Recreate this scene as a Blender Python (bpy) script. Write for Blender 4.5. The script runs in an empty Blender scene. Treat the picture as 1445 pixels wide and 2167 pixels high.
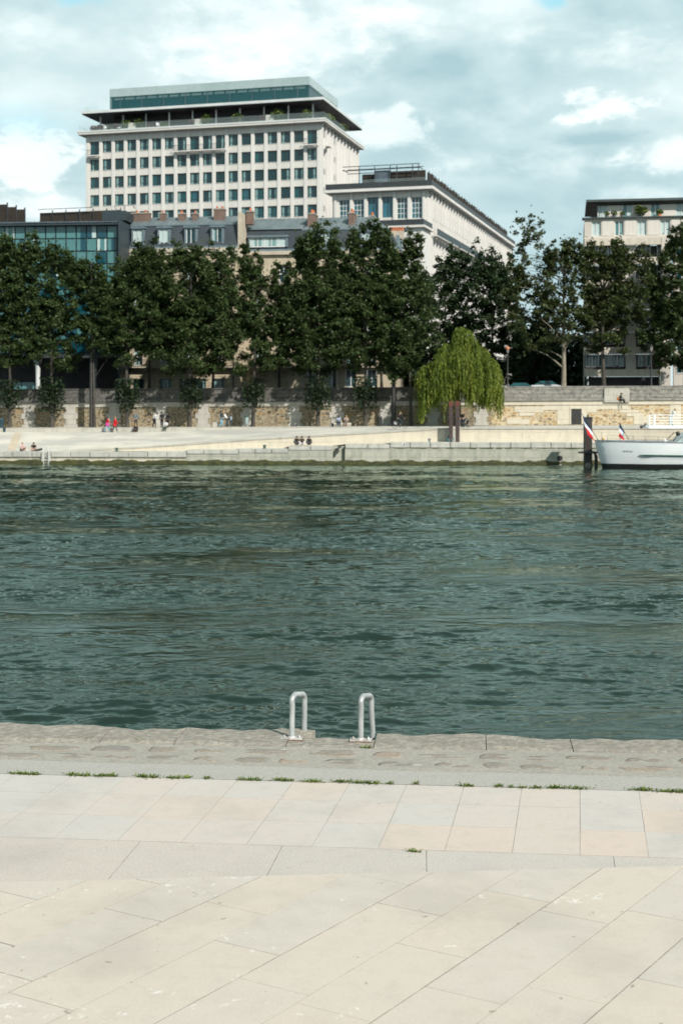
import bpy, bmesh, math, random
import numpy as np
from mathutils import Vector, Matrix
R = math.radians
S = bpy.context.scene
COL = S.collection

# ------------------------------------------------------------------ camera
EYE = 6.73            # eye height above the water
F_PX, PX_W, PX_H, HOR = 2850.0, 1445.0, 2167.0, 845.0
cam_d = bpy.data.cameras.new("camera")
cam = bpy.data.objects.new("camera", cam_d)
COL.objects.link(cam)
cam.location = (0, 0, EYE)
cam.rotation_euler = (R(90), 0, 0)
cam_d.sensor_fit = 'VERTICAL'
cam_d.sensor_height = 36.0
cam_d.sensor_width = 24.0
cam_d.lens = F_PX * 36.0 / PX_H
cam_d.shift_y = -(PX_H / 2 - HOR) / PX_H
cam_d.clip_start = 0.1
cam_d.clip_end = 6000
cam_d.dof.use_dof = True
cam_d.dof.focus_distance = 19.0
cam_d.dof.aperture_fstop = 2.2
S.camera = cam

# ------------------------------------------------------------------ light and sky
SUN_EL, SUN_AZ = R(39), R(145)        # azimuth clockwise from +Y: behind the viewer, to the right
to_sun = Vector((math.sin(SUN_AZ) * math.cos(SUN_EL), math.cos(SUN_AZ) * math.cos(SUN_EL), math.sin(SUN_EL)))
sd = bpy.data.lights.new("sun", 'SUN')
sun = bpy.data.objects.new("sun", sd)
COL.objects.link(sun)
sd.energy = 4.3
sd.angle = R(0.6)
sd.color = (1.0, 0.955, 0.88)
sun.rotation_euler = to_sun.to_track_quat('Z', 'Y').to_euler()
sun.location = (60, -60, 120)

S.view_settings.view_transform = 'Standard'
S.view_settings.look = 'None'
S.view_settings.exposure = 0.38
S.view_settings.gamma = 1.0
S.view_settings.use_curve_mapping = False
S.cycles.max_bounces = 6
S.cycles.diffuse_bounces = 2
S.cycles.glossy_bounces = 3
S.cycles.transmission_bounces = 4
S.cycles.transparent_max_bounces = 6
S.cycles.caustics_reflective = False
S.cycles.caustics_refractive = False
S.cycles.use_adaptive_sampling = True
S.cycles.adaptive_threshold = 0.02
try:
    S.cycles.use_denoising = True
    S.cycles.denoiser = 'OPENIMAGEDENOISE'
except Exception:
    pass


class G:
    """small wrapper to write node graphs"""
    def __init__(self, tree):
        self.t = tree
        self.n = tree.nodes
        self.l = tree.links

    def node(self, kind, **kw):
        n = self.n.new(kind)
        for k, v in kw.items():
            setattr(n, k, v)
        return n

    def put(self, sock, v):
        if v is None:
            return
        if isinstance(v, bpy.types.NodeSocket):
            self.l.new(v, sock)
        else:
            if sock.type == 'RGBA' and len(v) == 3:
                v = (*v, 1)
            sock.default_value = v

    def math(self, op, a, b=None, c=None, clamp=False):
        n = self.node('ShaderNodeMath', operation=op, use_clamp=clamp)
        for s, v in zip(n.inputs, (a, b, c)):
            self.put(s, v)
        return n.outputs[0]

    def vmath(self, op, a, b=None):
        n = self.node('ShaderNodeVectorMath', operation=op)
        self.put(n.inputs[0], a)
        if b is not None:
            self.put(n.inputs[1], b)
        return n.outputs['Value'] if op in ('LENGTH', 'DISTANCE', 'DOT_PRODUCT') else n.outputs[0]

    def mix(self, f, a, b, blend='MIX'):
        n = self.node('ShaderNodeMix', data_type='RGBA', blend_type=blend)
        self.put(n.inputs[0], f)
        self.put(n.inputs[6], a)
        self.put(n.inputs[7], b)
        return n.outputs[2]

    def step(self, v, lo, hi, a=0.0, b=1.0):
        n = self.node('ShaderNodeMapRange', interpolation_type='SMOOTHSTEP')
        for s, x in zip(n.inputs, (v, lo, hi, a, b)):
            self.put(s, x)
        return n.outputs[0]

    def noise(self, vec, scale, detail=4, rough=0.55, dist=0.0):
        n = self.node('ShaderNodeTexNoise')
        self.put(n.inputs['Vector'], vec)
        n.inputs['Scale'].default_value = scale
        n.inputs['Detail'].default_value = detail
        n.inputs['Roughness'].default_value = rough
        n.inputs['Distortion'].default_value = dist
        return n.outputs['Fac']

    def vor(self, vec, scale, feature='F1', out='Distance', rand=1.0):
        n = self.node('ShaderNodeTexVoronoi', feature=feature)
        self.put(n.inputs['Vector'], vec)
        n.inputs['Scale'].default_value = scale
        n.inputs['Randomness'].default_value = rand
        return n.outputs[out]

    def ramp(self, f, stops):
        n = self.node('ShaderNodeValToRGB')
        e = n.color_ramp.elements
        while len(e) < len(stops):
            e.new(0.5)
        for k, (p, c) in zip(e, stops):
            k.position = p
            k.color = (*c, 1)
        self.put(n.inputs[0], f)
        return n.outputs[0]

    def sep(self, v):
        n = self.node('ShaderNodeSeparateXYZ')
        self.put(n.inputs[0], v)
        return n.outputs

    def comb(self, x, y, z):
        n = self.node('ShaderNodeCombineXYZ')
        for s, v in zip(n.inputs, (x, y, z)):
            self.put(s, v)
        return n.outputs[0]


world = bpy.data.worlds.new("World")
S.world = world
world.use_nodes = True
world.node_tree.nodes.clear()
w = G(world.node_tree)
sky = w.node('ShaderNodeTexSky', sky_type='NISHITA', sun_disc=False)
sky.sun_elevation = SUN_EL
sky.sun_rotation = SUN_AZ
sky.air_density = 1.0
sky.dust_density = 1.2
sky.ozone_density = 1.0
tc = w.node('ShaderNodeTexCoord')
D = tc.outputs['Generated']
dx, dy, dz = w.sep(D)


def sky_dir(px, py):
    return Vector(((px - 722.5) / F_PX, 1.0, (HOR - py) / F_PX)).normalized()


flat = w.vmath('MULTIPLY', D, (1.0, 1.0, 1.9))
big = w.noise(flat, 15.0, 7, 0.52, 0.25)
fine = w.noise(w.vmath('ADD', flat, (3.1, 1.7, 0.4)), 42.0, 8, 0.6, 0.3)
soft = w.noise(w.vmath('ADD', flat, (7.7, 2.2, 5.4)), 5.5, 5, 0.5, 0.2)
puff_n = w.math('SUBTRACT', w.math('ADD', w.math('MULTIPLY', fine, 0.42), w.math('MULTIPLY', big, 0.58)), 0.5)


def puff(px, py, rx, ry, edge=0.35, amp=1.6):
    """a bank of cloud standing in one direction of the sky"""
    d0 = sky_dir(px, py)
    v = w.vmath('MULTIPLY', w.vmath('SUBTRACT', D, tuple(d0)), (F_PX / rx, F_PX / rx, F_PX / ry))
    ln = w.vmath('LENGTH', v)
    q = w.math('ADD', w.math('SUBTRACT', 0.85, ln), w.math('MULTIPLY', puff_n, amp * 2.6))
    return w.step(q, 0.0, edge)


bright = w.math('ADD', w.math('MULTIPLY', big, 0.55), w.math('MULTIPLY', soft, 0.6))
bright = w.math('ADD', bright, w.math('MULTIPLY', w.math('SUBTRACT', fine, 0.5), 0.12))
bright = w.math('ADD', w.math('MULTIPLY', w.math('SUBTRACT', bright, 0.575), 1.5), 0.36)
for (px, py, rx, ry, amt, edge, amp) in [
        (620, 90, 360, 110, 0.30, 1.0, 1.3), (520, 150, 190, 55, 0.16, 0.8, 1.5), (860, 60, 190, 80, 0.14, 1.0, 1.4),
        (80, 345, 140, 75, 0.42, 0.40, 1.5), (60, 430, 190, 45, 0.28, 0.8, 1.3),
        (1270, 232, 120, 52, 0.46, 0.45, 1.5), (1180, 345, 340, 48, 0.22, 0.9, 1.3), (1410, 335, 160, 55, 0.34, 0.6, 1.4),
        (830, 285, 170, 65, 0.34, 0.55, 1.5), (1290, 110, 280, 65, 0.22, 1.0, 1.2), (1380, 410, 180, 40, 0.24, 1.0, 1.2),
        (1100, 80, 80, 45, 0.14, 1.0, 1.4), (1000, 250, 220, 70, 0.12, 1.0, 1.3), (330, 260, 200, 60, 0.12, 1.0, 1.2),
        (60, 60, 160, 60, 0.14, 1.0, 1.3),
        (950, 135, 120, 60, -0.34, 1.0, 1.2), (800, 215, 140, 30, -0.16, 1.2, 1.2), (1270, 292, 170, 30, -0.50, 1.0, 1.1),
        (100, 125, 260, 60, -0.12, 1.2, 1.0), (1060, 420, 260, 50, -0.20, 1.2, 1.0), (130, 388, 120, 20, -0.12, 1.0, 1.2),
        (250, 175, 180, 40, -0.10, 1.2, 1.2), (1420, 255, 120, 40, -0.16, 1.2, 1.1)]:
    bright = w.math('ADD', bright, w.math('MULTIPLY', puff(px, py, rx, ry, edge, amp), amt))
cloud = w.ramp(bright, [(0.06, (3.1, 4.5, 4.85)), (0.38, (4.6, 5.85, 6.05)), (0.64, (6.2, 7.05, 7.1)), (0.95, (7.5, 7.95, 7.9))])
# thin blue openings
hole = w.math('MAXIMUM', w.math('MAXIMUM', puff(165, -4, 130, 34, 0.9, 1.6), puff(1180, 0, 50, 30, 0.9, 1.4)),
              w.math('MULTIPLY', puff(60, 262, 190, 62, 1.2, 0.9), 0.55))
thin = w.step(w.noise(w.vmath('ADD', flat, (1.3, 9.2, 4.4)), 4.0, 6, 0.55, 0.3), 0.60, 0.78)
up = w.step(dz, 0.30, 0.6)
hole = w.math('MAXIMUM', hole, w.math('MULTIPLY', thin, w.math('MULTIPLY', up, 0.8)), clamp=True)
blue = w.mix(0.62, w.mix(1.0, sky.outputs[0], (0.9, 1.15, 1.0), 'MULTIPLY'), (3.2, 6.9, 7.9))
cloud = w.mix(1.0, cloud, w.mix(w.step(dz, 0.30, 0.62), (1, 1, 1), (0.46, 0.52, 0.52)), 'MULTIPLY')
col = w.mix(w.math('MULTIPLY', hole, 0.85), cloud, blue)
# below the horizon the dome is dull earth haze
col = w.mix(w.step(dz, -0.06, -0.01), (1.6, 1.7, 1.7), col)
bg = w.node('ShaderNodeBackground')
w.put(bg.inputs[0], col)
bg.inputs[1].default_value = 0.110
wo = w.node('ShaderNodeOutputWorld')
w.l.new(bg.outputs[0], wo.inputs[0])

# ------------------------------------------------------------------ helpers
rnd = random.Random(7)


def X_at(px, Y):
    return (px - PX_W / 2) / F_PX * Y


def Z_at(py, Y):
    return EYE + (HOR - py) / F_PX * Y


def tag(o, label=None, cat=None, group=None, kind=None):
    if label:
        o['label'] = label
    if cat:
        o['category'] = cat
    if group:
        o['group'] = group
    if kind:
        o['kind'] = kind
    return o


def thing(name, label, cat, loc=(0, 0, 0), rz=0.0, group=None):
    o = bpy.data.objects.new(name, None)
    COL.objects.link(o)
    o.empty_display_size = 0.3
    o.location = loc
    o.rotation_euler = (0, 0, rz)
    return tag(o, label, cat, group)


def link(name, me, parent=None):
    o = bpy.data.objects.new(name, me)
    COL.objects.link(o)
    if parent is not None:
        o.parent = parent
    return o


def copy_tree(o, parent=None):
    c = o.copy()
    COL.objects.link(c)
    c.parent = parent
    for ch in list(o.children):
        copy_tree(ch, c)
    return c


class MB:
    """collects faces, then links them as one mesh object"""
    def __init__(self):
        self.v, self.f, self.m, self.sm = [], [], [], []

    def face(self, pts, m=0, smooth=False):
        i = len(self.v)
        self.v += [tuple(p) for p in pts]
        self.f.append(tuple(range(i, i + len(pts))))
        self.m.append(m)
        self.sm.append(smooth)

    def grid(self, rows, m=0, smooth=False, close=False):
        i0 = len(self.v)
        n = len(rows[0])
        for r in rows:
            self.v += [tuple(p) for p in r]
        for a in range(len(rows) - 1):
            for b in range(n if close else n - 1):
                c = (b + 1) % n
                self.f.append((i0 + a * n + b, i0 + a * n + c, i0 + (a + 1) * n + c, i0 + (a + 1) * n + b))
                self.m.append(m)
                self.sm.append(smooth)

    def box(self, x0, x1, y0, y1, z0, z1, m=0, skip=''):
        i = len(self.v)
        self.v += [(x0, y0, z0), (x1, y0, z0), (x1, y1, z0), (x0, y1, z0),
                   (x0, y0, z1), (x1, y0, z1), (x1, y1, z1), (x0, y1, z1)]
        F = {'b': (0, 3, 2, 1), 't': (4, 5, 6, 7), 'f': (0, 1, 5, 4), 'k': (2, 3, 7, 6), 'l': (3, 0, 4, 7), 'r': (1, 2, 6, 5)}
        for k, q in F.items():
            if k in skip:
                continue
            self.f.append(tuple(i + a for a in q))
            self.m.append(m)
            self.sm.append(False)

    def tube(self, pts, rad, seg=8, m=0, caps=True, smooth=True):
        pts = [Vector(p) for p in pts]
        if not hasattr(rad, '__len__'):
            rad = [rad] * len(pts)
        rows = []
        t0 = (pts[1] - pts[0]).normalized()
        up = Vector((0, 0, 1)) if abs(t0.z) < 0.9 else Vector((1, 0, 0))
        n = t0.cross(up).normalized()
        for k, p in enumerate(pts):
            if k == 0:
                t = pts[1] - pts[0]
            elif k == len(pts) - 1:
                t = pts[-1] - pts[-2]
            else:
                t = (pts[k + 1] - pts[k]).normalized() + (pts[k] - pts[k - 1]).normalized()
            t.normalize()
            n = (n - t * n.dot(t)).normalized()
            b = t.cross(n)
            rows.append([p + (n * math.cos(2 * math.pi * s / seg) + b * math.sin(2 * math.pi * s / seg)) * rad[k] for s in range(seg)])
        self.grid(rows, m, smooth, close=True)
        if caps:
            self.face(rows[0][::-1], m)
            self.face(rows[-1], m)

    def cyl(self, x, y, z0, z1, r0, r1=None, seg=12, m=0):
        self.tube([(x, y, z0), (x, y, z1)], [r0, r1 if r1 is not None else r0], seg, m)

    def lathe(self, prof, x=0, y=0, seg=14, m=0, smooth=True):
        rows = [[(x + r * math.cos(2 * math.pi * s / seg), y + r * math.sin(2 * math.pi * s / seg), z) for s in range(seg)] for r, z in prof]
        self.grid(rows, m, smooth, close=True)
        self.face(rows[0][::-1], m)
        self.face(rows[-1], m)

    def ball(self, c, r, seg=10, rings=6, sx=1, sy=1, sz=1, m=0):
        rows = []
        for a in range(rings + 1):
            t = -math.pi / 2 + math.pi * a / rings
            rr = max(math.cos(t), 0.02)
            rows.append([(c[0] + sx * r * rr * math.cos(2 * math.pi * s / seg), c[1] + sy * r * rr * math.sin(2 * math.pi * s / seg), c[2] + sz * r * math.sin(t)) for s in range(seg)])
        self.grid(rows, m, True, close=True)

    def mesh(self, name, mats):
        me = bpy.data.meshes.new(name)
        me.from_pydata(self.v, [], self.f)
        if not isinstance(mats, (list, tuple)):
            mats = [mats]
        for k in mats:
            me.materials.append(k)
        me.polygons.foreach_set('material_index', self.m)
        me.polygons.foreach_set('use_smooth', self.sm)
        me.update()
        return me

    def build(self, name, mats, parent=None, bevel=0.0):
        o = link(name, self.mesh(name, mats), parent)
        if bevel:
            md = o.modifiers.new('bevel', 'BEVEL')
            md.width = bevel
            md.segments = 2
            md.limit_method = 'ANGLE'
        return o


def quads_mesh(name, V, mat, attr=None):
    """V: (n,4,3) array of separate quads, attr: per quad value"""
    n = len(V)
    me = bpy.data.meshes.new(name)
    me.vertices.add(n * 4)
    me.vertices.foreach_set('co', np.ascontiguousarray(V, dtype=np.float32).ravel())
    me.loops.add(n * 4)
    me.loops.foreach_set('vertex_index', np.arange(n * 4, dtype=np.int32))
    me.polygons.add(n)
    me.polygons.foreach_set('loop_start', np.arange(0, n * 4, 4, dtype=np.int32))
    me.polygons.foreach_set('loop_total', np.full(n, 4, dtype=np.int32))
    if attr is not None:
        a = me.attributes.new('tone', 'FLOAT', 'FACE')
        a.data.foreach_set('value', np.ascontiguousarray(attr, dtype=np.float32))
    me.materials.append(mat)
    me.update(calc_edges=True)
    return me


# ------------------------------------------------------------------ materials
MATS = {}


def new_mat(name):
    m = bpy.data.materials.new(name)
    m.use_nodes = True
    m.node_tree.nodes.clear()
    g = G(m.node_tree)
    out = g.node('ShaderNodeOutputMaterial')
    bs = g.node('ShaderNodeBsdfPrincipled')
    g.l.new(bs.outputs[0], out.inputs[0])
    MATS[name] = m
    return m, g, bs


def obj_co(g, scale=(1, 1, 1)):
    t = g.node('ShaderNodeTexCoord')
    return g.vmath('MULTIPLY', t.outputs['Object'], scale)


def bump(g, bs, h, dist=0.02, strength=1.0):
    b = g.node('ShaderNodeBump')
    b.inputs['Strength'].default_value = strength
    b.inputs['Distance'].default_value = dist
    g.put(b.inputs['Height'], h)
    g.l.new(b.outputs[0], bs.inputs['Normal'])


def pm(name, c1, c2=None, scale=2.0, rough=0.7, metal=0.0, stretch=(1, 1, 1), bmp=0.0, contrast=(0.35, 0.65), spec=0.5, fleck=None):
    """plain painted, stone or metal surface with uneven tone"""
    m, g, bs = new_mat(name)
    c2 = c2 or tuple(k * 0.82 for k in c1)
    v = obj_co(g, stretch)
    n = g.noise(v, scale, 6, 0.6)
    col = g.mix(g.step(n, *contrast), c2, c1)
    if fleck:
        col = g.mix(g.step(g.noise(v, scale * 14, 3, 0.7), 0.60, 0.75), col, fleck)
    g.put(bs.inputs['Base Color'], col)
    g.put(bs.inputs['Roughness'], g.step(g.noise(v, scale * 2.3, 3), 0.2, 0.8, max(rough - 0.1, 0.02), min(rough + 0.1, 1)))
    bs.inputs['Metallic'].default_value = metal
    bs.inputs['Specular IOR Level'].default_value = spec
    if bmp:
        bump(g, bs, g.noise(v, scale * 6, 5, 0.65), bmp)
    return m


def wall_co(g):
    """x, z of the wall laid on the texture's x, y"""
    t = g.node('ShaderNodeTexCoord')
    x, y, z = g.sep(t.outputs['Object'])
    return g.comb(g.math('ADD', x, g.math('MULTIPLY', y, 0.31)), z, y), x, y, z


def ashlar(name, c1, c2, mortar, bw=0.9, bh=0.35, msize=0.02, stain=(0.1, 0.1, 0.09), stain_amt=0.5, rough=0.85, streak=1.0):
    """courses of dressed stone with weathering"""
    m, g, bs = new_mat(name)
    v, x, y, z = wall_co(g)
    b = g.node('ShaderNodeTexBrick')
    g.put(b.inputs['Vector'], v)
    g.put(b.inputs['Color1'], c1)
    g.put(b.inputs['Color2'], c2)
    g.put(b.inputs['Mortar'], mortar)
    b.inputs['Scale'].default_value = 1.0
    b.inputs['Mortar Size'].default_value = msize
    b.inputs['Mortar Smooth'].default_value = 0.3
    b.inputs['Brick Width'].default_value = bw
    b.inputs['Row Height'].default_value = bh
    st = g.comb(g.math('MULTIPLY', x, 1.5), y, g.math('MULTIPLY', z, 0.5 / streak))
    n = g.noise(st, 1.1, 8, 0.62)
    n2 = g.noise(g.comb(x, y, z), 4.0, 5, 0.65)
    f = g.math('MULTIPLY', g.step(g.math('ADD', g.math('MULTIPLY', n, 0.7), g.math('MULTIPLY', n2, 0.3)), 0.42, 0.68), stain_amt)
    g.put(bs.inputs['Base Color'], g.mix(f, b.outputs['Color'], stain))
    bs.inputs['Roughness'].default_value = rough
    bump(g, bs, g.math('ADD', g.math('MULTIPLY', b.outputs['Fac'], -0.6), g.math('MULTIPLY', n2, 0.5)), 0.03)
    return m


def rubble(name, stones, mortar, sx=2.2, sz=3.4):
    m, g, bs = new_mat(name)
    v, x, y, z = wall_co(g)
    warp = g.noise(v, 2.2, 3)
    vv = g.comb(g.math('ADD', g.math('MULTIPLY', x, sx), g.math('MULTIPLY', warp, 0.5)), g.math('MULTIPLY', z, sz), 0.0)
    edge = g.vor(vv, 1.0, 'DISTANCE_TO_EDGE', 'Distance', 0.75)
    colr = g.vor(vv, 1.0, 'F1', 'Color', 0.75)
    r = g.sep(colr)[0]
    col = g.ramp(r, [(i / (len(stones) - 1), c) for i, c in enumerate(stones)])
    col = g.mix(g.math('MULTIPLY', g.noise(v, 9, 4, 0.7), 0.5), col, (0.10, 0.085, 0.06))
    wide = g.math('MULTIPLY', g.noise(v, 1.0, 3), 0.10)
    col = g.mix(g.step(g.math('SUBTRACT', edge, wide), 0.0, 0.07), mortar, col)
    g.put(bs.inputs['Base Color'], col)
    bs.inputs['Roughness'].default_value = 0.9
    bump(g, bs, edge, 0.05)
    return m


def glass(name, col, rough=0.06, var=0.5, spec=0.6):
    m, g, bs = new_mat(name)
    v = obj_co(g, (1, 1, 0.6))
    n = g.noise(v, 0.55, 3)
    g.put(bs.inputs['Base Color'], g.mix(g.step(n, 0.35, 0.65), col, tuple(k * var for k in col)))
    bs.inputs['Roughness'].default_value = rough
    bs.inputs['Specular IOR Level'].default_value = spec
    return m


def leaf(name, dark, mid, light, trans=0.25):
    m, g, bs = new_mat(name)
    a = g.node('ShaderNodeAttribute', attribute_name='tone')
    g.put(bs.inputs['Base Color'], g.ramp(a.outputs['Fac'], [(0.0, dark), (0.55, mid), (1.0, light)]))
    bs.inputs['Roughness'].default_value = 0.55
    bs.inputs['Specular IOR Level'].default_value = 0.25
    tr = g.node('ShaderNodeBsdfTranslucent')
    g.put(tr.inputs[0], g.ramp(a.outputs['Fac'], [(0.0, dark), (0.6, light), (1.0, light)]))
    mx = g.node('ShaderNodeMixShader')
    mx.inputs[0].default_value = trans
    g.l.new(bs.outputs[0], mx.inputs[1])
    g.l.new(tr.outputs[0], mx.inputs[2])
    out = [n for n in m.node_tree.nodes if n.type == 'OUTPUT_MATERIAL'][0]
    g.l.new(mx.outputs[0], out.inputs[0])
    return m


M = MATS
# ------------------------------------------------------------------ near quay (viewer's side)
NR = R(-5.5)                         # the quay runs a little askew to the view
cN, sN = math.cos(R(5.5)), math.sin(R(5.5))
NZ = 2.0                             # quay height above the water


def near_uv(X, Y):
    return X * cN - Y * sN, X * sN + Y * cN


def struct(name, mb, mats, rot=0.0, bevel=0.0):
    o = mb.build(name, mats, None, bevel)
    o.rotation_euler = (0, 0, rot)
    o['kind'] = 'structure'
    return o


def stone_tone(name, cold, warm, rough=0.75, grain=30.0, grain_amt=0.25, marks=0.0, bmp=0.004, mottle=0.16):
    m, g, bs = new_mat(name)
    a = g.node('ShaderNodeAttribute', attribute_name='tone')
    v = obj_co(g)
    vs = obj_co(g, (1.0, 2.6, 1.0))
    n = g.noise(vs, 1.6, 7, 0.62)
    f = g.math('ADD', a.outputs['Fac'], g.math('MULTIPLY', g.math('SUBTRACT', n, 0.5), 0.9), clamp=True)
    col = g.mix(f, cold, warm)
    dirt = g.step(g.noise(v, 0.7, 8, 0.65), 0.45, 0.72)
    col = g.mix(g.math('MULTIPLY', dirt, 0.34), col, tuple(k * 0.62 for k in cold))
    gr = g.noise(v, grain, 4, 0.75)
    col = g.mix(g.math('MULTIPLY', g.step(gr, 0.38, 0.62), grain_amt), col, tuple(k * 0.6 for k in cold))
    mott = g.noise(v, 5.0, 6, 0.7, 0.3)
    col = g.mix(g.math('MULTIPLY', g.step(mott, 0.48, 0.68), mottle), col, tuple(k * 0.60 for k in warm))
    spots = g.step(g.noise(v, 9.0, 2, 0.5), 0.735, 0.76)
    col = g.mix(g.math('MULTIPLY', spots, 0.5), col, (0.12, 0.09, 0.06))
    if marks:
        wch = g.math('MULTIPLY', g.step(g.noise(vs, 0.8, 2), 0.55, 0.62), g.step(g.noise(v, 6.5, 6, 0.75, 0.6), 0.58, 0.66))
        col = g.mix(g.math('MULTIPLY', wch, marks), col, (0.80, 0.79, 0.76))
    g.put(bs.inputs['Base Color'], col)
    bs.inputs['Roughness'].default_value = rough
    bs.inputs['Specular IOR Level'].default_value = 0.3
    bump(g, bs, g.math('ADD', gr, g.math('MULTIPLY', n, 0.8)), bmp)
    return m


stone_tone('slab_stone', (0.525, 0.478, 0.430), (0.565, 0.482, 0.408), 0.7, 40, 0.16, 0.55, 0.003)
stone_tone('tile_stone', (0.51, 0.475, 0.445), (0.565, 0.468, 0.40), 0.7, 34, 0.16, 0.0, 0.003)
stone_tone('granite', (0.515, 0.475, 0.44), (0.54, 0.475, 0.42), 0.75, 45, 0.45, 0.0, 0.004)
stone_tone('coping_stone', (0.30, 0.275, 0.238), (0.37, 0.335, 0.28), 0.9, 9, 0.75, 0.35, 0.03, 0.85)
stone_tone('mortar', (0.335, 0.315, 0.28), (0.40, 0.368, 0.318), 0.9, 18, 0.45, 0.4, 0.012, 0.55)
stone_tone('concrete', (0.385, 0.368, 0.342), (0.42, 0.395, 0.355), 0.9, 26, 0.45, 0.0, 0.005)
stone_tone('cobble', (0.265, 0.25, 0.222), (0.48, 0.34, 0.24), 0.85, 16, 0.5, 0.0, 0.02, 0.6)
pm('joint', (0.27, 0.25, 0.23), (0.13, 0.12, 0.11), 3, 0.95)
pm('joint_pale', (0.34, 0.32, 0.29), (0.25, 0.23, 0.2), 8, 0.95)
pm('wall_near', (0.22, 0.21, 0.18), (0.08, 0.09, 0.06), 1.2, 0.9, bmp=0.02)


def set_tone(o, vals):
    a = o.data.attributes.new('tone', 'FLOAT', 'FACE')
    a.data.foreach_set('value', np.array(vals, dtype=np.float32))


def clip(poly, a, b, c):
    """keep the part of a 2-D polygon where a*x + b*y <= c"""
    out = []
    for i, p in enumerate(poly):
        q = poly[(i + 1) % len(poly)]
        dp, dq = a * p[0] + b * p[1] - c, a * q[0] + b * q[1] - c
        if dp <= 0:
            out.append(p)
        if dp * dq < 0:
            t = dp / (dp - dq)
            out.append((p[0] + t * (q[0] - p[0]), p[1] + t * (q[1] - p[1])))
    return out


def slab(mb, poly, z, th, tones, t):
    """a paving slab: top face and its rim"""
    mb.face([(x, y, z) for x, y in poly])
    tones.append(t)
    for i, p in enumerate(poly):
        q = poly[(i + 1) % len(poly)]
        mb.face([(p[0], p[1], z - th), (q[0], q[1], z - th), (q[0], q[1], z), (p[0], p[1], z)])
        tones.append(t)


# ground under everything on this side of the river
mb = MB()
mb.face([(-160, -160, NZ - 0.06), (160, -160, NZ - 0.06), (160, 17.9, NZ - 0.06), (-160, 17.9, NZ - 0.06)])
struct('near_quay_ground', mb, M['joint_pale'], NR)

# foreground slabs, laid obliquely, on a step slightly higher than the walk
FGZ = NZ + 0.05
pdir = (math.sin(R(35.5)), math.cos(R(35.5)))
qdir = (math.cos(R(35.5)), -math.sin(R(35.5)))
mb, tones = MB(), []
q0 = -0.76 * qdir[0] + 13.25 * qdir[1]
rr = random.Random(3)
for k in range(-26, 27):
    qa, qb = q0 + k * 0.655, q0 + (k + 1) * 0.655
    wide = 0.0062 if k % 2 == 0 else 0.0042
    wide2 = 0.0042 if k % 2 == 0 else 0.0062
    p = -16 + rr.uniform(0, 2)
    while p < 26:
        L = rr.choice([1.35, 1.6, 1.9, 2.2]) * rr.uniform(0.92, 1.08)
        g1 = rr.choice([0.002, 0.004, 0.007])
        sh = 0.11
        poly = []
        for qq, pp in ((qa + wide, p + g1), (qb - wide2, p + g1 + sh * 0.65), (qb - wide2, p + L - g1 + sh * 0.65), (qa + wide, p + L - g1)):
            poly.append((pp * pdir[0] + qq * qdir[0], pp * pdir[1] + qq * qdir[1]))
        poly = clip(poly, -0.068, 1.0, 13.28)
        for lim in ((-1, 0, 15), (1, 0, 15), (0, -1, 6)):
            if len(poly) > 2:
                poly = clip(poly, *lim)
        if len(poly) > 2:
            area = sum(poly[i][0] * poly[(i + 1) % len(poly)][1] - poly[(i + 1) % len(poly)][0] * poly[i][1] for i in range(len(poly)))
            if area < 0:
                poly = poly[::-1]
            slab(mb, poly, FGZ + rr.uniform(-0.001, 0.001), 0.03, tones, min(1, max(0, rr.gauss(0.50, 0.26))))
        p += L
fg = struct('terrace_paving', mb, M['slab_stone'])
set_tone(fg, tones)
mb = MB()
bed = [(-15, -6), (15, -6), (15, 13.27 + 0.068 * 15), (-15, 13.27 - 0.068 * 15)]
mb.face([(x, y, FGZ - 0.0035) for x, y in bed])
mb.face([(bed[3][0], bed[3][1], NZ - 0.2), (bed[2][0], bed[2][1], NZ - 0.2), (bed[2][0], bed[2][1], FGZ - 0.0035), (bed[3][0], bed[3][1], FGZ - 0.0035)])
struct('terrace_bed', mb, M['joint'])

# granite kerb band
mb, tones = MB(), []
us = [-15, -12.1, -9.0, -6.9, -5.3, -3.62, -2.09, -0.35, 1.3, 3.1, 4.9, 7.0, 9, 12, 15]
jt0 = 0.0
for a, b in zip(us, us[1:]):
    jt = rr.choice([-0.12, 0.1, -0.2, 0.05, 0.16])
    slab(mb, [(a + 0.004, 11.0), (b - 0.004, 11.0), (b - 0.004 + jt, 14.145), (a + 0.004 + jt0, 14.145)], NZ, 0.03, tones, min(1, max(0, 0.75 - 0.055 * (a + 6) + rr.uniform(-0.1, 0.1))))
    jt0 = jt
set_tone(struct('granite_kerb', mb, M['granite'], NR), tones)

# grid of square flags
mb, tones = MB(), []
rows = [14.155, 14.98, 15.79, 16.53]
warm = {(-1, 0): 1.0, (-2, 0): 0.55, (0, 0): 0.2, (0, 1): 0.95, (0, 2): 0.45, (-3, 0): 0.95, (-4, 0): 0.85, (-1, 1): 0.15, (-7, 1): 0.75, (-2, 2): 0.5, (-5, 0): 0.15, (-8, 1): 0.7}
for r in range(3):
    for k in range(-20, 20):
        v0, v1 = rows[r], rows[r + 1]
        f = lambda kk, v: 1.31 + 0.70 * kk + (v - 16.53) * 0.079
        e = 0.003 if rr.random() < 0.6 else 0.0015
        t = warm.get((k - 1, r), max(0, min(1, rr.gauss(0.22, 0.2))))
        slab(mb, [(f(k, v0) + e, v0 + 0.006), (f(k + 1, v0) - e, v0 + 0.006), (f(k + 1, v1) - e, v1 - 0.006), (f(k, v1) + e, v1 - 0.006)], NZ + rr.uniform(-0.001, 0.001), 0.03, tones, t)
set_tone(struct('flagstone_walk', mb, M['tile_stone'], NR), tones)
mb = MB()
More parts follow.
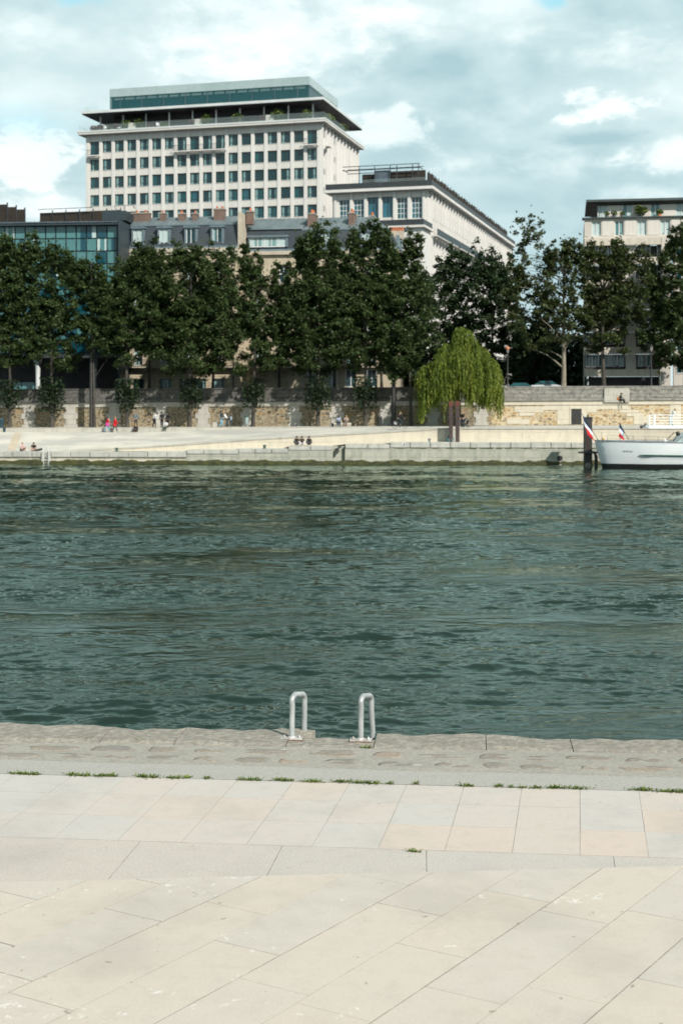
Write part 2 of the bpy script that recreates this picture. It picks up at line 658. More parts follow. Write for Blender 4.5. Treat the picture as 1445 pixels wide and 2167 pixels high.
mb.face([(-15, 10.9, NZ - 0.0035), (15, 10.9, NZ - 0.0035), (15, 16.55, NZ - 0.0035), (-15, 16.55, NZ - 0.0035)])
struct('flagstone_bed', mb, M['joint'], NR)

# concrete gutter band, mortared rubble band
def band(name, mat, fv0, fv1, amp, n=150, rows_n=10, seed=1):
    mb = MB()
    r2 = np.random.RandomState(seed)
    grid = []
    tn = []
    for j in range(rows_n + 1):
        row = []
        for i in range(n + 1):
            u = -15 + 30 * i / n
            v = fv0(u) + (fv1(u) - fv0(u)) * j / rows_n
            z = NZ + (r2.rand() - 0.6) * amp * (0 if j in (0, rows_n) else 1)
            row.append((u, v, z))
        grid.append(row)
    mb.grid(grid, 0, True)
    o = struct(name, mb, mat, NR)
    set_tone(o, np.clip(r2.normal(0.45, 0.05, len(mb.f)), 0, 1))
    return o


v_in = lambda u: 18.24 + 0.028 * u + 0.02 * math.sin(u * 2.3)
band('concrete_band', M['concrete'], lambda u: 16.535, lambda u: 17.17 + 0.015 * math.sin(u * 1.7), 0.004, seed=2)
band('mortar_band', M['mortar'], lambda u: 17.172 + 0.015 * math.sin(u * 1.7), v_in, 0.012, seed=5)
mb, tones = MB(), []
for row, (vc, off) in enumerate([(17.50, 0.0), (17.92, 0.45)]):
    u = -15 + off
    while u < 15:
        L = rr.uniform(0.30, 0.85)
        W = rr.uniform(0.18, 0.34)
        N_ = 16
        cu, cv = u + L / 2, vc + rr.uniform(-0.05, 0.05) + 0.012 * u
        ph = rr.uniform(0, 6)
        def ring(s, z):
            pts = []
            for i in range(N_):
                t = 2 * math.pi * i / N_
                c, d = math.cos(t), math.sin(t)
                k = 1 / max((abs(c) ** 3.2 + abs(d) ** 3.2) ** (1 / 3.2), 1e-3)
                k *= 1 + 0.09 * math.sin(3 * t + ph) + 0.06 * math.sin(5 * t + ph * 2)
                pts.append((cu + c * k * L / 2 * s * 0.92, cv + d * k * W / 2 * s, z + 0.004 * math.sin(2 * t + ph)))
            return pts
        n0 = len(mb.f)
        dome = rr.uniform(-0.002, 0.007)
        rings = [ring(1.0, NZ - 0.02), ring(0.95, NZ + dome * 0.5), ring(0.72, NZ + dome), ring(0.3, NZ + dome * 1.1)]
        mb.grid(rings, 0, True, close=True)
        mb.face(rings[-1], 0, True)
        t = rr.choice([0.1, 0.15, 0.22, 0.1, 0.3, 0.45, 0.62, 0.3])
        tones += [t] * (len(mb.f) - n0)
        u += L + rr.uniform(0.05, 0.22)
set_tone(struct('rubble_band', mb, M['cobble'], NR), tones)

# coping along the river, with a chipped edge and a lower notch for the ladder
NOTCH = (-2.52, -1.32)
def edge_v(u):
    e = 19.07 + 0.05 * math.sin(u * 1.9 + 0.6) + 0.035 * math.sin(u * 4.7 + 2) + 0.02 * math.sin(u * 11 + 1) + 0.012 * math.sin(u * 23)
    for c, wd, dp in ((0.98, 0.28, 0.18), (1.35, 0.2, 0.1), (-4.6, 0.5, 0.06), (3.1, 0.25, 0.12), (-6.1, 0.3, 0.1), (-3.2, 0.15, 0.05), (2.3, 0.2, 0.07)):
        e -= dp * math.exp(-((u - c) / wd) ** 2)
    return e


mb, tones = MB(), []
us = list(np.arange(-15, 15.001, 0.05))
joints = [-13.0, -10.2, -7.4, -5.1, -4.05, NOTCH[0], NOTCH[1], 0.2, 1.36, 2.9, 4.6, 7.5, 10, 12.5]
us = sorted(u for u in us if min(abs(u - j) for j in joints) > 0.02)
seg_edges = [-15] + joints + [15]
for a, b in zip(seg_edges, seg_edges[1:]):
    notch = abs(a - NOTCH[0]) < 1e-6
    uu = [a + 0.006] + [u for u in us if a + 0.02 < u < b - 0.02] + [b - 0.006]
    t = rr.uniform(0.25, 0.7)
    top = NZ + (0.0 if notch else 0.02 + rr.uniform(0, 0.012))
    n0 = len(mb.f)
    rows_ = []
    for s in range(9):
        f = s / 8
        row = []
        for u in uu:
            ev = (18.735 + 0.012 * math.sin(u * 9)) if notch else edge_v(u)
            v = v_in(u) + 0.004 + (ev - v_in(u)) * f
            z = top + 0.012 * math.sin(u * 3 + s) * 0.5 + 0.006 * math.sin(u * 13 + s * 2.2)
            if s == 0:
                z = NZ - 0.005
            if s == 8:
                z -= 0.02 + 0.02 * abs(math.sin(u * 7))
            row.append((u, v, z))
        rows_.append(row)
    for drop, out in ((0.12, 0.01), (0.45, -0.02), (0.46, -0.10), (2.6, -0.10)):
        rows_.append([(p[0], p[1] + out, NZ - drop) for p in rows_[8]])
    mb.grid([r[::-1] for r in rows_][::-1], 0, False)
    for uu_, nx in ((0, -1), (-1, 1)):
        side = [r[uu_] for r in rows_[:10]]
        mb.face([(p[0], p[1], p[2]) for p in side] + [(side[0][0], side[0][1], NZ - 0.5)])
    tones += [t] * (len(mb.f) - n0)
    # broken corners beside the notch
set_tone(struct('quay_coping', mb, M['coping_stone'], NR), tones)
mb = MB()
mb.box(-160, -15.0, 16.5, 19.05, -3, NZ - 0.003)
mb.box(15.0, 160, 16.5, 19.05, -3, NZ - 0.003)
mb.box(-15.0, 15.0, 17.3, 18.3, -3, NZ - 0.12)
struct('near_quay_wall_core', mb, M['wall_near'], NR)

# grass in the joint
leaf('grass_blade', (0.05, 0.10, 0.015), (0.13, 0.20, 0.035), (0.26, 0.30, 0.07), 0.25)
r2 = np.random.RandomState(11)
cl = []
for px, wpx in ((45, 30), (72, 16), (150, 12), (175, 26), (215, 12), (235, 18), (300, 18), (322, 16), (368, 20), (395, 10), (528, 34), (600, 30), (660, 24), (722, 22), (760, 24), (790, 18), (823, 8), (985, 22), (1055, 10), (1082, 6), (1135, 14), (1172, 26), (1220, 26), (1362, 30), (1415, 34), (1440, 14), (1105, 6), (440, 6), (880, 5)):
    Yg = 13480 / (1637 + (px / 1445) * 39 - 845)
    ug, vg = near_uv(X_at(px, Yg), Yg)
    wd = wpx / F_PX * Yg
    for _ in range(int(10 + wpx * 3)):
        cl.append((ug + r2.normal(0, wd * 0.42), 16.535 + r2.normal(0.010 + 0.02 * math.sin(ug * 7), 0.02), r2.rand(), r2.rand()))
for px, py, wpx in ((778, 1583, 10), (72, 1566, 8), (183, 1567, 7), (290, 1568, 6), (876, 1803, 14), (300, 1569, 6)):
    Yg = 13480 / (py - 845)
    ug, vg = near_uv(X_at(px, Yg), Yg)
    for _ in range(40):
        cl.append((ug + r2.normal(0, wpx / F_PX * Yg * 0.5), vg + r2.normal(0, 0.012), r2.rand(), r2.rand()))
cl = np.array(cl)
n = len(cl)
az = r2.rand(n) * 6.283
hgt = 0.010 + 0.045 * cl[:, 2] ** 1.7
lean = 0.02 + 0.05 * r2.rand(n)
base = np.stack([cl[:, 0], cl[:, 1], np.full(n, NZ - 0.004)], 1)
tip = base + np.stack([np.cos(az) * lean, np.sin(az) * lean * 0.7, hgt], 1)
sd_ = np.stack([-np.sin(az), np.cos(az), np.zeros(n)], 1) * 0.006
mid = base * 0.45 + tip * 0.55 + np.array([0, 0, 0.006])
V = np.stack([base, mid - sd_, tip, mid + sd_], 1)
o = link('joint_grass', quads_mesh('joint_grass', V, M['grass_blade'], cl[:, 3]))
o.rotation_euler = (0, 0, NR)
tag(o, 'low green tufts of grass growing along the paving joints', 'grass', kind='stuff')

# bits of litter and dry leaves on the paving are left to the stone's own spots

# ------------------------------------------------------------------ ladder at the notch
pm('rail_paint', (0.50, 0.52, 0.52), (0.36, 0.37, 0.37), 5, 0.42, 0.35, (1, 1, 0.5), 0.002, fleck=(0.16, 0.11, 0.08))
pm('plate_paint', (0.55, 0.55, 0.54), (0.33, 0.29, 0.26), 14, 0.6, 0.2, fleck=(0.20, 0.10, 0.06))
pm('rust', (0.23, 0.12, 0.07), (0.12, 0.06, 0.04), 12, 0.9)
lad = thing('quay_ladder', 'pale grey steel ladder with two looped handrails in a notch of the near quay', 'ladder',
            (-0.21, 18.69, NZ), NR)
half = 0.48
for s, dpx in ((-1, 0.128), (1, 0.115)):
    x0 = s * half
    bx, by = x0 + dpx, 0.40
    pts = [(x0, 0, 0.02), (x0, 0.003, 0.25), (x0 + 0.004, 0.01, 0.48)]
    H0 = 0.60
    d = Vector((bx - x0, by, -0.05))
    for k in range(9):
        t = math.pi / 2 * k / 8
        pts.append((x0 + d.x * 0.26 * (1 - math.cos(t)), d.y * 0.26 * (1 - math.cos(t)), 0.53 + (H0 - 0.53) * math.sin(t)))
    for k in range(9):
        t = math.pi / 2 * k / 8
        pts.append((x0 + d.x * (0.72 + 0.28 * math.sin(t)), d.y * (0.72 + 0.28 * math.sin(t)), H0 - 0.035 - 0.10 * (1 - math.cos(t))))
    pts += [(bx, by, 0.36), (bx + 0.012 * (s + 0.5), by + 0.01, 0.05), (bx, by, -0.35), (bx, by - 0.02, -1.2), (bx, by - 0.04, -2.7)]
    mb = MB()
    mb.tube(pts, 0.0385, 14)
    rail = mb.build('handrail', M['rail_paint'], lad)
    mb = MB()
    mb.box(x0 - 0.15, x0 + 0.15, -0.085, 0.055, 0.012, 0.030)
    pl = mb.build('base_plate', M['plate_paint'], rail, 0.003)
    mb = MB()
    mb.box(x0 - 0.153, x0 + 0.153, -0.088, 0.058, 0.0, 0.0115)
    mb.build('rusty_pad', M['rust'], rail)
    mb = MB()
    mb.lathe([(0.056, 0.030), (0.054, 0.040), (0.043, 0.050)], x0, 0, 14)
    mb.build('weld_collar', M['plate_paint'], rail)
    for ex in (-0.105, 0.105):
        mb = MB()
        mb.lathe([(0.019, 0.030), (0.019, 0.046), (0.010, 0.047), (0.010, 0.062)], x0 + ex, -0.005, 8)
        mb.build('bolt', M['plate_paint'], rail)
for k in range(7):
    mb = MB()
    z = -0.35 - 0.32 * k
    mb.tube([(-half + 0.155, 0.385, z), (half + 0.135, 0.385, z)], 0.02, 8)
    mb.build('rung', M['rail_paint'], lad)
# wedge-shaped stone stub left behind the first post
mb = MB()
mb.face([(-2.56, 18.72, NZ - 0.25), (-2.30, 18.74, NZ - 0.25), (-2.27, 18.93, NZ - 0.25), (-2.54, 19.02, NZ - 0.25)])
pts_b = [(-2.56, 18.72), (-2.33, 18.745), (-2.20, 18.98), (-2.54, 19.06)]
tops = [0.0, 0.0, 0.035, 0.04]
mb.grid([[(x, y, NZ - 0.3) for x, y in pts_b], [(x, y, NZ + t) for (x, y), t in zip(pts_b, tops)]], 0, False, close=True)
mb.face([(x, y, NZ + t) for (x, y), t in zip(pts_b, tops)])
o = struct('coping_stub', mb, M['coping_stone'], NR)
set_tone(o, [0.4] * len(mb.f))

# ------------------------------------------------------------------ the river
m, g, bs = new_mat('river_water')
v = obj_co(g, (1.0, 1.25, 1.0))
n1 = g.noise(obj_co(g, (0.8, 1.9, 1.0)), 1.25, 6, 0.62, 0.5)
n2 = g.noise(obj_co(g, (0.25, 0.75, 1.0)), 0.8, 3, 0.5, 0.4)
bp = g.node('ShaderNodeBump')
bp.inputs['Strength'].default_value = 1.0
bp.inputs['Distance'].default_value = 1.0
g.put(bp.inputs['Height'], g.math('ADD', g.math('MULTIPLY', n1, g.math('MULTIPLY', g.step(g.noise(obj_co(g, (0.12, 0.3, 1)), 1.0, 2), 0.35, 0.65, 0.015, 0.05), 1.0)), g.math('MULTIPLY', n2, 0.05)))
fr_ = g.node('ShaderNodeFresnel')
fr_.inputs['IOR'].default_value = 1.60
g.l.new(bp.outputs[0], fr_.inputs['Normal'])
df = g.node('ShaderNodeBsdfDiffuse')
df.inputs['Color'].default_value = (0.0070, 0.0160, 0.0105, 1)
gl = g.node('ShaderNodeBsdfGlossy')
gl.inputs['Color'].default_value = (0.86, 1.0, 0.92, 1)
gl.inputs['Roughness'].default_value = 0.04
g.l.new(bp.outputs[0], gl.inputs['Normal'])
mx = g.node('ShaderNodeMixShader')
g.l.new(fr_.outputs[0], mx.inputs[0])
g.l.new(df.outputs[0], mx.inputs[1])
g.l.new(gl.outputs[0], mx.inputs[2])
out = [n for n in m.node_tree.nodes if n.type == 'OUTPUT_MATERIAL'][0]
g.l.new(mx.outputs[0], out.inputs[0])
m.node_tree.nodes.remove(bs)


def river():
    Y = 18.0
    ys = [6.0, 12.0, 17.0]
    while Y < 136:
        ys.append(Y)
        Y += 0.014 + 0.00125 * Y
    ys += [137, 138.5, 141, 150]
    ys = np.array(ys)
    ts = np.linspace(-0.31, 0.31, 660)
    Xf = ts[None, :] * np.maximum(ys, 16)[:, None]
    e1 = (0.31 * np.maximum(ys, 16) + 12)[:, None]
    e2 = np.full((len(ys), 1), 260.0)
    X = np.concatenate([-e2, -e1, Xf, e1, e2], 1)
    Yg = np.repeat(ys[:, None], X.shape[1], 1)
    r2 = np.random.RandomState(42)
    Z = np.zeros_like(X)
    # patches of wind: where short ripples stand up or lie down
    patch = np.zeros_like(X)
    for i in range(14):
        lam = r2.uniform(3.5, 22)
        th = R(90) + r2.normal(0, 0.55)
        patch += np.sin(2 * np.pi / lam * (X * np.cos(th) * 0.75 + Yg * np.sin(th)) + r2.rand() * 6.28 + 0.8 * np.sin(X * 0.11 + i) + 0.5 * np.sin(Yg * 0.13 + 2 * i))
    patch = 1.0 + 0.45 * patch / np.sqrt(7)
    patch = np.clip(patch, 0.35, 2.1)
    dY = 0.014 + 0.00125 * Yg
    specs = []
    for i in range(30):
        specs.append((np.exp(r2.uniform(np.log(2.6), np.log(8.0))), R(90) + r2.normal(0, 0.40), 0.0075, False))
    for i in range(46):
        specs.append((np.exp(r2.uniform(np.log(0.7), np.log(2.6))), R(90) + r2.normal(0.08, 0.30), 0.0170, True))
    for i in range(44):
        specs.append((np.exp(r2.uniform(np.log(0.22), np.log(0.75))), R(90) + r2.normal(-0.1, 0.36), 0.0290, True))
    for i in range(26):
        specs.append((np.exp(r2.uniform(np.log(0.09), np.log(0.24))), R(90) + r2.normal(0.0, 0.6), 0.020, True))
    wob = 0.35 * np.sin(X * 0.31 + 0.7 * np.sin(Yg * 0.21)) + 0.35 * np.sin(Yg * 0.27 + 1.3 * np.sin(X * 0.17))
    for lam, th, sl, short in specs:
        k = 2 * np.pi / lam
        ph = k * (X * np.cos(th) + Yg * np.sin(th)) + r2.rand() * 6.28 + wob * (1.5 if short else 0.8)
        s = np.sin(ph + 0.65 * np.sin(ph)) if short else np.sin(ph)
        amp = sl * lam / (2 * np.pi)
        fade = np.exp(-(1.15 * dY / lam) ** 2)
        Z += amp * s * fade * (patch if short else 1.0)
    Z[:, :2] = 0
    Z[:, -2:] = 0
    nr, nc = X.shape
    me = bpy.data.meshes.new('river')
    co = np.stack([X, Yg, Z], -1).astype(np.float32).reshape(-1)
    me.vertices.add(nr * nc)
    me.vertices.foreach_set('co', co)
    idx = np.arange(nr * nc, dtype=np.int32).reshape(nr, nc)
    q = np.stack([idx[:-1, :-1], idx[:-1, 1:], idx[1:, 1:], idx[1:, :-1]], -1).reshape(-1)
    nf = (nr - 1) * (nc - 1)
    me.loops.add(nf * 4)
    me.loops.foreach_set('vertex_index', q)
    me.polygons.add(nf)
    me.polygons.foreach_set('loop_start', np.arange(0, nf * 4, 4, dtype=np.int32))
    me.polygons.foreach_set('loop_total', np.full(nf, 4, dtype=np.int32))
    me.polygons.foreach_set('use_smooth', np.ones(nf, dtype=bool))
    me.materials.append(M['river_water'])
    me.update(calc_edges=True)
    o = link('river', me)
    o['kind'] = 'structure'
    return o


river()
# ------------------------------------------------------------------ far bank frame: s runs along the bank, o away from the water
BA = -math.atan(0.05)
cB, sB = math.cos(BA), -math.sin(BA)
BY = 139.2


def bs_of(px, o):
    t = (px - PX_W / 2) / F_PX
    return (t * (BY + o * cB) - o * sB) / (cB + t * sB)


def b_world(s, o):
    return s * cB + o * sB, BY - s * sB + o * cB


def bz(px, py, o):
    s = bs_of(px, o)
    return Z_at(py, b_world(s, o)[1])


def lerp_tab(tab, x):
    if x <= tab[0][0]:
        return tab[0][1]
    for (a, va), (b, vb) in zip(tab, tab[1:]):
        if x <= b:
            return va + (vb - va) * (x - a) / (b - a)
    return tab[-1][1]


def on_bank(o):
    o.location = (0, BY, 0)
    o.rotation_euler = (0, 0, BA)
    return o


def base_z(s):
    return 3.63 + 0.0050 * s


# stones of the far bank
ashlar('quay_blocks', (0.44, 0.43, 0.36), (0.36, 0.36, 0.30), (0.28, 0.275, 0.23), 1.7, 0.75, 0.012, (0.22, 0.235, 0.185), 0.75)
ashlar('quay_cap', (0.50, 0.49, 0.44), (0.40, 0.40, 0.36), (0.60, 0.58, 0.52), 2.1, 2.0, 0.03, (0.25, 0.25, 0.22), 0.6)
ashlar('cream_blocks', (0.60, 0.54, 0.43), (0.56, 0.50, 0.40), (0.48, 0.43, 0.35), 2.3, 1.1, 0.012, (0.38, 0.35, 0.29), 0.45)
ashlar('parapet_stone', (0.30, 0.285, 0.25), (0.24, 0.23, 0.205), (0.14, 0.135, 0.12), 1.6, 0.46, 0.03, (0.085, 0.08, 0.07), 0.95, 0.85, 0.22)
ashlar('dark_parapet', (0.135, 0.128, 0.112), (0.10, 0.096, 0.086), (0.06, 0.058, 0.052), 1.6, 0.46, 0.03, (0.03, 0.029, 0.027), 0.9, 0.85, 0.3)  # darker copy of parapet_stone for the length left of SPLIT
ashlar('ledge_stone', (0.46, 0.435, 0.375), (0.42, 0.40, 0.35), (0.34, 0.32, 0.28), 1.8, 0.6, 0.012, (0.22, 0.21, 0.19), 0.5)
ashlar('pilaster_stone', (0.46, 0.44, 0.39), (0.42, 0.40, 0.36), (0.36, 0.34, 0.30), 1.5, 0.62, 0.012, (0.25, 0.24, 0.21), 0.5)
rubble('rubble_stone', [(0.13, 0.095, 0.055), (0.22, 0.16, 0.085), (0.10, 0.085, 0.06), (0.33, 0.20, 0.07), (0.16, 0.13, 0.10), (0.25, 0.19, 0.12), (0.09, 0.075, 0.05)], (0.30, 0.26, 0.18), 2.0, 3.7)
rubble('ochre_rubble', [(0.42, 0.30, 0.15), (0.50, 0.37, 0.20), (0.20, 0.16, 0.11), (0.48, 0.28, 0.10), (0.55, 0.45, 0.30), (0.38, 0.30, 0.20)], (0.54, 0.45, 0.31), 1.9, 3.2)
pm('glacis_stone', (0.55, 0.52, 0.455), (0.40, 0.39, 0.355), 0.45, 0.85, 0, (0.35, 1, 1), 0.02, (0.38, 0.62))
pm('promenade_stone', (0.44, 0.42, 0.36), (0.36, 0.34, 0.29), 1.2, 0.9, 0, (0.4, 1, 1), 0.02)
pm('lower_walk_stone', (0.58, 0.55, 0.48), (0.44, 0.42, 0.37), 1.0, 0.9)
pm('algae', (0.075, 0.072, 0.015), (0.022, 0.028, 0.010), 1.6, 0.75, 0, (1, 1, 2.5), 0.05)
pm('street_asphalt', (0.06, 0.06, 0.058), (0.045, 0.045, 0.045), 0.6, 0.9)
pm('moss', (0.05, 0.085, 0.02), (0.03, 0.05, 0.015), 4, 0.9)
pm('black_iron', (0.018, 0.018, 0.018), (0.03, 0.028, 0.026), 4, 0.5)
pm('pole_black', (0.012, 0.011, 0.010), (0.022, 0.02, 0.018), 2, 0.55)
pm('ochre_strip', (0.50, 0.42, 0.31), (0.42, 0.36, 0.28), 1, 0.9)

PXS = [-1100, -700, -450, -300, -200] + list(range(-150, 1651, 15)) + [1750, 1900, 2200, 2600]
TOPY = [(-1200, 956), (394, 956), (396, 952), (504, 952), (506, 950), (609, 950), (611, 944), (719, 944), (721, 940), (824, 940), (826, 936.5), (2700, 936.5)]
RAMP = [(-1200, 955.2), (60, 955.2), (130, 953.5), (300, 945), (540, 928), (900, 907.5), (945, 905.3), (2700, 904.6)]
WALKZ = [(-1200, 3.02), (300, 3.06), (500, 3.35), (640, 3.60), (2700, 3.66)]
O_RAMP, O_TOP, O_LEDGE, O_WALL = 2.6, 9.3, 10.6, 17.5


def low_z(px):
    return bz(px, lerp_tab(TOPY, px), 0.0)


def strip(name, fa, fb, mat, kind=True):
    """a surface between two lines that run along the bank; fa, fb: px -> (o, z)"""
    mb = MB()
    ra, rb = [], []
    for px in PXS:
        oa, za = fa(px)
        ob, zb = fb(px)
        ra.append((bs_of(px, oa), oa, za))
        rb.append((bs_of(px, ob), ob, zb))
    mb.grid([ra, rb], 0, False)
    return on_bank(struct(name, mb, mat)) if kind else mb


def ramp_z(px):
    return max(bz(px, lerp_tab(RAMP, px), O_RAMP), low_z(px) - 0.02 + 0.04)


# lower walk, sloping stone bank, promenade, street, distant ground
strip('lower_quay_path', lambda p: (1.0, low_z(p) - 0.005), lambda p: (O_RAMP + 0.02, low_z(p) - 0.005), M['lower_walk_stone'])
strip('stone_slope', lambda p: (O_RAMP + 0.30, ramp_z(p) - 0.02), lambda p: (O_TOP, max(lerp_tab(WALKZ, p), ramp_z(p) - 0.02) + 0.0), M['glacis_stone'])
strip('promenade_edge_path', lambda p: (O_TOP, max(lerp_tab(WALKZ, p), ramp_z(p) - 0.02)), lambda p: (O_LEDGE, lerp_tab(WALKZ, p)), M['promenade_stone'])
strip('promenade_step', lambda p: (O_LEDGE, lerp_tab(WALKZ, p)), lambda p: (O_LEDGE + 0.03, max(base_z(bs_of(p, O_LEDGE)), lerp_tab(WALKZ, p)) + 0.02), M['ledge_stone'])
strip('promenade', lambda p: (O_LEDGE + 0.03, max(base_z(bs_of(p, O_LEDGE)), lerp_tab(WALKZ, p)) + 0.02), lambda p: (O_WALL + 0.3, base_z(bs_of(p, O_WALL))), M['promenade_stone'])
mb = MB()
mb.grid([[(-900, 18.1, 7.05), (900, 18.1, 7.05)], [(-900, 60, 7.0), (900, 60, 7.0)], [(-2600, 2600, 7.0), (2600, 2600, 7.0)]])
on_bank(struct('street_ground', mb, M['street_asphalt']))
# a diagonal strip of warmer stone on the slope at far left
mb = MB()
pa = [(10.5, 14), (32, 15), (27, 15)]
q = lambda px, f: (bs_of(px, O_RAMP + 0.3 + (O_TOP - O_RAMP - 0.3) * f), O_RAMP + 0.3 + (O_TOP - O_RAMP - 0.3) * f, ramp_z(px) - 0.02 + (lerp_tab(WALKZ, px) - ramp_z(px) + 0.02) * f + 0.012)
mb.face([q(15, 0.02), q(34, 0.02), q(48, 0.97), q(31, 0.97)])
on_bank(struct('warm_stone_strip', mb, M['ochre_strip']))

# ---- quay wall at the water, stepping up to the right
qw = thing('quay_wall', 'long weathered stone wall at the far waterline, stepping up to the right', 'wall', (0, BY, 0), BA)
segs = [(-1100, 395), (395, 505), (505, 610), (610, 704), (730, 825), (825, 2600)]
core = MB()
for i, (a, b) in enumerate(segs):
    s0, s1 = bs_of(a, 0), bs_of(b, 0)
    zt = low_z((max(a, -50) + min(b, 1500)) / 2)
    cap = 0.55 if i in (0, 5) else 0.42
    if i == 0:
        core.box(s0, s1, 0.10, 1.2, -3, zt - cap)
        mb = MB()
        mb.box(s0, s1 - 0.01, -0.22, 1.2, -3, 0.42)
        mb.build('footing', M['cream_blocks'], qw)
    else:
        core.box(s0 + 0.005, s1 - 0.005, 0.0, 1.2, -3, zt - cap)
    mb = MB()
    step = 2.05
    n_ = max(1, int(round((min(s1, 75) - max(s0, -75)) / step)))
    e0, e1 = max(s0, -75), min(s1, 75)
    for k in range(n_):
        a_, b_ = e0 + (e1 - e0) * k / n_, e0 + (e1 - e0) * (k + 1) / n_
        dz_ = rr.uniform(-0.03, 0.03)
        mb.box(a_ + 0.03, b_ - 0.03, -0.06 + rr.uniform(-0.02, 0.02), 1.22, zt - cap + 0.003, zt + dz_)
    mb.build('coping', M['quay_cap'], qw, 0.03)
    if i == 5:
        mb = MB()
        for k in range(90):
            s_ = s0 + 0.2 + rr.random() ** 1.2 * 36
            L_ = rr.uniform(0.2, 1.1)
            mb.box(s_, s_ + L_, -0.05 + rr.uniform(0, 0.02), 0.02, zt - cap - rr.uniform(0.03, 0.10), zt - cap + 0.002 - rr.uniform(0, 0.001))
        mb.build('moss_line', M['moss'], qw)
# niche between two lengths of wall
s0, s1 = bs_of(704, 0), bs_of(730, 0)
core.box(s0, s1, 0.5, 1.2, -3, low_z(712) - 0.02)
core.build('wall_face', M['quay_blocks'], qw)
mb = MB()
r2 = np.random.RandomState(5)
N_ = 700
ss = np.linspace(-70, 70, N_)
hz = 0.34 + 0.06 * np.sin(ss * 1.3) + 0.05 * np.sin(ss * 3.7) + r2.rand(N_) * 0.10
hz2 = 0.24 + r2.rand(N_) * 0.08
off = np.where(ss < bs_of(395, 0), -0.26, -0.04)
mb.grid([[(s, o_ - 0.05, -0.6) for s, o_ in zip(ss, off)], [(s, o_ - 0.045, h) for s, o_, h in zip(ss, off, hz2)], [(s, o_ - 0.005, h) for s, o_, h in zip(ss, off, hz)], [(s, o_ + 0.05, h + 0.01) for s, o_, h in zip(ss, off, hz)]], 0, False)
mb.build('algae_band', M['algae'], qw)

# ---- retaining wall of the ramp
rw = thing('ramp_wall', 'cream block retaining wall whose top climbs from left to right under the promenade', 'wall', (0, BY, 0), BA)
mb = MB()
P2 = [p for p in PXS if p >= 110]
for px_a, px_b in zip(P2, P2[1:]):
    sa, sb_ = bs_of(px_a, O_RAMP), bs_of(px_b, O_RAMP)
    za, zb = ramp_z(px_a) - 0.14, ramp_z(px_b) - 0.14
    mb.face([(sa, O_RAMP, 0.3), (sb_, O_RAMP, 0.3), (sb_, O_RAMP, zb), (sa, O_RAMP, za)])
mb.build('wall_face', M['cream_blocks'], rw)
mb = MB()
lo0 = [(bs_of(p, O_RAMP), O_RAMP - 0.06, ramp_z(p) - 0.16) for p in P2]
lo1 = [(bs_of(p, O_RAMP), O_RAMP - 0.06, ramp_z(p)) for p in P2]
lo2 = [(bs_of(p, O_RAMP), O_RAMP + 0.35, ramp_z(p)) for p in P2]
lo3 = [(bs_of(p, O_RAMP), O_RAMP + 0.35, ramp_z(p) - 0.3) for p in P2]
lo4 = [(bs_of(p, O_RAMP), O_RAMP - 0.001, ramp_z(p) - 0.16) for p in P2]
mb.grid([lo4, lo0, lo1, lo2, lo3])
mb.build('coping', M['ledge_stone'], rw)
mb = MB()
sa, sb_ = bs_of(941, O_RAMP), bs_of(973, O_RAMP)
mb.box(sa, sb_, O_RAMP - 0.03, O_RAMP + 0.02, low_z(950), ramp_z(950) - 0.165)
mb.build('recess_shade_panel', M['promenade_stone'], rw)  # flat panel; the darkness of the stair recess is put into its colour

# ---- embankment wall below the street
ew = thing('embankment_wall', 'tall stone embankment wall with rubble panels below the street, dark at its parapet', 'wall', (0, BY, 0), BA)


def sheared(mb):
    mb.v = [(x, y, z + 0.005 * x) for x, y, z in mb.v]
    return mb


def ews(px):
    return bs_of(px, O_WALL)


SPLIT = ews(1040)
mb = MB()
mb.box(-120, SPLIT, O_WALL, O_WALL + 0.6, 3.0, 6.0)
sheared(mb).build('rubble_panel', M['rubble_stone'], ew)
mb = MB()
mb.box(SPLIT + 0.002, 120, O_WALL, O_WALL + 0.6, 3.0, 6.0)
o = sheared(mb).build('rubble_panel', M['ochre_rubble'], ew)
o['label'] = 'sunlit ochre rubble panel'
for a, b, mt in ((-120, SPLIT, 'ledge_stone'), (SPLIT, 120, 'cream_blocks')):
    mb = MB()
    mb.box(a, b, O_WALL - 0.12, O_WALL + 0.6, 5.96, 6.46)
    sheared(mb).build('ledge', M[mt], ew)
for a, b, mt in ((-120, SPLIT, 'dark_parapet'), (SPLIT + 0.002, 120, 'parapet_stone')):
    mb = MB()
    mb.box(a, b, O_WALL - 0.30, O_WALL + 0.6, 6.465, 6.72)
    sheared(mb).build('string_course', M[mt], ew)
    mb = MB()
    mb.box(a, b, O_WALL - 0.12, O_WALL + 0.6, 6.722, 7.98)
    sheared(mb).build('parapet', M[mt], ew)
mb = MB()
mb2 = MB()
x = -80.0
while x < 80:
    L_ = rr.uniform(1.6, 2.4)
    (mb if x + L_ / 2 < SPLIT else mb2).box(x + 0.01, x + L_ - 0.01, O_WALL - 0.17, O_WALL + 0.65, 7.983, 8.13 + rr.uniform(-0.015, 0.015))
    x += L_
sheared(mb).build('parapet_coping', M['dark_parapet'], ew)
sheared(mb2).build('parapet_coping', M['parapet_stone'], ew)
for px in (-35, 62, 150, 241, 340, 430, 525, 624, 713, 815, 915, 1018):
    mb = MB()
    c = ews(px)
    for k, (hw, z0, z1) in enumerate([(0.80, 3.2, 3.95), (0.62, 3.953, 4.6), (0.85, 4.603, 5.25), (0.60, 5.253, 5.957)]):
        j = rr.uniform(-0.06, 0.06)
        mb.box(c - hw + j, c + hw + j, O_WALL - 0.09 - 0.012 * (k % 2), O_WALL + 0.1, z0, z1)
    sheared(mb).build('pilaster', M['pilaster_stone'], ew)
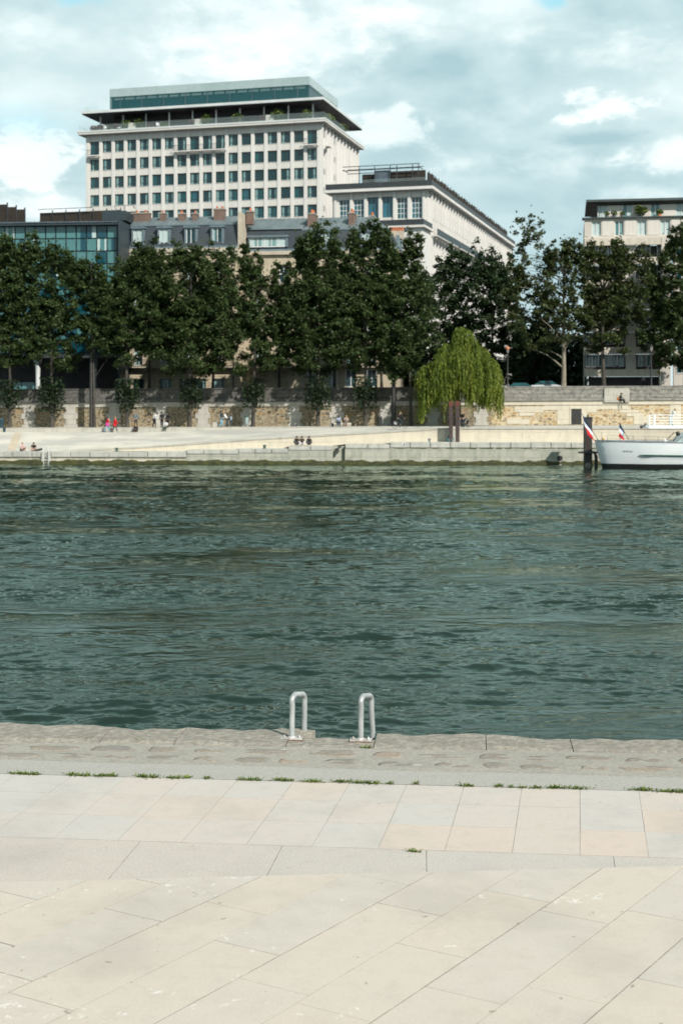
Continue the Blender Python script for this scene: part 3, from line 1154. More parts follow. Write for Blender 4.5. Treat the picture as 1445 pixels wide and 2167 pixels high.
# dressed stones patched into the sunlit part
for (a, b, y0, y1) in [(1088, 1150, 860, 872), (1150, 1206, 850, 868), (1178, 1208, 868, 898), (1098, 1130, 873, 880), (1072, 1102, 884, 897), (1100, 1120, 886, 898), (1240, 1262, 852, 872), (1262, 1330, 851, 866), (1275, 1320, 840, 852), (1310, 1350, 867, 873), (1325, 1362, 874, 881), (1340, 1378, 881, 898), (1365, 1425, 850, 856), (1416, 1440, 850, 905), (1228, 1242, 862, 898), (1196, 1246, 852, 864)]:
    mb = MB()
    za, zb = bz(a, y1, O_WALL), bz(a, y0, O_WALL)
    mb.box(ews(a), ews(b), O_WALL - 0.035 - rr.uniform(0, 0.012), O_WALL + 0.1, max(za, base_z(ews(a)) - 0.05), min(zb, 5.945 + 0.005 * ews(a)))
    mb.build('dressed_block', M['cream_blocks'], ew)
# raised piece of coping and doorway on the right
mb = MB()
mb.box(ews(1277), ews(1330), O_WALL - 0.34, O_WALL + 0.2, bz(1300, 851, O_WALL), bz(1300, 822, O_WALL))
mb.build('pier', M['ledge_stone'], ew)
mb = MB()
z0, z1 = bz(1218, 897, O_WALL), bz(1218, 865, O_WALL)
a, b = ews(1207.5), ews(1229.5)
mb.box(a, b, O_WALL - 0.06, O_WALL + 0.05, z0 - 0.05, z1)
dr = mb.build('doorway', M['black_iron'], ew)
mb = MB()
mb.box(a - 0.16, a, O_WALL - 0.10, O_WALL + 0.05, z0 - 0.05, z1)
mb.box(b, b + 0.16, O_WALL - 0.10, O_WALL + 0.05, z0 - 0.05, z1)
mb.box(a - 0.16, b + 0.16, O_WALL - 0.105, O_WALL + 0.05, z1 + 0.002, z1 + 0.22)
mb.build('door_surround', M['cream_blocks'], dr)
# ------------------------------------------------------------------ buildings
pm('tower_white', (0.63, 0.60, 0.56), (0.57, 0.545, 0.51), 0.35, 0.8, 0, (1, 1, 0.25))
pm('tower_pier', (0.65, 0.63, 0.60), (0.59, 0.57, 0.545), 0.3, 0.8, 0, (1, 1, 0.2))
pm('slab_white', (0.62, 0.64, 0.63), (0.54, 0.56, 0.55), 0.5, 0.6)
pm('fascia_glass', (0.34, 0.42, 0.42), (0.29, 0.37, 0.37), 0.25, 0.25, 0.0, spec=0.7)
pm('dark_interior_and_shade', (0.012, 0.014, 0.016), (0.02, 0.014, 0.016), 0.4, 0.6)  # near-black for unlit interiors and for shade painted under the tower slab
pm('frame_dark', (0.022, 0.035, 0.038), (0.03, 0.045, 0.05), 2, 0.5)
pm('frame_white', (0.62, 0.64, 0.63), (0.54, 0.56, 0.56), 2, 0.5)
pm('frame_teal', (0.020, 0.032, 0.038), (0.028, 0.044, 0.052), 2, 0.5)
glass('pane_dark', (0.006, 0.040, 0.048), 0.07, 0.5)
glass('pane_mid', (0.012, 0.085, 0.095), 0.07, 0.5)
glass('pane_blue', (0.03, 0.14, 0.19), 0.06, 0.6)
glass('pane_teal', (0.075, 0.20, 0.205), 0.10, 0.75)
glass('pane_deep', (0.006, 0.06, 0.085), 0.06, 0.7)
pm('curtain', (0.20, 0.33, 0.33), (0.12, 0.22, 0.225), 3, 0.6, 0, (5, 1, 0.4))
pm('curtain_pale', (0.46, 0.56, 0.55), (0.36, 0.47, 0.46), 3, 0.7, 0, (5, 1, 0.4))
pm('zinc', (0.155, 0.185, 0.195), (0.115, 0.14, 0.15), 0.7, 0.5, 0.1, (1, 0.5, 1))
pm('zinc_trim', (0.14, 0.19, 0.215), (0.11, 0.15, 0.17), 1.2, 0.5)
pm('slate', (0.036, 0.047, 0.057), (0.028, 0.036, 0.045), 1.0, 0.6, bmp=0.02)
ashlar('house_stone', (0.50, 0.42, 0.30), (0.45, 0.375, 0.265), (0.24, 0.20, 0.145), 1.3, 0.42, 0.022, (0.20, 0.165, 0.115), 0.5)
ashlar('house_stone_plain', (0.49, 0.42, 0.31), (0.45, 0.385, 0.28), (0.38, 0.32, 0.24), 1.6, 0.9, 0.01, (0.22, 0.18, 0.13), 0.5)
pm('house_trim', (0.50, 0.435, 0.34), (0.40, 0.35, 0.28), 0.8, 0.85)
ashlar('chimney_brick', (0.20, 0.115, 0.085), (0.15, 0.095, 0.075), (0.22, 0.18, 0.15), 0.45, 0.14, 0.02, (0.08, 0.06, 0.05), 0.5)
pm('chimney_cap', (0.36, 0.32, 0.28), (0.28, 0.25, 0.22), 2, 0.9)
pm('clay_pot', (0.55, 0.17, 0.06), (0.42, 0.13, 0.06), 4, 0.8)
pm('railing_iron', (0.015, 0.016, 0.018), (0.02, 0.02, 0.02), 2, 0.5)
pm('apartment_stone', (0.56, 0.51, 0.45), (0.50, 0.46, 0.41), 0.6, 0.85, 0, (1, 1, 0.4))
pm('apartment_panel', (0.62, 0.575, 0.52), (0.56, 0.525, 0.475), 1.2, 0.8, 0, (3, 1, 0.3))
pm('apartment_band', (0.58, 0.52, 0.43), (0.50, 0.45, 0.375), 0.9, 0.85, 0, (2.5, 1, 0.3))
pm('roof_green', (0.055, 0.075, 0.075), (0.045, 0.06, 0.06), 1, 0.5)
pm('brown_screen', (0.040, 0.029, 0.021), (0.020, 0.016, 0.012), 2.5, 0.85, 0, (3, 3, 0.5))
pm('steel_dark', (0.05, 0.058, 0.062), (0.035, 0.04, 0.044), 2, 0.5, 0.2)
pm('steel_blue', (0.11, 0.14, 0.165), (0.08, 0.10, 0.125), 1.5, 0.45, 0.2)
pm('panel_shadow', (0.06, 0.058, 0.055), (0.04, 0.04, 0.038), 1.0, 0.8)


def see_glass(name, tint, amount):
    m, g, bs = new_mat(name)
    bs.inputs['Base Color'].default_value = (*tint, 1)
    bs.inputs['Roughness'].default_value = 0.08
    tr = g.node('ShaderNodeBsdfTransparent')
    mx = g.node('ShaderNodeMixShader')
    mx.inputs[0].default_value = amount
    g.l.new(tr.outputs[0], mx.inputs[1])
    g.l.new(bs.outputs[0], mx.inputs[2])
    out = [n for n in m.node_tree.nodes if n.type == 'OUTPUT_MATERIAL'][0]
    g.l.new(mx.outputs[0], out.inputs[0])
    return m


see_glass('balustrade_glass', (0.40, 0.5, 0.5), 0.10)


def frame_mesh(wd, ht, t=0.06, nv=1, nh=0, dep=0.06, mat='frame_dark', low_bar=None):
    mb = MB()
    x0, x1 = -wd / 2, wd / 2
    mb.box(x0, x0 + t, 0, dep, 0, ht)
    mb.box(x1 - t, x1, 0, dep, 0, ht)
    mb.box(x0 + t, x1 - t, 0, dep, 0, t)
    mb.box(x0 + t, x1 - t, 0, dep, ht - t, ht)
    cols = [x0 + t + (wd - 2 * t) * k / (nv + 1) for k in range(nv + 2)]
    for c in cols[1:-1]:
        mb.box(c - t * 0.5, c + t * 0.5, 0.003, dep, t, ht - t)
    zs_ = [t + (ht - 2 * t) * k / (nh + 1) for k in range(1, nh + 1)] + ([low_bar] if low_bar else [])
    for z in zs_:
        edges = [x0 + t] + sum([[c - t * 0.5, c + t * 0.5] for c in cols[1:-1]], []) + [x1 - t]
        for a, b in zip(edges[::2], edges[1::2]):
            mb.box(a, b, 0.006, dep, z - t * 0.5, z + t * 0.5)
    return mb.mesh('window', M[mat])


def pane_mesh(wd, ht, y, bands, mats):
    """bands: list of (fraction of width, material slot)"""
    mb = MB()
    x = -wd / 2
    for f, k in bands:
        mb.face([(x, y, 0.02), (x + wd * f, y, 0.02), (x + wd * f, y, ht - 0.02), (x, y, ht - 0.02)], k)
        x += wd * f
    return mb.mesh('pane', [M[k] for k in mats])


def put_window(parent, x, y, z, frame, pane, rz=0.0, name='window'):
    wn = link(name, frame, parent)
    wn.location = (x, y, z)
    wn.rotation_euler = (0, 0, rz)
    link('pane', pane, wn)
    return wn


def facade(mb, wins, x0, x1, z0, z1, y=0.0, depth=0.3, m=0):
    """front wall with openings: wins = [(xa, xb, za, zb)]"""
    xs = sorted({x0, x1, *[w_[0] for w_ in wins], *[w_[1] for w_ in wins]})
    zs_ = sorted({z0, z1, *[w_[2] for w_ in wins], *[w_[3] for w_ in wins]})
    for za, zb in zip(zs_, zs_[1:]):
        run = None
        for xa, xb in zip(xs, xs[1:]):
            cx, cz = (xa + xb) / 2, (za + zb) / 2
            hit = any(w_[0] < cx < w_[1] and w_[2] < cz < w_[3] for w_ in wins)
            if hit:
                if run is not None:
                    mb.face([(run, y, za), (xa, y, za), (xa, y, zb), (run, y, zb)], m)
                    run = None
            elif run is None:
                run = xa
        if run is not None:
            mb.face([(run, y, za), (x1, y, za), (x1, y, zb), (run, y, zb)], m)
    for xa, xb, za, zb in wins:
        d = y + depth
        mb.face([(xa, y, za), (xb, y, za), (xb, d, za), (xa, d, za)], m)
        mb.face([(xa, y, zb), (xa, d, zb), (xb, d, zb), (xb, y, zb)], m)
        mb.face([(xa, y, za), (xa, d, za), (xa, d, zb), (xa, y, zb)], m)
        mb.face([(xb, y, za), (xb, y, zb), (xb, d, zb), (xb, d, za)], m)


def balcony(parent, x0, x1, y0, y1, z, h=0.95, slab_m='house_trim', rail_m='railing_iron', bars=0.14, slab=0.14):
    mb = MB()
    mb.box(x0, x1, y0, y1, z - slab, z)
    b = mb.build('balcony', M[slab_m], parent)
    mb = MB()
    mb.box(x0 + 0.03, x1 - 0.03, y0 + 0.04, y0 + 0.07, z + h - 0.05, z + h)
    mb.box(x0 + 0.03, x1 - 0.03, y0 + 0.04, y0 + 0.07, z + 0.06, z + 0.10)
    k = x0 + 0.05
    while k < x1 - 0.04:
        mb.box(k - 0.012, k + 0.012, y0 + 0.043, y0 + 0.067, z + 0.002, z + h - 0.051)
        k += bars
    for xx in (x0 + 0.02, x1 - 0.05):
        mb.box(xx, xx + 0.03, y0 + 0.072, y1, z + h - 0.045, z + h - 0.005)
    mb.build('railing', M[rail_m], b)
    return b


# ---------------- white tower with the glass crown
TH = R(-15.06)
TY = 232.0
tw = thing('office_tower', 'tall white tower with a grid of dark windows and a two storey glass crown', 'tower', (-3.62, TY, 0), TH)
TL, TD = 43.97, 25.4
NCOL = 18
wx = [-TL + 0.8 + 2.40 * k for k in range(NCOL)]
WW = 1.74
ROWS = 5
front, piers = MB(), MB()
wins = []
balc_cols = {0, 7, 8, 9, 10, 17}
for r in range(ROWS):
    zt = 53.2 - 3.21 * r
    for k in range(NCOL):
        zb = zt - (2.5 if (r == 0 and k in balc_cols) else 2.0)
        wins.append((wx[k], wx[k] + WW, zb, zt))
facade(front, wins, -TL, 0.0, 7.0, 54.35, 0.0, 0.26)
front.face([(-TL, 0, 7), (-TL, 0, 54.35), (-TL, TD, 54.35), (-TL, TD, 7)])
front.face([(-TL, TD, 7), (-TL, TD, 54.35), (0, TD, 54.35), (0, TD, 7)])
front.build('wall', M['tower_white'], tw)
# pilasters on the front
edges = [-TL] + [x + WW for x in wx]
lefts = wx + [0.0]
for a, b in zip(edges, lefts):
    c = (a + b) / 2
    hw = 0.27
    if a == -TL:
        c, hw = -TL + 0.30, 0.30
    if b == 0.0:
        c, hw = -0.30, 0.30
    piers.box(c - hw, c + hw, -0.09, -0.002, 7.0, 54.34)
piers.build('pilaster_row', M['tower_pier'], tw)['kind'] = 'stuff'
fr = frame_mesh(WW, 2.0, 0.07, 1, 0, 0.07, 'frame_dark', 0.55)
fr_t = frame_mesh(WW, 2.5, 0.07, 1, 0, 0.07, 'frame_dark')
MS = ['pane_dark', 'pane_mid', 'curtain', 'pane_blue', 'curtain_pale']


def panes(ht):
    return [pane_mesh(WW, ht, 0.05, b, MS) for b in (
        [(1.0, 0)], [(1.0, 0)], [(0.5, 1), (0.5, 0)], [(0.18, 1), (0.20, 2), (0.62, 0)], [(0.12, 0), (0.24, 2), (0.64, 0)],
        [(0.10, 0), (0.24, 2), (0.40, 0), (0.18, 2), (0.08, 0)], [(0.30, 2), (0.70, 1)], [(0.3, 1), (0.35, 3), (0.35, 0)], [(0.6, 0), (0.22, 2), (0.18, 1)])]


pv, pv_t = panes(2.0), panes(2.5)
rr = random.Random(21)
for r in range(ROWS):
    for k in range(NCOL):
        xa, xb, zb, zt = wins[r * NCOL + k]
        tall = zt - zb > 2.2
        i = rr.choice([0, 1, 2, 3, 3, 4, 4, 5, 8]) if r < 3 else rr.choice([0, 2, 3, 4, 5, 6, 6, 7, 8])
        put_window(tw, (xa + xb) / 2, 0.20, zb, fr_t if tall else fr, (pv_t if tall else pv)[i])
sill = MB()
for xa, xb, zb, zt in wins:
    sill.box(xa - 0.04, xb + 0.04, -0.05, 0.18, zb - 0.08, zb - 0.003)
sill.build('sill_course', M['tower_white'], tw)['kind'] = 'stuff'
for a, b in ((0, 0), (7, 10), (17, 17)):
    balcony(tw, wx[a] - 0.35, wx[b] + WW + 0.35, -0.95, -0.225, 50.62, 1.0, 'tower_pier', 'railing_iron', 0.16, 0.18)
# right-hand face: close-set fins
side = MB()
side.box(-0.3, 0.0, 0.003, TD, 7, 54.34, skip='l')
side.build('side_wall', M['tower_pier'], tw)
fins = MB()
for k in range(12):
    y = 0.05 + (TD - 0.6) * k / 11
    fins.box(0.002, 0.42, y, y + 0.5, 7, 54.33)
fins.build('fin_row', M['tower_pier'], tw)['kind'] = 'stuff'
sw = frame_mesh(0.7, 1.0, 0.05, 0, 0)
sp = pane_mesh(0.7, 1.0, 0.04, [(1.0, 0)], MS)
for r in range(5):
    for k in (0, 3):
        put_window(tw, 0.06, 1.5 + 2.25 * k + 0.35, 52.2 - 3.21 * r, sw, sp, R(90), 'side_window')
mb = MB()
mb.box(0.43, 1.2, 1.2, 3.2, 50.5, 50.66)
mb.build('side_balcony', M['tower_pier'], tw)
balcony(tw, 0.0, 0.0 + 0.02, 0, 0.02, 50.62) if False else None
# cornice and terrace
mb = MB()
mb.box(-TL - 1.15, 1.15, -1.15, TD + 1.0, 54.352, 54.72)
mb.build('cornice', M['tower_white'], tw, 0.03)
mb = MB()
mb.box(-TL - 1.22, 1.22, -1.22, TD + 1.05, 54.723, 55.0)
mb.build('terrace_deck', M['slab_white'], tw)
mb = MB()
mb.box(-TL - 0.95, 0.95, -0.98, -0.95, 55.0, 56.05)
mb.box(0.95, 0.98, -0.95, TD + 0.8, 55.0, 56.05)
mb.box(-TL - 0.98, -TL - 0.95, -0.95, TD + 0.8, 55.0, 56.05)
mb.build('terrace_balustrade', M['balustrade_glass'], tw)
mb = MB()
mb.box(-TL + 4.0, -2.0, 3.2, TD - 2, 55.002, 58.0)
mb.build('terrace_glazing', M['dark_interior_and_shade'], tw)
for k in range(10):
    mb = MB()
    x = -TL + 2.2 + k * 4.45
    mb.box(x - 0.11, x + 0.11, 1.2, 1.42, 55.003, 58.0)
    mb.build('terrace_column', M['slab_white'], tw)
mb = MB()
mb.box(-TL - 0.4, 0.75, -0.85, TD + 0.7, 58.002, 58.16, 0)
mb.build('soffit', M['dark_interior_and_shade'], tw)  # shadow under the roof slab painted as a near-black underside
mb = MB()
mb.box(-TL - 0.5, 0.85, -0.95, TD + 0.8, 58.163, 58.62, 0)
mb.build('roof_slab', M['slab_white'], tw)
gx0, gx1, gy0, gy1 = -TL + 3.7, -2.6, 2.0, 20.9
mb = MB()
mb.box(gx0 + 0.3, gx1 - 0.3, gy0 + 0.3, gy1 - 0.3, 58.623, 61.5)
mb.build('crown_interior', M['pane_deep'], tw)
mb = MB()
mb.box(gx0, gx1, gy0, gy0 + 0.05, 58.625, 61.55)
mb.box(gx1 - 0.05, gx1, gy0 + 0.05, gy1, 58.625, 61.55)
mb.box(gx0, gx0 + 0.05, gy0 + 0.05, gy1, 58.625, 61.55)
mb.build('crown_glazing', M['crown_glass'] if 'crown_glass' in M else see_glass('crown_glass', (0.02, 0.10, 0.11), 0.35), tw)
mb = MB()
mb.box(gx0 - 0.03, gx1 + 0.03, gy0 - 0.03, gy1 + 0.03, 61.553, 63.0)
mb.build('crown_fascia', M['fascia_glass'], tw)
for k in range(9):
    mb = MB()
    x = gx0 + (gx1 - gx0) * (k + 0.5) / 9
    mb.box(x - 0.05, x + 0.05, gy0 - 0.028, gy0 - 0.003, 58.63, 61.55)
    mb.build('crown_mullion', M['steel_blue'], tw)
for k in range(17):
    mb = MB()
    x = gx0 + 0.6 + (gx1 - gx0 - 1.2) * k / 17
    mb.face([(x + 0.2, gy0 + 0.10, 60.95), (x + 2.0, gy0 + 0.10, 60.95), (x + 2.0, gy0 + 0.24, 61.5), (x + 0.2, gy0 + 0.24, 61.5)])
    mb.face([(x + 0.2, gy0 + 0.13, 60.95), (x + 0.2, gy0 + 0.27, 61.5), (x + 2.0, gy0 + 0.27, 61.5), (x + 2.0, gy0 + 0.13, 60.95)])
    mb.build('skylight_strip', M['curtain_pale'], tw)  # brightness of the crown's skylights put into these pale strips
mb = MB()
mb.box(-TL - 0.3, gx0 - 1.2, 0.0, 0.03, 58.622, 59.6)
mb.box(-TL - 0.3, -TL - 0.27, 0.03, 18, 58.622, 59.6)
mb.build('roof_balustrade', M['balustrade_glass'], tw)


def on_tower(x, y):
    c, s = math.cos(TH), math.sin(TH)
    return (-3.62 + x * c - y * s, TY + x * s + y * c)


# ---------------- lower wing of the tower
WH = R(-16.0)
wg = thing('office_wing', 'lower white wing right of the tower with a long finned side and planted roof terrace', 'building', (13.7, 215.0, 0), WH)
WL, WD = 15.8, 86.0
fw, wins = MB(), []
bays = [-WL + 1.15 + 2.40 * k for k in range(6)]
for k in range(6):
    if k in (2, 3):
        wins += [(bays[k], bays[k] + 1.75, 36.0, 39.35), (bays[k], bays[k] + 1.75, 33.0, 35.55)]
    else:
        wins += [(bays[k], bays[k] + 1.75, 35.7, 39.1), (bays[k], bays[k] + 1.75, 33.6, 35.0)]
facade(fw, wins, -WL, 0, 7, 40.2, 0, 0.4)
fw.face([(-WL, 0, 7), (-WL, 0, 40.2), (-WL, 30, 40.2), (-WL, 30, 7)])
fw.build('wall', M['tower_white'], wg)
p_wing = [pane_mesh(1.75, 3.4, 0.05, b, MS) for b in ([(0.5, 1), (0.5, 3)], [(0.3, 3), (0.4, 1), (0.3, 3)])]
p_wing_s = [pane_mesh(1.75, z, 0.05, [(0.5, 1), (0.5, 3)], MS) for z in (1.4, 2.55)]
p_wing_f = pane_mesh(1.75, 3.35, 0.05, [(0.45, 3), (0.1, 1), (0.45, 3)], MS)
f_grid = frame_mesh(1.75, 3.4, 0.09, 2, 3, 0.09, 'frame_white')
f_grid_s = frame_mesh(1.75, 1.4, 0.09, 2, 1, 0.09, 'frame_white')
f_door = frame_mesh(1.75, 3.35, 0.07, 1, 0, 0.08, 'frame_dark')
f_door_s = frame_mesh(1.75, 2.55, 0.07, 1, 0, 0.08, 'frame_dark')
for k in range(6):
    x = bays[k] + 0.875
    if k in (2, 3):
        put_window(wg, x, 0.3, 36.0, f_door, p_wing_f)
        put_window(wg, x, 0.3, 33.0, f_door_s, p_wing_s[1])
    else:
        put_window(wg, x, 0.3, 35.7, f_grid, p_wing[k % 2])
        put_window(wg, x, 0.3, 33.6, f_grid_s, p_wing_s[0])
mb = MB()
for k in range(7):
    c = (-WL + 0.55) if k == 0 else (-0.55 if k == 6 else bays[k] - 0.325)
    mb.box(c - 0.22, c + 0.22, -0.2, -0.002, 32.5, 40.19)
mb.build('pilaster_row', M['tower_pier'], wg)['kind'] = 'stuff'
# long side
mb = MB()
wins = []
for k in range(35):
    y = 2.6 + 2.4 * k
    wins.append((y, y + 1.35, 36.6, 37.85))
    wins.append((y, y + 1.35, 33.3, 34.75))
sd_mb = MB()
facade(sd_mb, wins, 0.0, WD, 7, 40.2, 0, 0.35)
sd_mb.v = [(-y, x, z) for x, y, z in sd_mb.v]
sd_mb.f = [tuple(f) for f in sd_mb.f]
sd_mb.build('side_wall', M['tower_pier'], wg)
s_f = frame_mesh(1.35, 1.25, 0.06, 1, 0)
s_p = pane_mesh(1.35, 1.25, 0.05, [(0.5, 0), (0.5, 1)], MS)
s_f2 = frame_mesh(1.35, 1.45, 0.06, 1, 0)
s_p2 = pane_mesh(1.35, 1.45, 0.05, [(1.0, 0)], MS)
for k in range(35):
    y = 2.6 + 2.4 * k + 0.675
    put_window(wg, -0.28, y, 36.6, s_f, s_p, R(90), 'side_window')
    put_window(wg, -0.28, y, 33.3, s_f2, s_p2, R(90), 'side_window')
mb = MB()
for k in range(36):
    y = 2.0 + 2.4 * k
    mb.box(0.002, 0.45, y - 0.2, y + 0.2, 7, 40.19)
    mb.box(0.002, 0.30, y + 0.58, y + 1.92, 35.9, 36.52)
mb.build('fin_row', M['tower_pier'], wg)['kind'] = 'stuff'
mb = MB()
mb.box(0.46, 1.3, 1.6, 78, 32.95, 33.1)
sb = mb.build('side_balcony', M['tower_white'], wg)
mb = MB()
mb.box(1.22, 1.26, 1.7, 77, 33.1, 34.2)
mb.build('railing', M['frame_dark'], sb)
mb = MB()
mb.box(-WL - 1.1, 1.1, -1.1, WD, 40.202, 40.65)
mb.build('cornice', M['tower_pier'], wg)
mb = MB()
mb.box(-WL - 0.9, 0.9, -0.9, WD, 40.653, 41.6)
mb.build('roof_parapet', M['steel_dark'], wg)
mb = MB()
mb.box(-WL + 3, -0.5, 1.4, 1.45, 41.602, 42.5)
mb.build('terrace_rail', M['balustrade_glass'], wg)
# roof screens along the side and the pergola at the front
for k in range(32):
    mb = MB()
    y = 3.2 + 2.55 * k
    mb.box(-0.75, -0.45, y, y + 1.5, 41.603, 43.5 + 0.12 * math.sin(k * 1.7))
    s_ = mb.build('roof_screen', M['brown_screen'], wg)
    mb = MB()
    mb.box(-0.85, -0.72, y + 1.53, y + 1.66, 41.603, 44.0)
    mb.build('screen_post', M['steel_dark'], s_)
pg = MB()
for x in (-WL + 4.0, -9.2, -6.6, -5.5, -2.9, -1.9):
    pg.box(x - 0.06, x + 0.06, 1.9, 2.02, 41.603, 44.7)
for z in (44.1, 44.75):
    pg.box(-WL + 1.2, -1.7, 1.9, 2.02, z, z + 0.11)
    pg.box(-WL + 1.2, -1.7, 4.9, 5.02, z, z + 0.11)
for x in (-WL + 1.2, -1.9):
    pg.box(x, x + 0.1, 2.03, 4.89, 44.3, 44.4)
pg.build('roof_pergola', M['steel_dark'], wg)
for (a, b, h, mt) in ((-WL + 4.2, -WL + 6.4, 43.6, 'brown_screen'), (-8.5, -1.0, 43.9, 'brown_screen'), (-WL + 6.5, -WL + 9.0, 44.0, 'steel_blue')):
    mb = MB()
    mb.box(a, b, 3.0 if mt == 'brown_screen' else 2.2, 3.3 if mt == 'brown_screen' else 3.6, 41.603, h)
    mb.build('roof_cabin' if mt == 'steel_blue' else 'terrace_screen', M[mt], wg)
# white annex standing in front of the wing
def corner_at(px, Y):
    return X_at(px, Y), Y


ax, ay = corner_at(893, 208.0)
an = thing('white_annex', 'plain white block in front of the finned wing with a dark planted terrace on top', 'building', (ax, ay, 0), WH)
kk = 2850 / 208.0
mb = MB()
mb.box(-9.0, 0, 0, 6.0, 7, EYE + (845 - 481) / kk)
mb.build('wall', M['tower_pier'], an)
mb = MB()
zt = EYE + (845 - 481) / kk
mb.box(-9.3, 0.5, -0.5, 6.2, zt + 0.002, zt + 0.35)
mb.build('cornice', M['tower_white'], an)
mb = MB()
mb.box(-9.3, 0.3, -0.45, 6.1, zt + 0.353, zt + 1.25)
mb.build('terrace_parapet', M['steel_dark'], an)

# ---------------- left wing roof terrace
lx, ly = X_at(-60, 183.0), 183.0
lw = thing('left_wing', 'dark roofed wing far left with stepped brown hedge screens along its terrace', 'building', (lx, ly, 0), R(-15.06))
z0 = 29.5
mb = MB()
mb.box(-30, 0, 0, 17.6, 7, z0 + 1.2)
mb.box(0.003, 15.0, 17.0, 40, 7, z0 + 1.2)
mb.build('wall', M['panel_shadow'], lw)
for k in range(7):
    y = 0.3 + 2.6 * k
    mb = MB()
    mb.box(-2.2, -0.6, y, y + 0.35, z0 + 1.203, 34.75)
    s_ = mb.build('roof_screen', M['brown_screen'], lw)
    mb = MB()
    mb.box(-0.58, -0.44, y - 0.05, y + 0.12, z0 + 1.203, 35.0)
    mb.build('screen_post', M['steel_dark'], s_)
for k in range(6):
    x = 0.2 + 2.2 * k
    mb = MB()
    mb.box(x, x + 2.05, 19.2, 19.5, z0 + 1.203, 34.6)
    s_ = mb.build('roof_screen', M['brown_screen'], lw)
    mb = MB()
    mb.box(x + 2.08, x + 2.2, 19.0, 19.15, z0 + 1.203, 34.9)
    mb.build('screen_post', M['steel_dark'], s_)
mb = MB()
mb.box(0.2, 9.0, 18.6, 18.68, 35.0, 35.08)
mb.build('roof_rail', M['steel_dark'], lw)

# ---------------- glass office block at left
GH = R(-5.0)
gY = 171.0
gx_r = X_at(249, gY)
gb = thing('glass_office', 'teal glass office block behind the leftmost trees with a ribbed blue grey roof', 'building', (gx_r, gY, 0), GH)
kz = 2850 / gY
ztop = EYE + (845 - 477) / kz
GW = 24.0
colw = 1.33
levels = [ztop - 1.62 * k for k in range(0, 11)]
back = MB()
back.box(-GW, 0, 0.12, 14, 12.3, ztop)
back.build('core', M['frame_teal'], gb)
GP = ['pane_teal', 'pane_deep', 'pane_blue', 'curtain_pale']
gv = [pane_mesh(colw - 0.16, 1.5, 0, b, GP) for b in ([(1, 0)], [(1, 1)], [(0.4, 0), (0.6, 1)], [(0.55, 1), (0.45, 3)], [(1, 2)], [(0.3, 3), (0.5, 0), (0.2, 3)])]
rr = random.Random(5)
n_c = int(GW / colw)
pick_top = {0: 0, 1: 1, 2: 3, 3: 2, 4: 0, 5: 0, 6: 0, 7: 0, 8: 0, 9: 0, 10: 5, 11: 0, 12: 1, 13: 0}
for r in range(5):
    for c in range(n_c):
        i = pick_top.get(c, 0) if r == 0 else rr.choice([0, 0, 0, 0, 2, 5, 1, 2])
        p = link('window', gv[i], gb)
        p.location = (-(c + 0.5) * colw, -0.05, levels[r + 1] + 0.06)
low = MB()
for r in range(5, 10):
    for c in range(n_c):
        x = -(c + 0.5) * colw
        low.face([(x - 0.58, -0.05, levels[r + 1] + 0.06), (x + 0.58, -0.05, levels[r + 1] + 0.06), (x + 0.58, -0.05, levels[r + 1] + 1.55), (x - 0.58, -0.05, levels[r + 1] + 1.55)], rr.choice([0, 0, 1, 1, 2]))
low.build('lower_glazing', [M[k] for k in GP], gb)['kind'] = 'stuff'
mb = MB()
mb.box(-GW - 0.6, 0.35, -0.9, 14, ztop + 0.004, ztop + 0.42)
mb.build('eaves', M['frame_teal'], gb)
mb = MB()
nrib = 90
prof = []
for i in range(nrib + 1):
    x = -GW - 0.6 + (GW + 1.0) * i / nrib
    prof.append((x, 0.05 if i % 2 else 0.0))
mb.grid([[(x, -1.0, ztop + 0.425 + h) for x, h in prof], [(x, 5.5, ztop + 0.95 + h) for x, h in prof], [(x, 14, ztop + 1.0 + h) for x, h in prof]])
mb.grid([[(x, -1.0, ztop + 0.30) for x, h in prof], [(x, -1.0, ztop + 0.425 + h) for x, h in prof]])
mb.build('roof', M['steel_blue'], gb)
mb = MB()
mb.box(0.36, 0.6, -1.05, 14, 7, ztop + 0.55)
mb.build('downpipe_fin', M['frame_teal'], gb)
mb = MB()
mb.box(-2.75, 0.33, 3.0, 8, ztop + 1.05, ztop + 2.3)
mb.build('plant_room', M['frame_teal'], gb)
mb = MB()
mb.tube([(-0.9, 3.4, ztop + 2.3), (-1.3, 3.4, ztop + 2.95), (1.2, 3.4, ztop + 3.05), (1.4, 3.4, ztop + 2.6)], 0.05, 6)
mb.tube([(0.1, 3.4, ztop + 2.3), (0.1, 3.4, ztop + 3.0)], 0.04, 6)
mb.build('roof_rail', M['steel_dark'], gb)
# open ground floor with pale columns
mb = MB()
mb.box(-GW, 0, 5.5, 6, 7, 12.28)
mb.build('ground_floor', M['dark_interior_and_shade'], gb)
mb = MB()
mb.box(-GW, 0.3, -0.35, 0.1, 12.0, 12.297)
mb.build('canopy_edge', M['steel_dark'], gb)
for px in (75, 197):
    mb = MB()
    cx = (X_at(px, gY + 0.6) - gx_r) / math.cos(GH)
    mb.lathe([(0.30, 7.0), (0.28, 9.6), (0.32, 10.8), (0.62, 12.0)], cx, 0.9, 12)
    mb.build('column', M['slab_white'], gb)
mb = MB()
a = (X_at(23, gY + 4) - gx_r)
mb.box(a, a + 1.0, 3.0, 3.1, 7.0, EYE + (845 - 809) / (2850 / (gY + 4)))
mb.box(a + 1.12, a + 2.8, 3.0, 3.1, 7.0, EYE + (845 - 809) / (2850 / (gY + 4)))
mb.build('shop_glazing', M['pane_teal'], gb)

# ---------------- stone houses with slate mansards
HH = R(-8.0)
HY = 173.0
kh = 2850 / HY


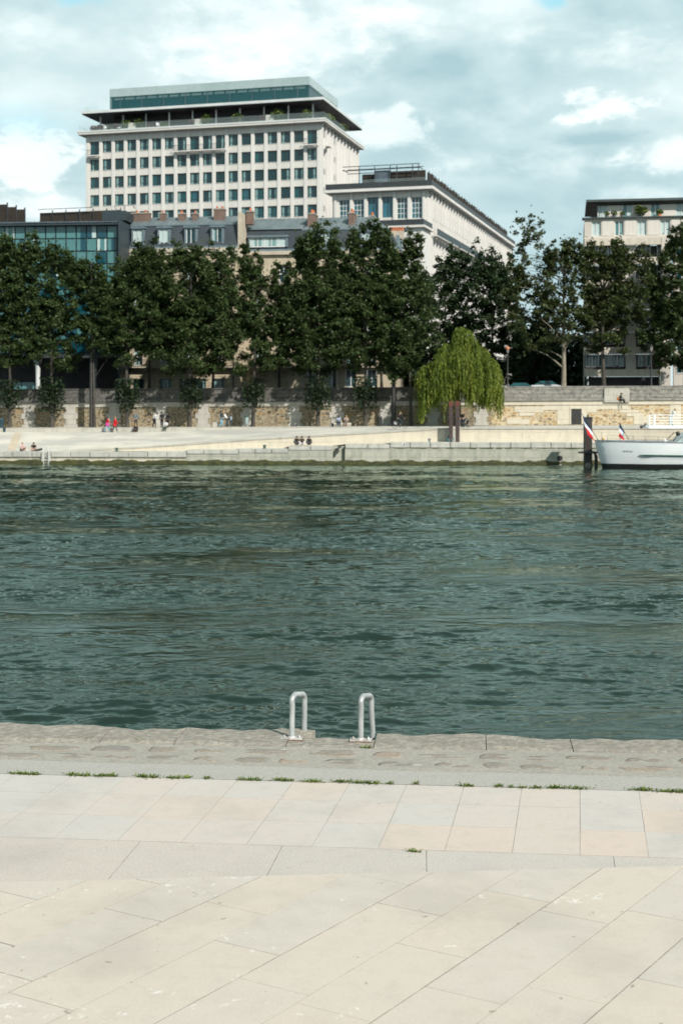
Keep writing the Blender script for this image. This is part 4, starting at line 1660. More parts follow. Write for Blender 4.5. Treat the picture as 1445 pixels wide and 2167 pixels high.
def house_z(py, dy=0.0):
    return EYE + (845 - py) / kh * (HY + dy) / HY


def mansard(parent, x0, x1, ze, zb, zr, d0, d1, ridge_y, hip_r=0.0, hip_l=0.0):
    """steep slate slope from eaves to break, then a flatter zinc slope to the ridge"""
    mb = MB()
    mb.face([(x0, 0.0, ze), (x1, 0.0, ze), (x1 - hip_r * 0.35, d0, zb), (x0 + hip_l * 0.35, d0, zb)])
    if hip_r:
        mb.face([(x1, 0.0, ze), (x1, d1, ze), (x1 - hip_r * 0.35, d1, zb), (x1 - hip_r * 0.35, d0, zb)])
    mb.build('slate_slope', M['slate'], parent)
    mb = MB()
    mb.face([(x0 + hip_l * 0.35, d0, zb), (x1 - hip_r * 0.35, d0, zb), (x1 - hip_r, ridge_y, zr), (x0 + hip_l, ridge_y, zr)])
    if hip_r:
        mb.face([(x1 - hip_r * 0.35, d0, zb), (x1 - hip_r * 0.35, d1, zb), (x1 - hip_r, ridge_y, zr)])
    mb.face([(x0 + hip_l, ridge_y, zr), (x1 - hip_r, ridge_y, zr), (x1 - hip_r, d1, zb), (x0 + hip_l, d1, zb)])
    k = x0 + 0.3
    while k < x1 - hip_r - 0.1:
        a = Vector((k, d0, zb))
        b = Vector((k, ridge_y, zr))
        n = Vector((0, -(zr - zb), ridge_y - d0)).normalized() * 0.06
        mb.face([a + Vector((-0.03, 0, 0)) + n, a + Vector((0.03, 0, 0)) + n, b + Vector((0.03, 0, 0)) + n, b + Vector((-0.03, 0, 0)) + n])
        mb.face([a + Vector((0.03, 0, 0)) + n, a + Vector((0.03, 0, 0)), b + Vector((0.03, 0, 0)), b + Vector((0.03, 0, 0)) + n])
        mb.face([a + Vector((-0.03, 0, 0)), a + Vector((-0.03, 0, 0)) + n, b + Vector((-0.03, 0, 0)) + n, b + Vector((-0.03, 0, 0))])
        k += 0.62
    rf = mb.build('zinc_roof', M['zinc'], parent)
    mb = MB()
    mb.box(x0, x1 - hip_r * 0.3, d0 - 0.12, d0 + 0.06, zb - 0.08, zb + 0.06)
    mb.build('roof_break_trim', M['zinc_trim'], rf)
    mb = MB()
    mb.box(x0, x1 + (0.2 if hip_r else 0), -0.28, 0.0, ze - 0.22, ze + 0.03)
    mb.build('gutter', M['zinc_trim'], parent)
    return rf


def dormer(parent, x, w_, z0, z1, y=0.05, pane=0, deep=1.6, n=1):
    mb = MB()
    hw = w_ / 2
    mb.box(x - hw - 0.22, x - hw, y, y + deep, z0, z1)
    mb.box(x + hw, x + hw + 0.22, y, y + deep, z0, z1)
    mb.box(x - hw - 0.34, x + hw + 0.34, y - 0.14, y + deep, z1 + 0.002, z1 + 0.24)
    d = mb.build('dormer', M['zinc_trim'], parent)
    key = (round(w_, 2), round(z1 - z0, 2), n)
    if key not in DM:
        DM[key] = (frame_mesh(w_, z1 - z0, 0.11, n, 0, 0.07, 'frame_white'),
                   [pane_mesh(w_, z1 - z0, 0.05, b, ['pane_dark', 'curtain_pale', 'curtain']) for b in ([(0.4, 1), (0.2, 1), (0.4, 1)], [(1, 0)], [(0.3, 2), (0.7, 0)], [(0.12, 1), (0.2, 2), (0.2, 1), (0.2, 2), (0.28, 1)])])
    f_, p_ = DM[key]
    wn = link('window', f_, d)
    wn.location = (x, y + 0.12, z0)
    mb = MB()
    pm_ = p_[pane]
    pn = link('pane', pm_, d)
    pn.location = (x, y + 0.12, z0)
    return d


DM = {}


def chimney(parent, x, y, z0, z1, sx, sy, pots, pot_h=0.45, mat='chimney_brick'):
    mb = MB()
    mb.box(x - sx / 2, x + sx / 2, y - sy / 2, y + sy / 2, z0, z1)
    c = mb.build('chimney', M[mat], parent)
    mb = MB()
    mb.box(x - sx / 2 - 0.08, x + sx / 2 + 0.08, y - sy / 2 - 0.08, y + sy / 2 + 0.08, z1 + 0.002, z1 + 0.16)
    mb.build('cap', M['chimney_cap'], c)
    for k in range(pots):
        mb = MB()
        px_ = x + (rr.uniform(-0.1, 0.1) if sx < 1 else -sx / 2 + sx * (k + 0.5) / pots)
        py_ = y - sy / 2 + sy * (k + 0.5) / pots if sy >= sx else y
        mb.lathe([(0.17, z1 + 0.16), (0.13, z1 + 0.16 + pot_h * 0.8), (0.16, z1 + 0.16 + pot_h)], px_, py_, 8)
        mb.build('chimney_pot', M['clay_pot'], c)
    return c


f_house = frame_mesh(1.15, 2.3, 0.09, 1, 1, 0.07, 'frame_white')
p_house = [pane_mesh(1.15, 2.3, 0.05, b, ['pane_dark', 'curtain', 'curtain_pale']) for b in ([(1, 0)], [(0.3, 1), (0.7, 0)], [(0.25, 2), (0.5, 0), (0.25, 1)])]
f_shop = frame_mesh(1.5, 2.1, 0.09, 1, 0, 0.07, 'frame_dark')
p_shop = [pane_mesh(1.5, 2.1, 0.05, b, ['pane_dark', 'curtain', 'pane_mid']) for b in ([(1, 0)], [(0.3, 1), (0.4, 0), (0.3, 1)])]
f_gf = frame_mesh(1.45, 2.3, 0.11, 1, 0, 0.07, 'frame_white')


def stone_house(name, label, px0, px1, floors_z, cols_px, ztop, shop_cols, gf_frame, wall_mat='house_stone'):
    hx1 = X_at(px1, HY)
    h = thing(name, label, 'house', (hx1, HY, 0), HH)
    ca = math.cos(HH)
    # local x of a column seen at px
    def lx_(px):
        t = (px - PX_W / 2) / F_PX
        return (t * HY - hx1) / (ca + t * math.sin(-HH))
    W = -lx_(px0)
    wins = []
    cols = [lx_(p) for p in cols_px]
    for z in floors_z:
        for c in cols:
            wins.append((c - 0.575, c + 0.575, z, z + 2.3))
    gcols = [lx_(p) for p in shop_cols]
    gw, gh, gz = (1.5, 2.1, 7.3) if gf_frame == 'shop' else (1.45, 2.3, 8.3)
    for c in gcols:
        wins.append((c - gw / 2, c + gw / 2, gz, gz + gh))
    mb = MB()
    facade(mb, wins, -W, 0, 7.0, ztop, 0, 0.32)
    mb.face([(0, 0, 7), (0, 12, 7), (0, 12, ztop), (0, 0, ztop)])
    mb.face([(-W, 0, 7), (-W, 0, ztop), (-W, 12, ztop), (-W, 12, 7)])
    mb.build('wall', M[wall_mat], h)
    for z in floors_z:
        for c in cols:
            put_window(h, c, 0.24, z, f_house, rr.choice(p_house))
            mb = MB()
            mb.box(c - 0.78, c - 0.585, -0.07, -0.002, z - 0.05, z + 2.35)
            mb.box(c + 0.585, c + 0.78, -0.07, -0.002, z - 0.05, z + 2.35)
            mb.box(c - 0.85, c + 0.85, -0.14, -0.002, z + 2.353, z + 2.62)
            mb.build('window_surround', M['house_trim'], h)
    for c in gcols:
        put_window(h, c, 0.24, gz, f_shop if gf_frame == 'shop' else f_gf, rr.choice(p_shop if gf_frame == 'shop' else p_house))
    return h, W, cols, lx_


rr = random.Random(9)
zl = house_z(520)
FZ = [11.1, 14.7, 18.3, 21.9]
hl, W1, cols1, lx1 = stone_house('mansard_house', 'stone house with four zinc dormers in its slate mansard, left of the pair', 253, 504, FZ, (293, 348, 404, 460), zl, (293, 350, 395, 424, 462), 'shop')
mansard(hl, -W1, 0, zl, house_z(474, 0.9), house_z(457, 5.0), 0.9, 11.0, 5.0)
mb = MB()
mb.box(-W1 - 0.02, 0.02, -0.35, -0.003, zl - 0.75, zl - 0.225)
mb.box(-W1 - 0.01, 0.01, -0.2, -0.003, zl - 1.05, zl - 0.755)
mb.build('cornice', M['house_trim'], hl)
for p, pn in ((292, 0), (347, 0), (404, 1), (460, 2)):
    dormer(hl, lx1(p), 1.25, house_z(515), house_z(480), 0.02, pn)
for z in (FZ[0] - 0.15, FZ[3] - 0.15):
    balcony(hl, -W1 + 0.1, -0.1, -0.8, -0.003, z, 0.95)
for z in FZ[1:3]:
    for c in cols1:
        balcony(hl, c - 0.75, c + 0.75, -0.35, -0.145, z - 0.02, 0.9, 'house_trim', 'railing_iron', 0.13, 0.1)
mb = MB()
for z in (10.55, 13.8, 21.3):
    mb.box(-W1, 0, -0.16, -0.003, z, z + 0.22)
mb.build('string_course', M['house_trim'], hl)
for p, w_, top, yb, pots, sy in ((283, 2.4, 449, 467, 2, 1.0), (330, 0.75, 450, 468, 1, 1.0), (371, 0.9, 452, 460, 2, 1.0), (399, 0.6, 452, 460, 1, 1.0), (452, 1.4, 444, 463, 2, 1.2)):
    chimney(hl, lx1(p), 3.6, house_z(yb + 6, 3.6), house_z(top, 3.6), w_, sy, pots, 0.35)
# shared party wall stack between the two houses
mb = MB()
mb.box(-0.02, 0.45, -0.05, 4.4, zl - 1.6, house_z(449))
mb.build('party_wall', M['house_trim'], hl)
chimney(hl, 1.0, 2.8, house_z(476, 2.8), house_z(450, 2.8), 0.8, 1.2, 2, 0.4)

zr_ = house_z(524)
hr, W2, cols2, lx2 = stone_house('hipped_house', 'stone house with a wide five light dormer and hipped grey roof, right of the pair', 513, 838, FZ, (545, 600, 660, 702, 743, 786), zr_, (660, 702, 742, 786), 'gf', 'house_stone_plain')
mansard(hr, -W2, 0, zr_, house_z(483, 0.9), house_z(458, 5.4), 0.9, 11.0, 5.4, 3.4)
mb = MB()
mb.box(-W2 - 0.01, 0.35, -0.4, -0.003, zr_ - 0.7, zr_ - 0.225)
mb.build('cornice', M['house_trim'], hr)
bx0, bx1 = lx2(520), lx2(632)
mb = MB()
mb.face([(bx0 - 0.2, -0.05, house_z(523)), (bx1 + 0.5, -0.05, house_z(523)), (bx1 + 0.15, 0.35, house_z(481)), (bx0 + 0.1, 0.35, house_z(481))])
mb.face([(bx1 + 0.5, -0.05, house_z(523)), (bx1 + 0.5, 1.6, house_z(523)), (bx1 + 0.15, 1.6, house_z(481)), (bx1 + 0.15, 0.35, house_z(481))])
bay = mb.build('dormer_bay', M['slate'], hr)
mb = MB()
mb.grid([[(bx0 - 0.1, 0.15, house_z(480.5)), (bx1 + 0.3, 0.15, house_z(480.5))], [(bx0 + 0.8, 4.0, house_z(463, 4)), (bx1 - 1.6, 4.0, house_z(463, 4))]])
mb.face([(bx1 + 0.3, 0.15, house_z(480.5)), (bx1 + 0.3, 3.5, house_z(476)), (bx1 - 1.6, 4.0, house_z(463, 4))])
mb.build('bay_roof', M['zinc'], bay)
dormer(hr, lx2(568), 4.75, house_z(519), house_z(498), -0.35, 3, 1.2, 4)
for p in (688, 776):
    dormer(hr, lx2(p), 1.3, house_z(520), house_z(489), 0.02, 0)
for z in (FZ[0] - 0.15, FZ[3] - 0.15):
    balcony(hr, -W2 + 0.1, -0.1, -0.8, -0.003, z, 0.95)
for c in cols2:
    balcony(hr, c - 0.75, c + 0.75, -0.35, -0.145, FZ[2] - 0.02, 0.9, 'house_trim', 'railing_iron', 0.13, 0.1)
for p in (553, 595):
    balcony(hr, lx2(p) - 0.85, lx2(p) + 0.85, -0.5, -0.003, 9.4, 0.95)
chimney(hr, lx2(653), 3.3, house_z(480, 3.3), house_z(450, 2), 0.95, 2.6, 4, 0.5)
chimney(hr, lx2(738), 3.8, house_z(478, 3.8), house_z(450, 2.4), 0.75, 2.8, 4, 0.5)
chimney(hr, lx2(772), 8.0, house_z(478, 8), house_z(459, 8), 0.7, 1.6, 2, 0.5)
mb = MB()
mb.box(lx2(808), lx2(840), 9.0, 9.6, house_z(500), house_z(470))
cc = mb.build('rear_stack', M['house_trim'], hr)
for k in range(6):
    mb = MB()
    mb.lathe([(0.15, house_z(470)), (0.12, house_z(463)), (0.14, house_z(461))], lx2(810) + 0.33 * k, 9.3, 8)
    mb.build('chimney_pot', M['clay_pot'], cc)
# sloping side dormers on the hip
for y in (2.8, 6.2):
    mb = MB()
    mb.box(-0.35, 0.1, y, y + 1.3, house_z(518), house_z(492))
    d_ = mb.build('side_dormer', M['zinc_trim'], hr)
    mb = MB()
    mb.face([(0.103, y + 0.15, house_z(516)), (0.103, y + 1.15, house_z(516)), (0.103, y + 1.15, house_z(495)), (0.103, y + 0.15, house_z(495))])
    mb.build('pane', M['pane_teal'], d_)

# ---------------- apartment block at right
AH = R(-9.5)
AY = 170.0
axl = X_at(1236, AY)
ap = thing('apartment_block', 'beige modern apartment block at the right with deep roof overhang and banded storeys', 'building', (axl, AY, 0), AH)
ka = 2850 / AY


def az_(py):
    return EYE + (845 - py) / ka


def alx(px):
    t = (px - PX_W / 2) / F_PX
    return (t * AY - axl) / (math.cos(AH) + t * math.sin(-AH))


AW = 26.0
roofz = az_(430)
mb = MB()
mb.box(0.2, AW, -0.1, 14, roofz + 0.12, roofz + 0.42)
mb.build('roof', M['roof_green'], ap)
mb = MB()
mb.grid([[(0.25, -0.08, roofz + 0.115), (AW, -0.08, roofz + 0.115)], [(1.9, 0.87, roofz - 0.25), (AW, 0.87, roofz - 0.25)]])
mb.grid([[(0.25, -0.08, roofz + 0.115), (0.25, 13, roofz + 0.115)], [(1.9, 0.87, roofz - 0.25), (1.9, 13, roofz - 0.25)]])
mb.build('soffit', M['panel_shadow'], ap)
# set-back top storey
z_t0, z_t1 = az_(462), roofz - 0.25
wins = []
tops = [(1264, 1285), (1317, 1338), (1376, 1397), (1430, 1455), (1490, 1515)]
for a, b in tops:
    wins.append((alx(a) - 0.0, alx(b), z_t0, az_(432)))
mb = MB()
facade(mb, wins, 1.9, AW, z_t0 - 0.2, z_t1, 0.9, 0.2)
mb.face([(1.9, 0.9, z_t0 - 0.2), (1.9, 0.9, z_t1), (1.9, 13, z_t1), (1.9, 13, z_t0 - 0.2)])
mb.build('penthouse_wall', M['apartment_panel'], ap)
AP = ['curtain_pale', 'pane_teal', 'pane_dark', 'curtain']
for i, (a, b) in enumerate(tops):
    w_ = alx(b) - alx(a)
    put_window(ap, alx((a + b) / 2), 1.0, z_t0, frame_mesh(w_, az_(432) - z_t0, 0.12, 1, 0, 0.08, 'frame_white'), pane_mesh(w_, az_(432) - z_t0, 0.06, [[(1, 0)], [(0.5, 1), (0.5, 0)], [(0.4, 3), (0.6, 1)], [(1, 0)], [(1, 0)]][i], AP))
# floor below: panels and white casements
z_f0, z_f1 = az_(500), az_(465.5)
wins = []
seconds = [(1251, 1271), (1299.5, 1319), (1347, 1367), (1396, 1417), (1446, 1468), (1496, 1516)]
for a, b in seconds:
    wins.append((alx(a), alx(b), z_f0, az_(468.5)))
mb = MB()
facade(mb, wins, 0, AW, az_(503), az_(463.5), 0, 0.25)
mb.face([(0, 0, 7), (0, 0, az_(463.5)), (0, 13, az_(463.5)), (0, 13, 7)])
mb.build('wall', M['apartment_stone'], ap)
for i, (a, b) in enumerate(seconds):
    w_ = alx(b) - alx(a)
    put_window(ap, alx((a + b) / 2), 0.17, z_f0, frame_mesh(w_, az_(468.5) - z_f0, 0.13, 1, 0, 0.08, 'frame_white'), pane_mesh(w_, az_(468.5) - z_f0, 0.06, [[(1, 0)], [(0.45, 1), (0.55, 3)], [(1, 0)], [(1, 0)], [(1, 1)], [(1, 0)]][i], AP))
for a, b in ((1272.5, 1298), (1320.5, 1345.5), (1368.5, 1394.5), (1418.5, 1444), (1470, 1494)):
    mb = MB()
    mb.box(alx(a) + 0.05, alx(b) - 0.05, -0.04, -0.002, z_f0, az_(467.5))
    mb.build('cladding_panel', M['apartment_panel'], ap)
mb = MB()
mb.box(-0.3, AW, -0.35, 1.5, az_(463.4), az_(461.2))
mb.build('terrace_coping', M['roof_green'], ap)
mb = MB()
mb.box(-0.1, AW, -0.12, -0.003, az_(505.5), az_(503))
mb.build('string_course', M['apartment_stone'], ap)
# banded lower storeys
z = az_(506)
tops_y = [521, 562, 609, 656, 703, 750, 797]
bandw = alx(1398) + 0.0
fcase = frame_mesh(0.95, 1.55, 0.09, 1, 0, 0.07, 'frame_white')
pcase = [pane_mesh(0.95, 1.55, 0.05, b, ['pane_dark', 'pane_mid', 'curtain', 'pane_teal']) for b in ([(1, 0)], [(0.5, 1), (0.5, 0)], [(0.4, 2), (0.6, 0)], [(1, 1)])]
pteal = pane_mesh(0.95, 1.55, 0.05, [(0.5, 1), (0.5, 3)], ['pane_dark', 'pane_mid', 'curtain', 'pane_teal'])
for i, yb in enumerate(tops_y):
    mb = MB()
    mb.box(0, bandw, -0.55, 0.0, az_(yb), az_(yb - 15))
    mb.build('balcony_band', M['apartment_band'], ap)
    if i < len(tops_y) - 1:
        zc = az_(tops_y[i + 1] - 15)
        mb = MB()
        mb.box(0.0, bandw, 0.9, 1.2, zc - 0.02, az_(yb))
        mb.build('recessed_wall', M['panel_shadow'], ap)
        for px in (1241, 1254, 1267, 1281, 1294, 1307, 1352, 1363, 1393):
            put_window(ap, alx(px) + 0.3, 0.80, zc + 0.35, fcase, pteal if i == 5 and rr.random() < 0.8 else rr.choice(pcase))
        mb = MB()
        mb.box(alx(1323), alx(1345), 0.1, 0.88, zc, az_(yb) - 0.004)
        mb.build('loggia_pier', M['apartment_panel'], ap)
mb = MB()
mb.box(bandw + 0.003, bandw + 1.1, -0.6, 1.0, 7, az_(506))
mb.box(bandw + 1.5, AW, -0.2, 1.0, 7, az_(506))
mb.build('side_bay', M['apartment_stone'], ap)
for yb in tops_y[1:]:
    put_window(ap, bandw + 2.8, -0.27, az_(yb) + 0.35, frame_mesh(2.0, 1.7, 0.1, 2, 0, 0.06, 'frame_white'), pane_mesh(2.0, 1.7, 0.05, [(0.5, 0), (0.5, 1)], ['pane_dark', 'pane_mid']))
mb = MB()
mb.box(0.5, bandw, 1.3, 1.6, 7, az_(797) - 0.01)
mb.build('ground_floor', M['dark_interior_and_shade'], ap)
# ------------------------------------------------------------------ trees
leaf('plane_leaf', (0.031, 0.050, 0.017), (0.048, 0.078, 0.025), (0.084, 0.116, 0.036), 0.30)
leaf('dark_leaf', (0.017, 0.033, 0.014), (0.028, 0.051, 0.020), (0.050, 0.082, 0.030), 0.22)
leaf('olive_leaf', (0.030, 0.041, 0.013), (0.050, 0.066, 0.021), (0.090, 0.110, 0.034), 0.28)
leaf('willow_leaf', (0.055, 0.090, 0.014), (0.125, 0.175, 0.024), (0.27, 0.30, 0.05), 0.35)
leaf('shrub_leaf', (0.03, 0.06, 0.015), (0.07, 0.12, 0.03), (0.16, 0.18, 0.05), 0.2)
leaf('red_leaf', (0.05, 0.02, 0.02), (0.09, 0.03, 0.03), (0.13, 0.06, 0.04), 0.2)
pm('bark', (0.075, 0.066, 0.055), (0.040, 0.036, 0.030), 3, 0.95, 0, (1, 1, 0.3), 0.04)
pm('pale_bark', (0.30, 0.265, 0.20), (0.17, 0.15, 0.115), 2.2, 0.95, 0, (1, 1, 0.35), 0.03)


def leaves(C, L, W, rs, up_bias=0.4):
    """rhombic leaf clumps at points C, random facing"""
    n = len(C)
    nrm = rs.normal(size=(n, 3))
    nrm[:, 2] = np.abs(nrm[:, 2]) + up_bias
    nrm /= np.linalg.norm(nrm, axis=1, keepdims=True)
    a = rs.normal(size=(n, 3))
    u = np.cross(nrm, a)
    u /= np.linalg.norm(u, axis=1, keepdims=True)
    v = np.cross(nrm, u)
    l = (L * rs.uniform(0.6, 1.4, n))[:, None]
    w_ = (W * rs.uniform(0.6, 1.4, n))[:, None]
    dr = np.zeros((n, 3))
    dr[:, 2] = -0.25
    return np.stack([C + u * l, C + v * w_ + dr * w_, C - u * l, C - v * w_ + dr * w_], 1)


def make_tree(label, base, H, crown, lobes, n_leaf, mat, bark_m, seed, trunk_r=0.25, lean=0.0, group=None, suckers=0.0, size=0.19, fork=None, bare=0.0, name='plane_tree', cat='tree'):
    """crown: (bottom, top) above base; lobes: list of (dx, dy, z0, z1, radius) columns of foliage"""
    rs = np.random.RandomState(seed)
    rl = random.Random(seed)
    t = thing(name, label, cat, base, rl.uniform(-0.2, 0.2) * 0, group)
    # clumps, with a few thin leaders standing above each column of foliage
    cl = []
    extra = []
    for (dx, dy, z0, z1, rad) in lobes:
        for _ in range(3):
            up_ = rs.uniform(-0.6, 1.0)
            extra.append((dx + rs.normal(0, rad * 0.45), dy + rs.normal(0, rad * 0.3), z1 - 3.2, z1 + up_, rs.uniform(0.45, 0.85)))
    tip = max(l[3] for l in lobes)
    lobes = [(a, b, c, d - 0.9, e) for a, b, c, d, e in lobes] + extra
    for (dx, dy, z0, z1, rad) in lobes:
        nC = max(6, int((z1 - z0) * rad * 2.2))
        for i in range(nC):
            f = (i + rs.rand()) / nC
            z = z0 + (z1 - z0) * f
            prof = (0.45 + 0.75 * math.sin(math.pi * min(1, 0.14 + f * 0.80)) ** 0.8) * (1 - 0.62 * max(0, f - 0.62) / 0.38)
            ang = rs.rand() * 6.283
            rr_ = rad * prof * (0.15 + 0.85 * rs.rand() ** 0.55)
            cl.append((dx + math.cos(ang) * rr_, dy + math.sin(ang) * rr_ * 0.85, z, rs.uniform(0.4, 0.9) * (0.56 + rad * 0.12)))
    cl = np.array(cl)
    w_ = cl[:, 3] ** 2
    cnt = np.maximum((w_ / w_.sum() * n_leaf).astype(int), 6)
    Cs, T = [], []
    for c, k in zip(cl, cnt):
        p = rs.normal(size=(k, 3))
        p /= np.linalg.norm(p, axis=1, keepdims=True)
        r = c[3] * rs.rand(k, 1) ** 0.42 * rs.uniform(0.75, 1.2, (k, 1))
        q = p * r * np.array([1.15, 1.1, 0.72])
        q[:, 2] -= 0.06 * (q[:, 0] ** 2 + q[:, 1] ** 2)
        Cs.append(c[:3] + q)
        tone = rs.uniform(0.15, 0.75)
        T.append(np.clip(tone + rs.normal(0, 0.14, k), 0, 1))
    # loose sprays that break the outline
    k = int(n_leaf * 0.20)
    pick = cl[rs.randint(0, len(cl), k)]
    far = rs.normal(size=(k, 3)) * np.array([0.95, 0.95, 1.05]) * (pick[:, 3:4] * 0.74)
    far[:, 2] += 0.2
    Cs.append(pick[:, :3] + far)
    T.append(rs.uniform(0.2, 0.9, k))
    C = np.concatenate(Cs)
    V = leaves(C, size, size * 0.62, rs)
    link('crown', quads_mesh('crown', V, mat, np.concatenate(T)), t)
    # trunk and limbs
    mb = MB()
    fz = fork if fork else H * 0.36
    top = tip - 2.4
    pts = []
    for i in range(9):
        f = i / 8
        z = top * f
        pts.append((lean * f + 0.10 * math.sin(f * 5 + seed), 0.08 * math.sin(f * 4 + 2 * seed), z))
    rad = [trunk_r * (1.25 if i == 0 else 1.0) * (1 - 0.88 * (i / 8) ** 0.85) for i in range(9)]
    mb.tube([(0, 0, -0.15)] + pts, [trunk_r * 1.35] + rad, 9)
    order = list(rs.permutation(len(cl)))[:int(20 + bare * 30)]
    for j in order:
        c = cl[j]
        z_s = max(fz * 0.8, min(c[2] - 1.2 - rs.rand() * 2.5, top * 0.8))
        f = min(max(z_s / top, 0), 1)
        i0 = min(int(f * 8), 7)
        a, b = Vector(pts[i0]), Vector(pts[i0 + 1])
        s = a.lerp(b, f * 8 - i0)
        e = Vector(c[:3])
        mid = s.lerp(e, 0.5) + Vector((0, 0, 0.25 * (e - s).length * 0.35))
        r0 = trunk_r * (0.34 if bare else 0.26) * (1 - 0.5 * f)
        mb.tube([s, s.lerp(mid, 0.5) + Vector((rs.normal() * 0.08, rs.normal() * 0.08, 0)), mid, e], [r0, r0 * 0.8, r0 * 0.55, r0 * 0.18], 6, caps=False)
    tk = mb.build('trunk', bark_m, t)
    if suckers:
        k = int(700 * suckers)
        p = np.clip(rs.normal(size=(k, 3)), -1.7, 1.7) * np.array([0.62, 0.5, 0.85]) * (0.75 + 0.4 * suckers)
        p[:, 2] += 3.9
        V = leaves(p, 0.2, 0.12, rs)
        link('foliage', quads_mesh('foliage', V, M['dark_leaf'], rs.uniform(0, 0.35, k)), t)  # lowest leaf tones only: shade below the crown put into the colour
    return t


def bank_tree(px, o):
    s = bs_of(px, o)
    X, Y = b_world(s, o)
    return X, Y, base_z(s) - 0.02


def dxp(d, Y=154.0):
    return d / F_PX * Y


def hz_(py, Y=154.0, z0=3.63):
    return Z_at(py, Y) - z0


OT = 15.2
# px of trunk, lobes: (px centre, top py, bottom py, half width px)
ROW = [
    (-40, 'plane tree cut by the left picture edge, in front of the glass office', [(-45, 530, 770, 70), (-5, 520, 720, 48)], 5200, 0, 0.24),
    (20, 'leftmost whole plane tree on the promenade, dark trunk before the glass office', [(16, 505, 770, 56), (48, 520, 740, 38), (-5, 560, 790, 40)], 7600, 0.9, 0.22),
    (110, 'plane tree with a forked pale trunk left of the tall black pole', [(76, 502, 740, 42), (116, 520, 700, 36), (148, 545, 735, 36), (110, 620, 778, 62)], 9000, 1.4, 0.25),
    (200, 'slim plane tree right beside the tall black pole at left', [(186, 548, 740, 32), (215, 575, 735, 34), (236, 610, 745, 36)], 6400, 0, 0.16),
    (270, 'plane tree behind the two walkers in red, below the leftmost dormer', [(262, 548, 775, 44), (300, 517, 748, 46), (330, 530, 735, 40)], 9000, 1.1, 0.23),
    (403, 'broad plane tree in front of the stone house with four dormers', [(372, 516, 760, 48), (418, 518, 755, 54), (462, 524, 775, 42), (405, 600, 790, 78)], 11500, 1.0, 0.25),
    (537, 'sparse plane tree before the party wall between the two stone houses', [(520, 532, 700, 22), (548, 545, 710, 24), (530, 640, 790, 56), (575, 600, 770, 40), (598, 560, 650, 18)], 6600, 0.9, 0.22),
    (672, 'dense plane tree below the first brick chimney of the hipped house', [(638, 500, 770, 40), (672, 488, 755, 42), (712, 494, 760, 40), (660, 600, 786, 70)], 10500, 1.3, 0.22),
    (772, 'tall straight plane tree rising over the hipped roof between bench and black bin', [(752, 486, 760, 42), (788, 478, 756, 36), (818, 500, 750, 34), (780, 590, 782, 66)], 10500, 1.2, 0.23),
    (868, 'plane tree behind the cyclist, top reaching the white annex', [(842, 520, 770, 34), (874, 506, 720, 22), (868, 575, 800, 58)], 8200, 0, 0.2),
]
for i, (px, lab, lobes, nl, suck, tr) in enumerate(ROW):
    X, Y, z = bank_tree(px, OT)
    lb = [((c - px) / F_PX * Y, (0.5 - (j % 3) * 0.5), Z_at(b, Y) - z, Z_at(t_, Y) - z, hw / F_PX * Y) for j, (c, t_, b, hw) in enumerate(lobes)]
    top = max(l[3] for l in lb)
    make_tree(lab, (X, Y, z), top, None, lb, int(nl * 2.3), M['plane_leaf'], M['bark'], 100 + i, tr, 0.0, 'plane trees along the promenade', suck)

# second row added to shade the lower house fronts, mostly hidden by the first
for i, (px, Y, lab, lobes, nl) in enumerate([
    (318, 163.5, 'added second row shade tree half hidden before the leftmost dormers', [(300, 560, 742, 46), (340, 568, 738, 44)], 6000),
    (452, 163.5, 'added second row shade tree half hidden left of the shared party wall', [(440, 566, 740, 46), (480, 590, 735, 36)], 6000),
    (590, 163.5, 'added second row shade tree low between the party wall and the first brick chimney', [(575, 660, 745, 44), (612, 610, 742, 36)], 4200),
    (706, 163.5, 'added second row shade tree half hidden between the two brick chimneys of the hipped house', [(690, 560, 742, 46), (728, 565, 742, 40)], 6000),
    (806, 163.5, 'added second row shade tree half hidden at the right end of the hipped house', [(796, 560, 745, 44), (830, 580, 745, 36)], 5600)]):
    X, z = X_at(px, Y), 7.03
    lb = [((c - px) / F_PX * Y, 0.4, Z_at(b, Y) - z, Z_at(t_, Y) - z, hw / F_PX * Y) for j, (c, t_, b, hw) in enumerate(lobes)]
    make_tree(lab, (X, Y, z), 0, None, lb, int(nl * 1.8), M['plane_leaf'], M['bark'], 180 + i, 0.2, 0.0, 'second row of added shade trees on the street', 0, 0.21)

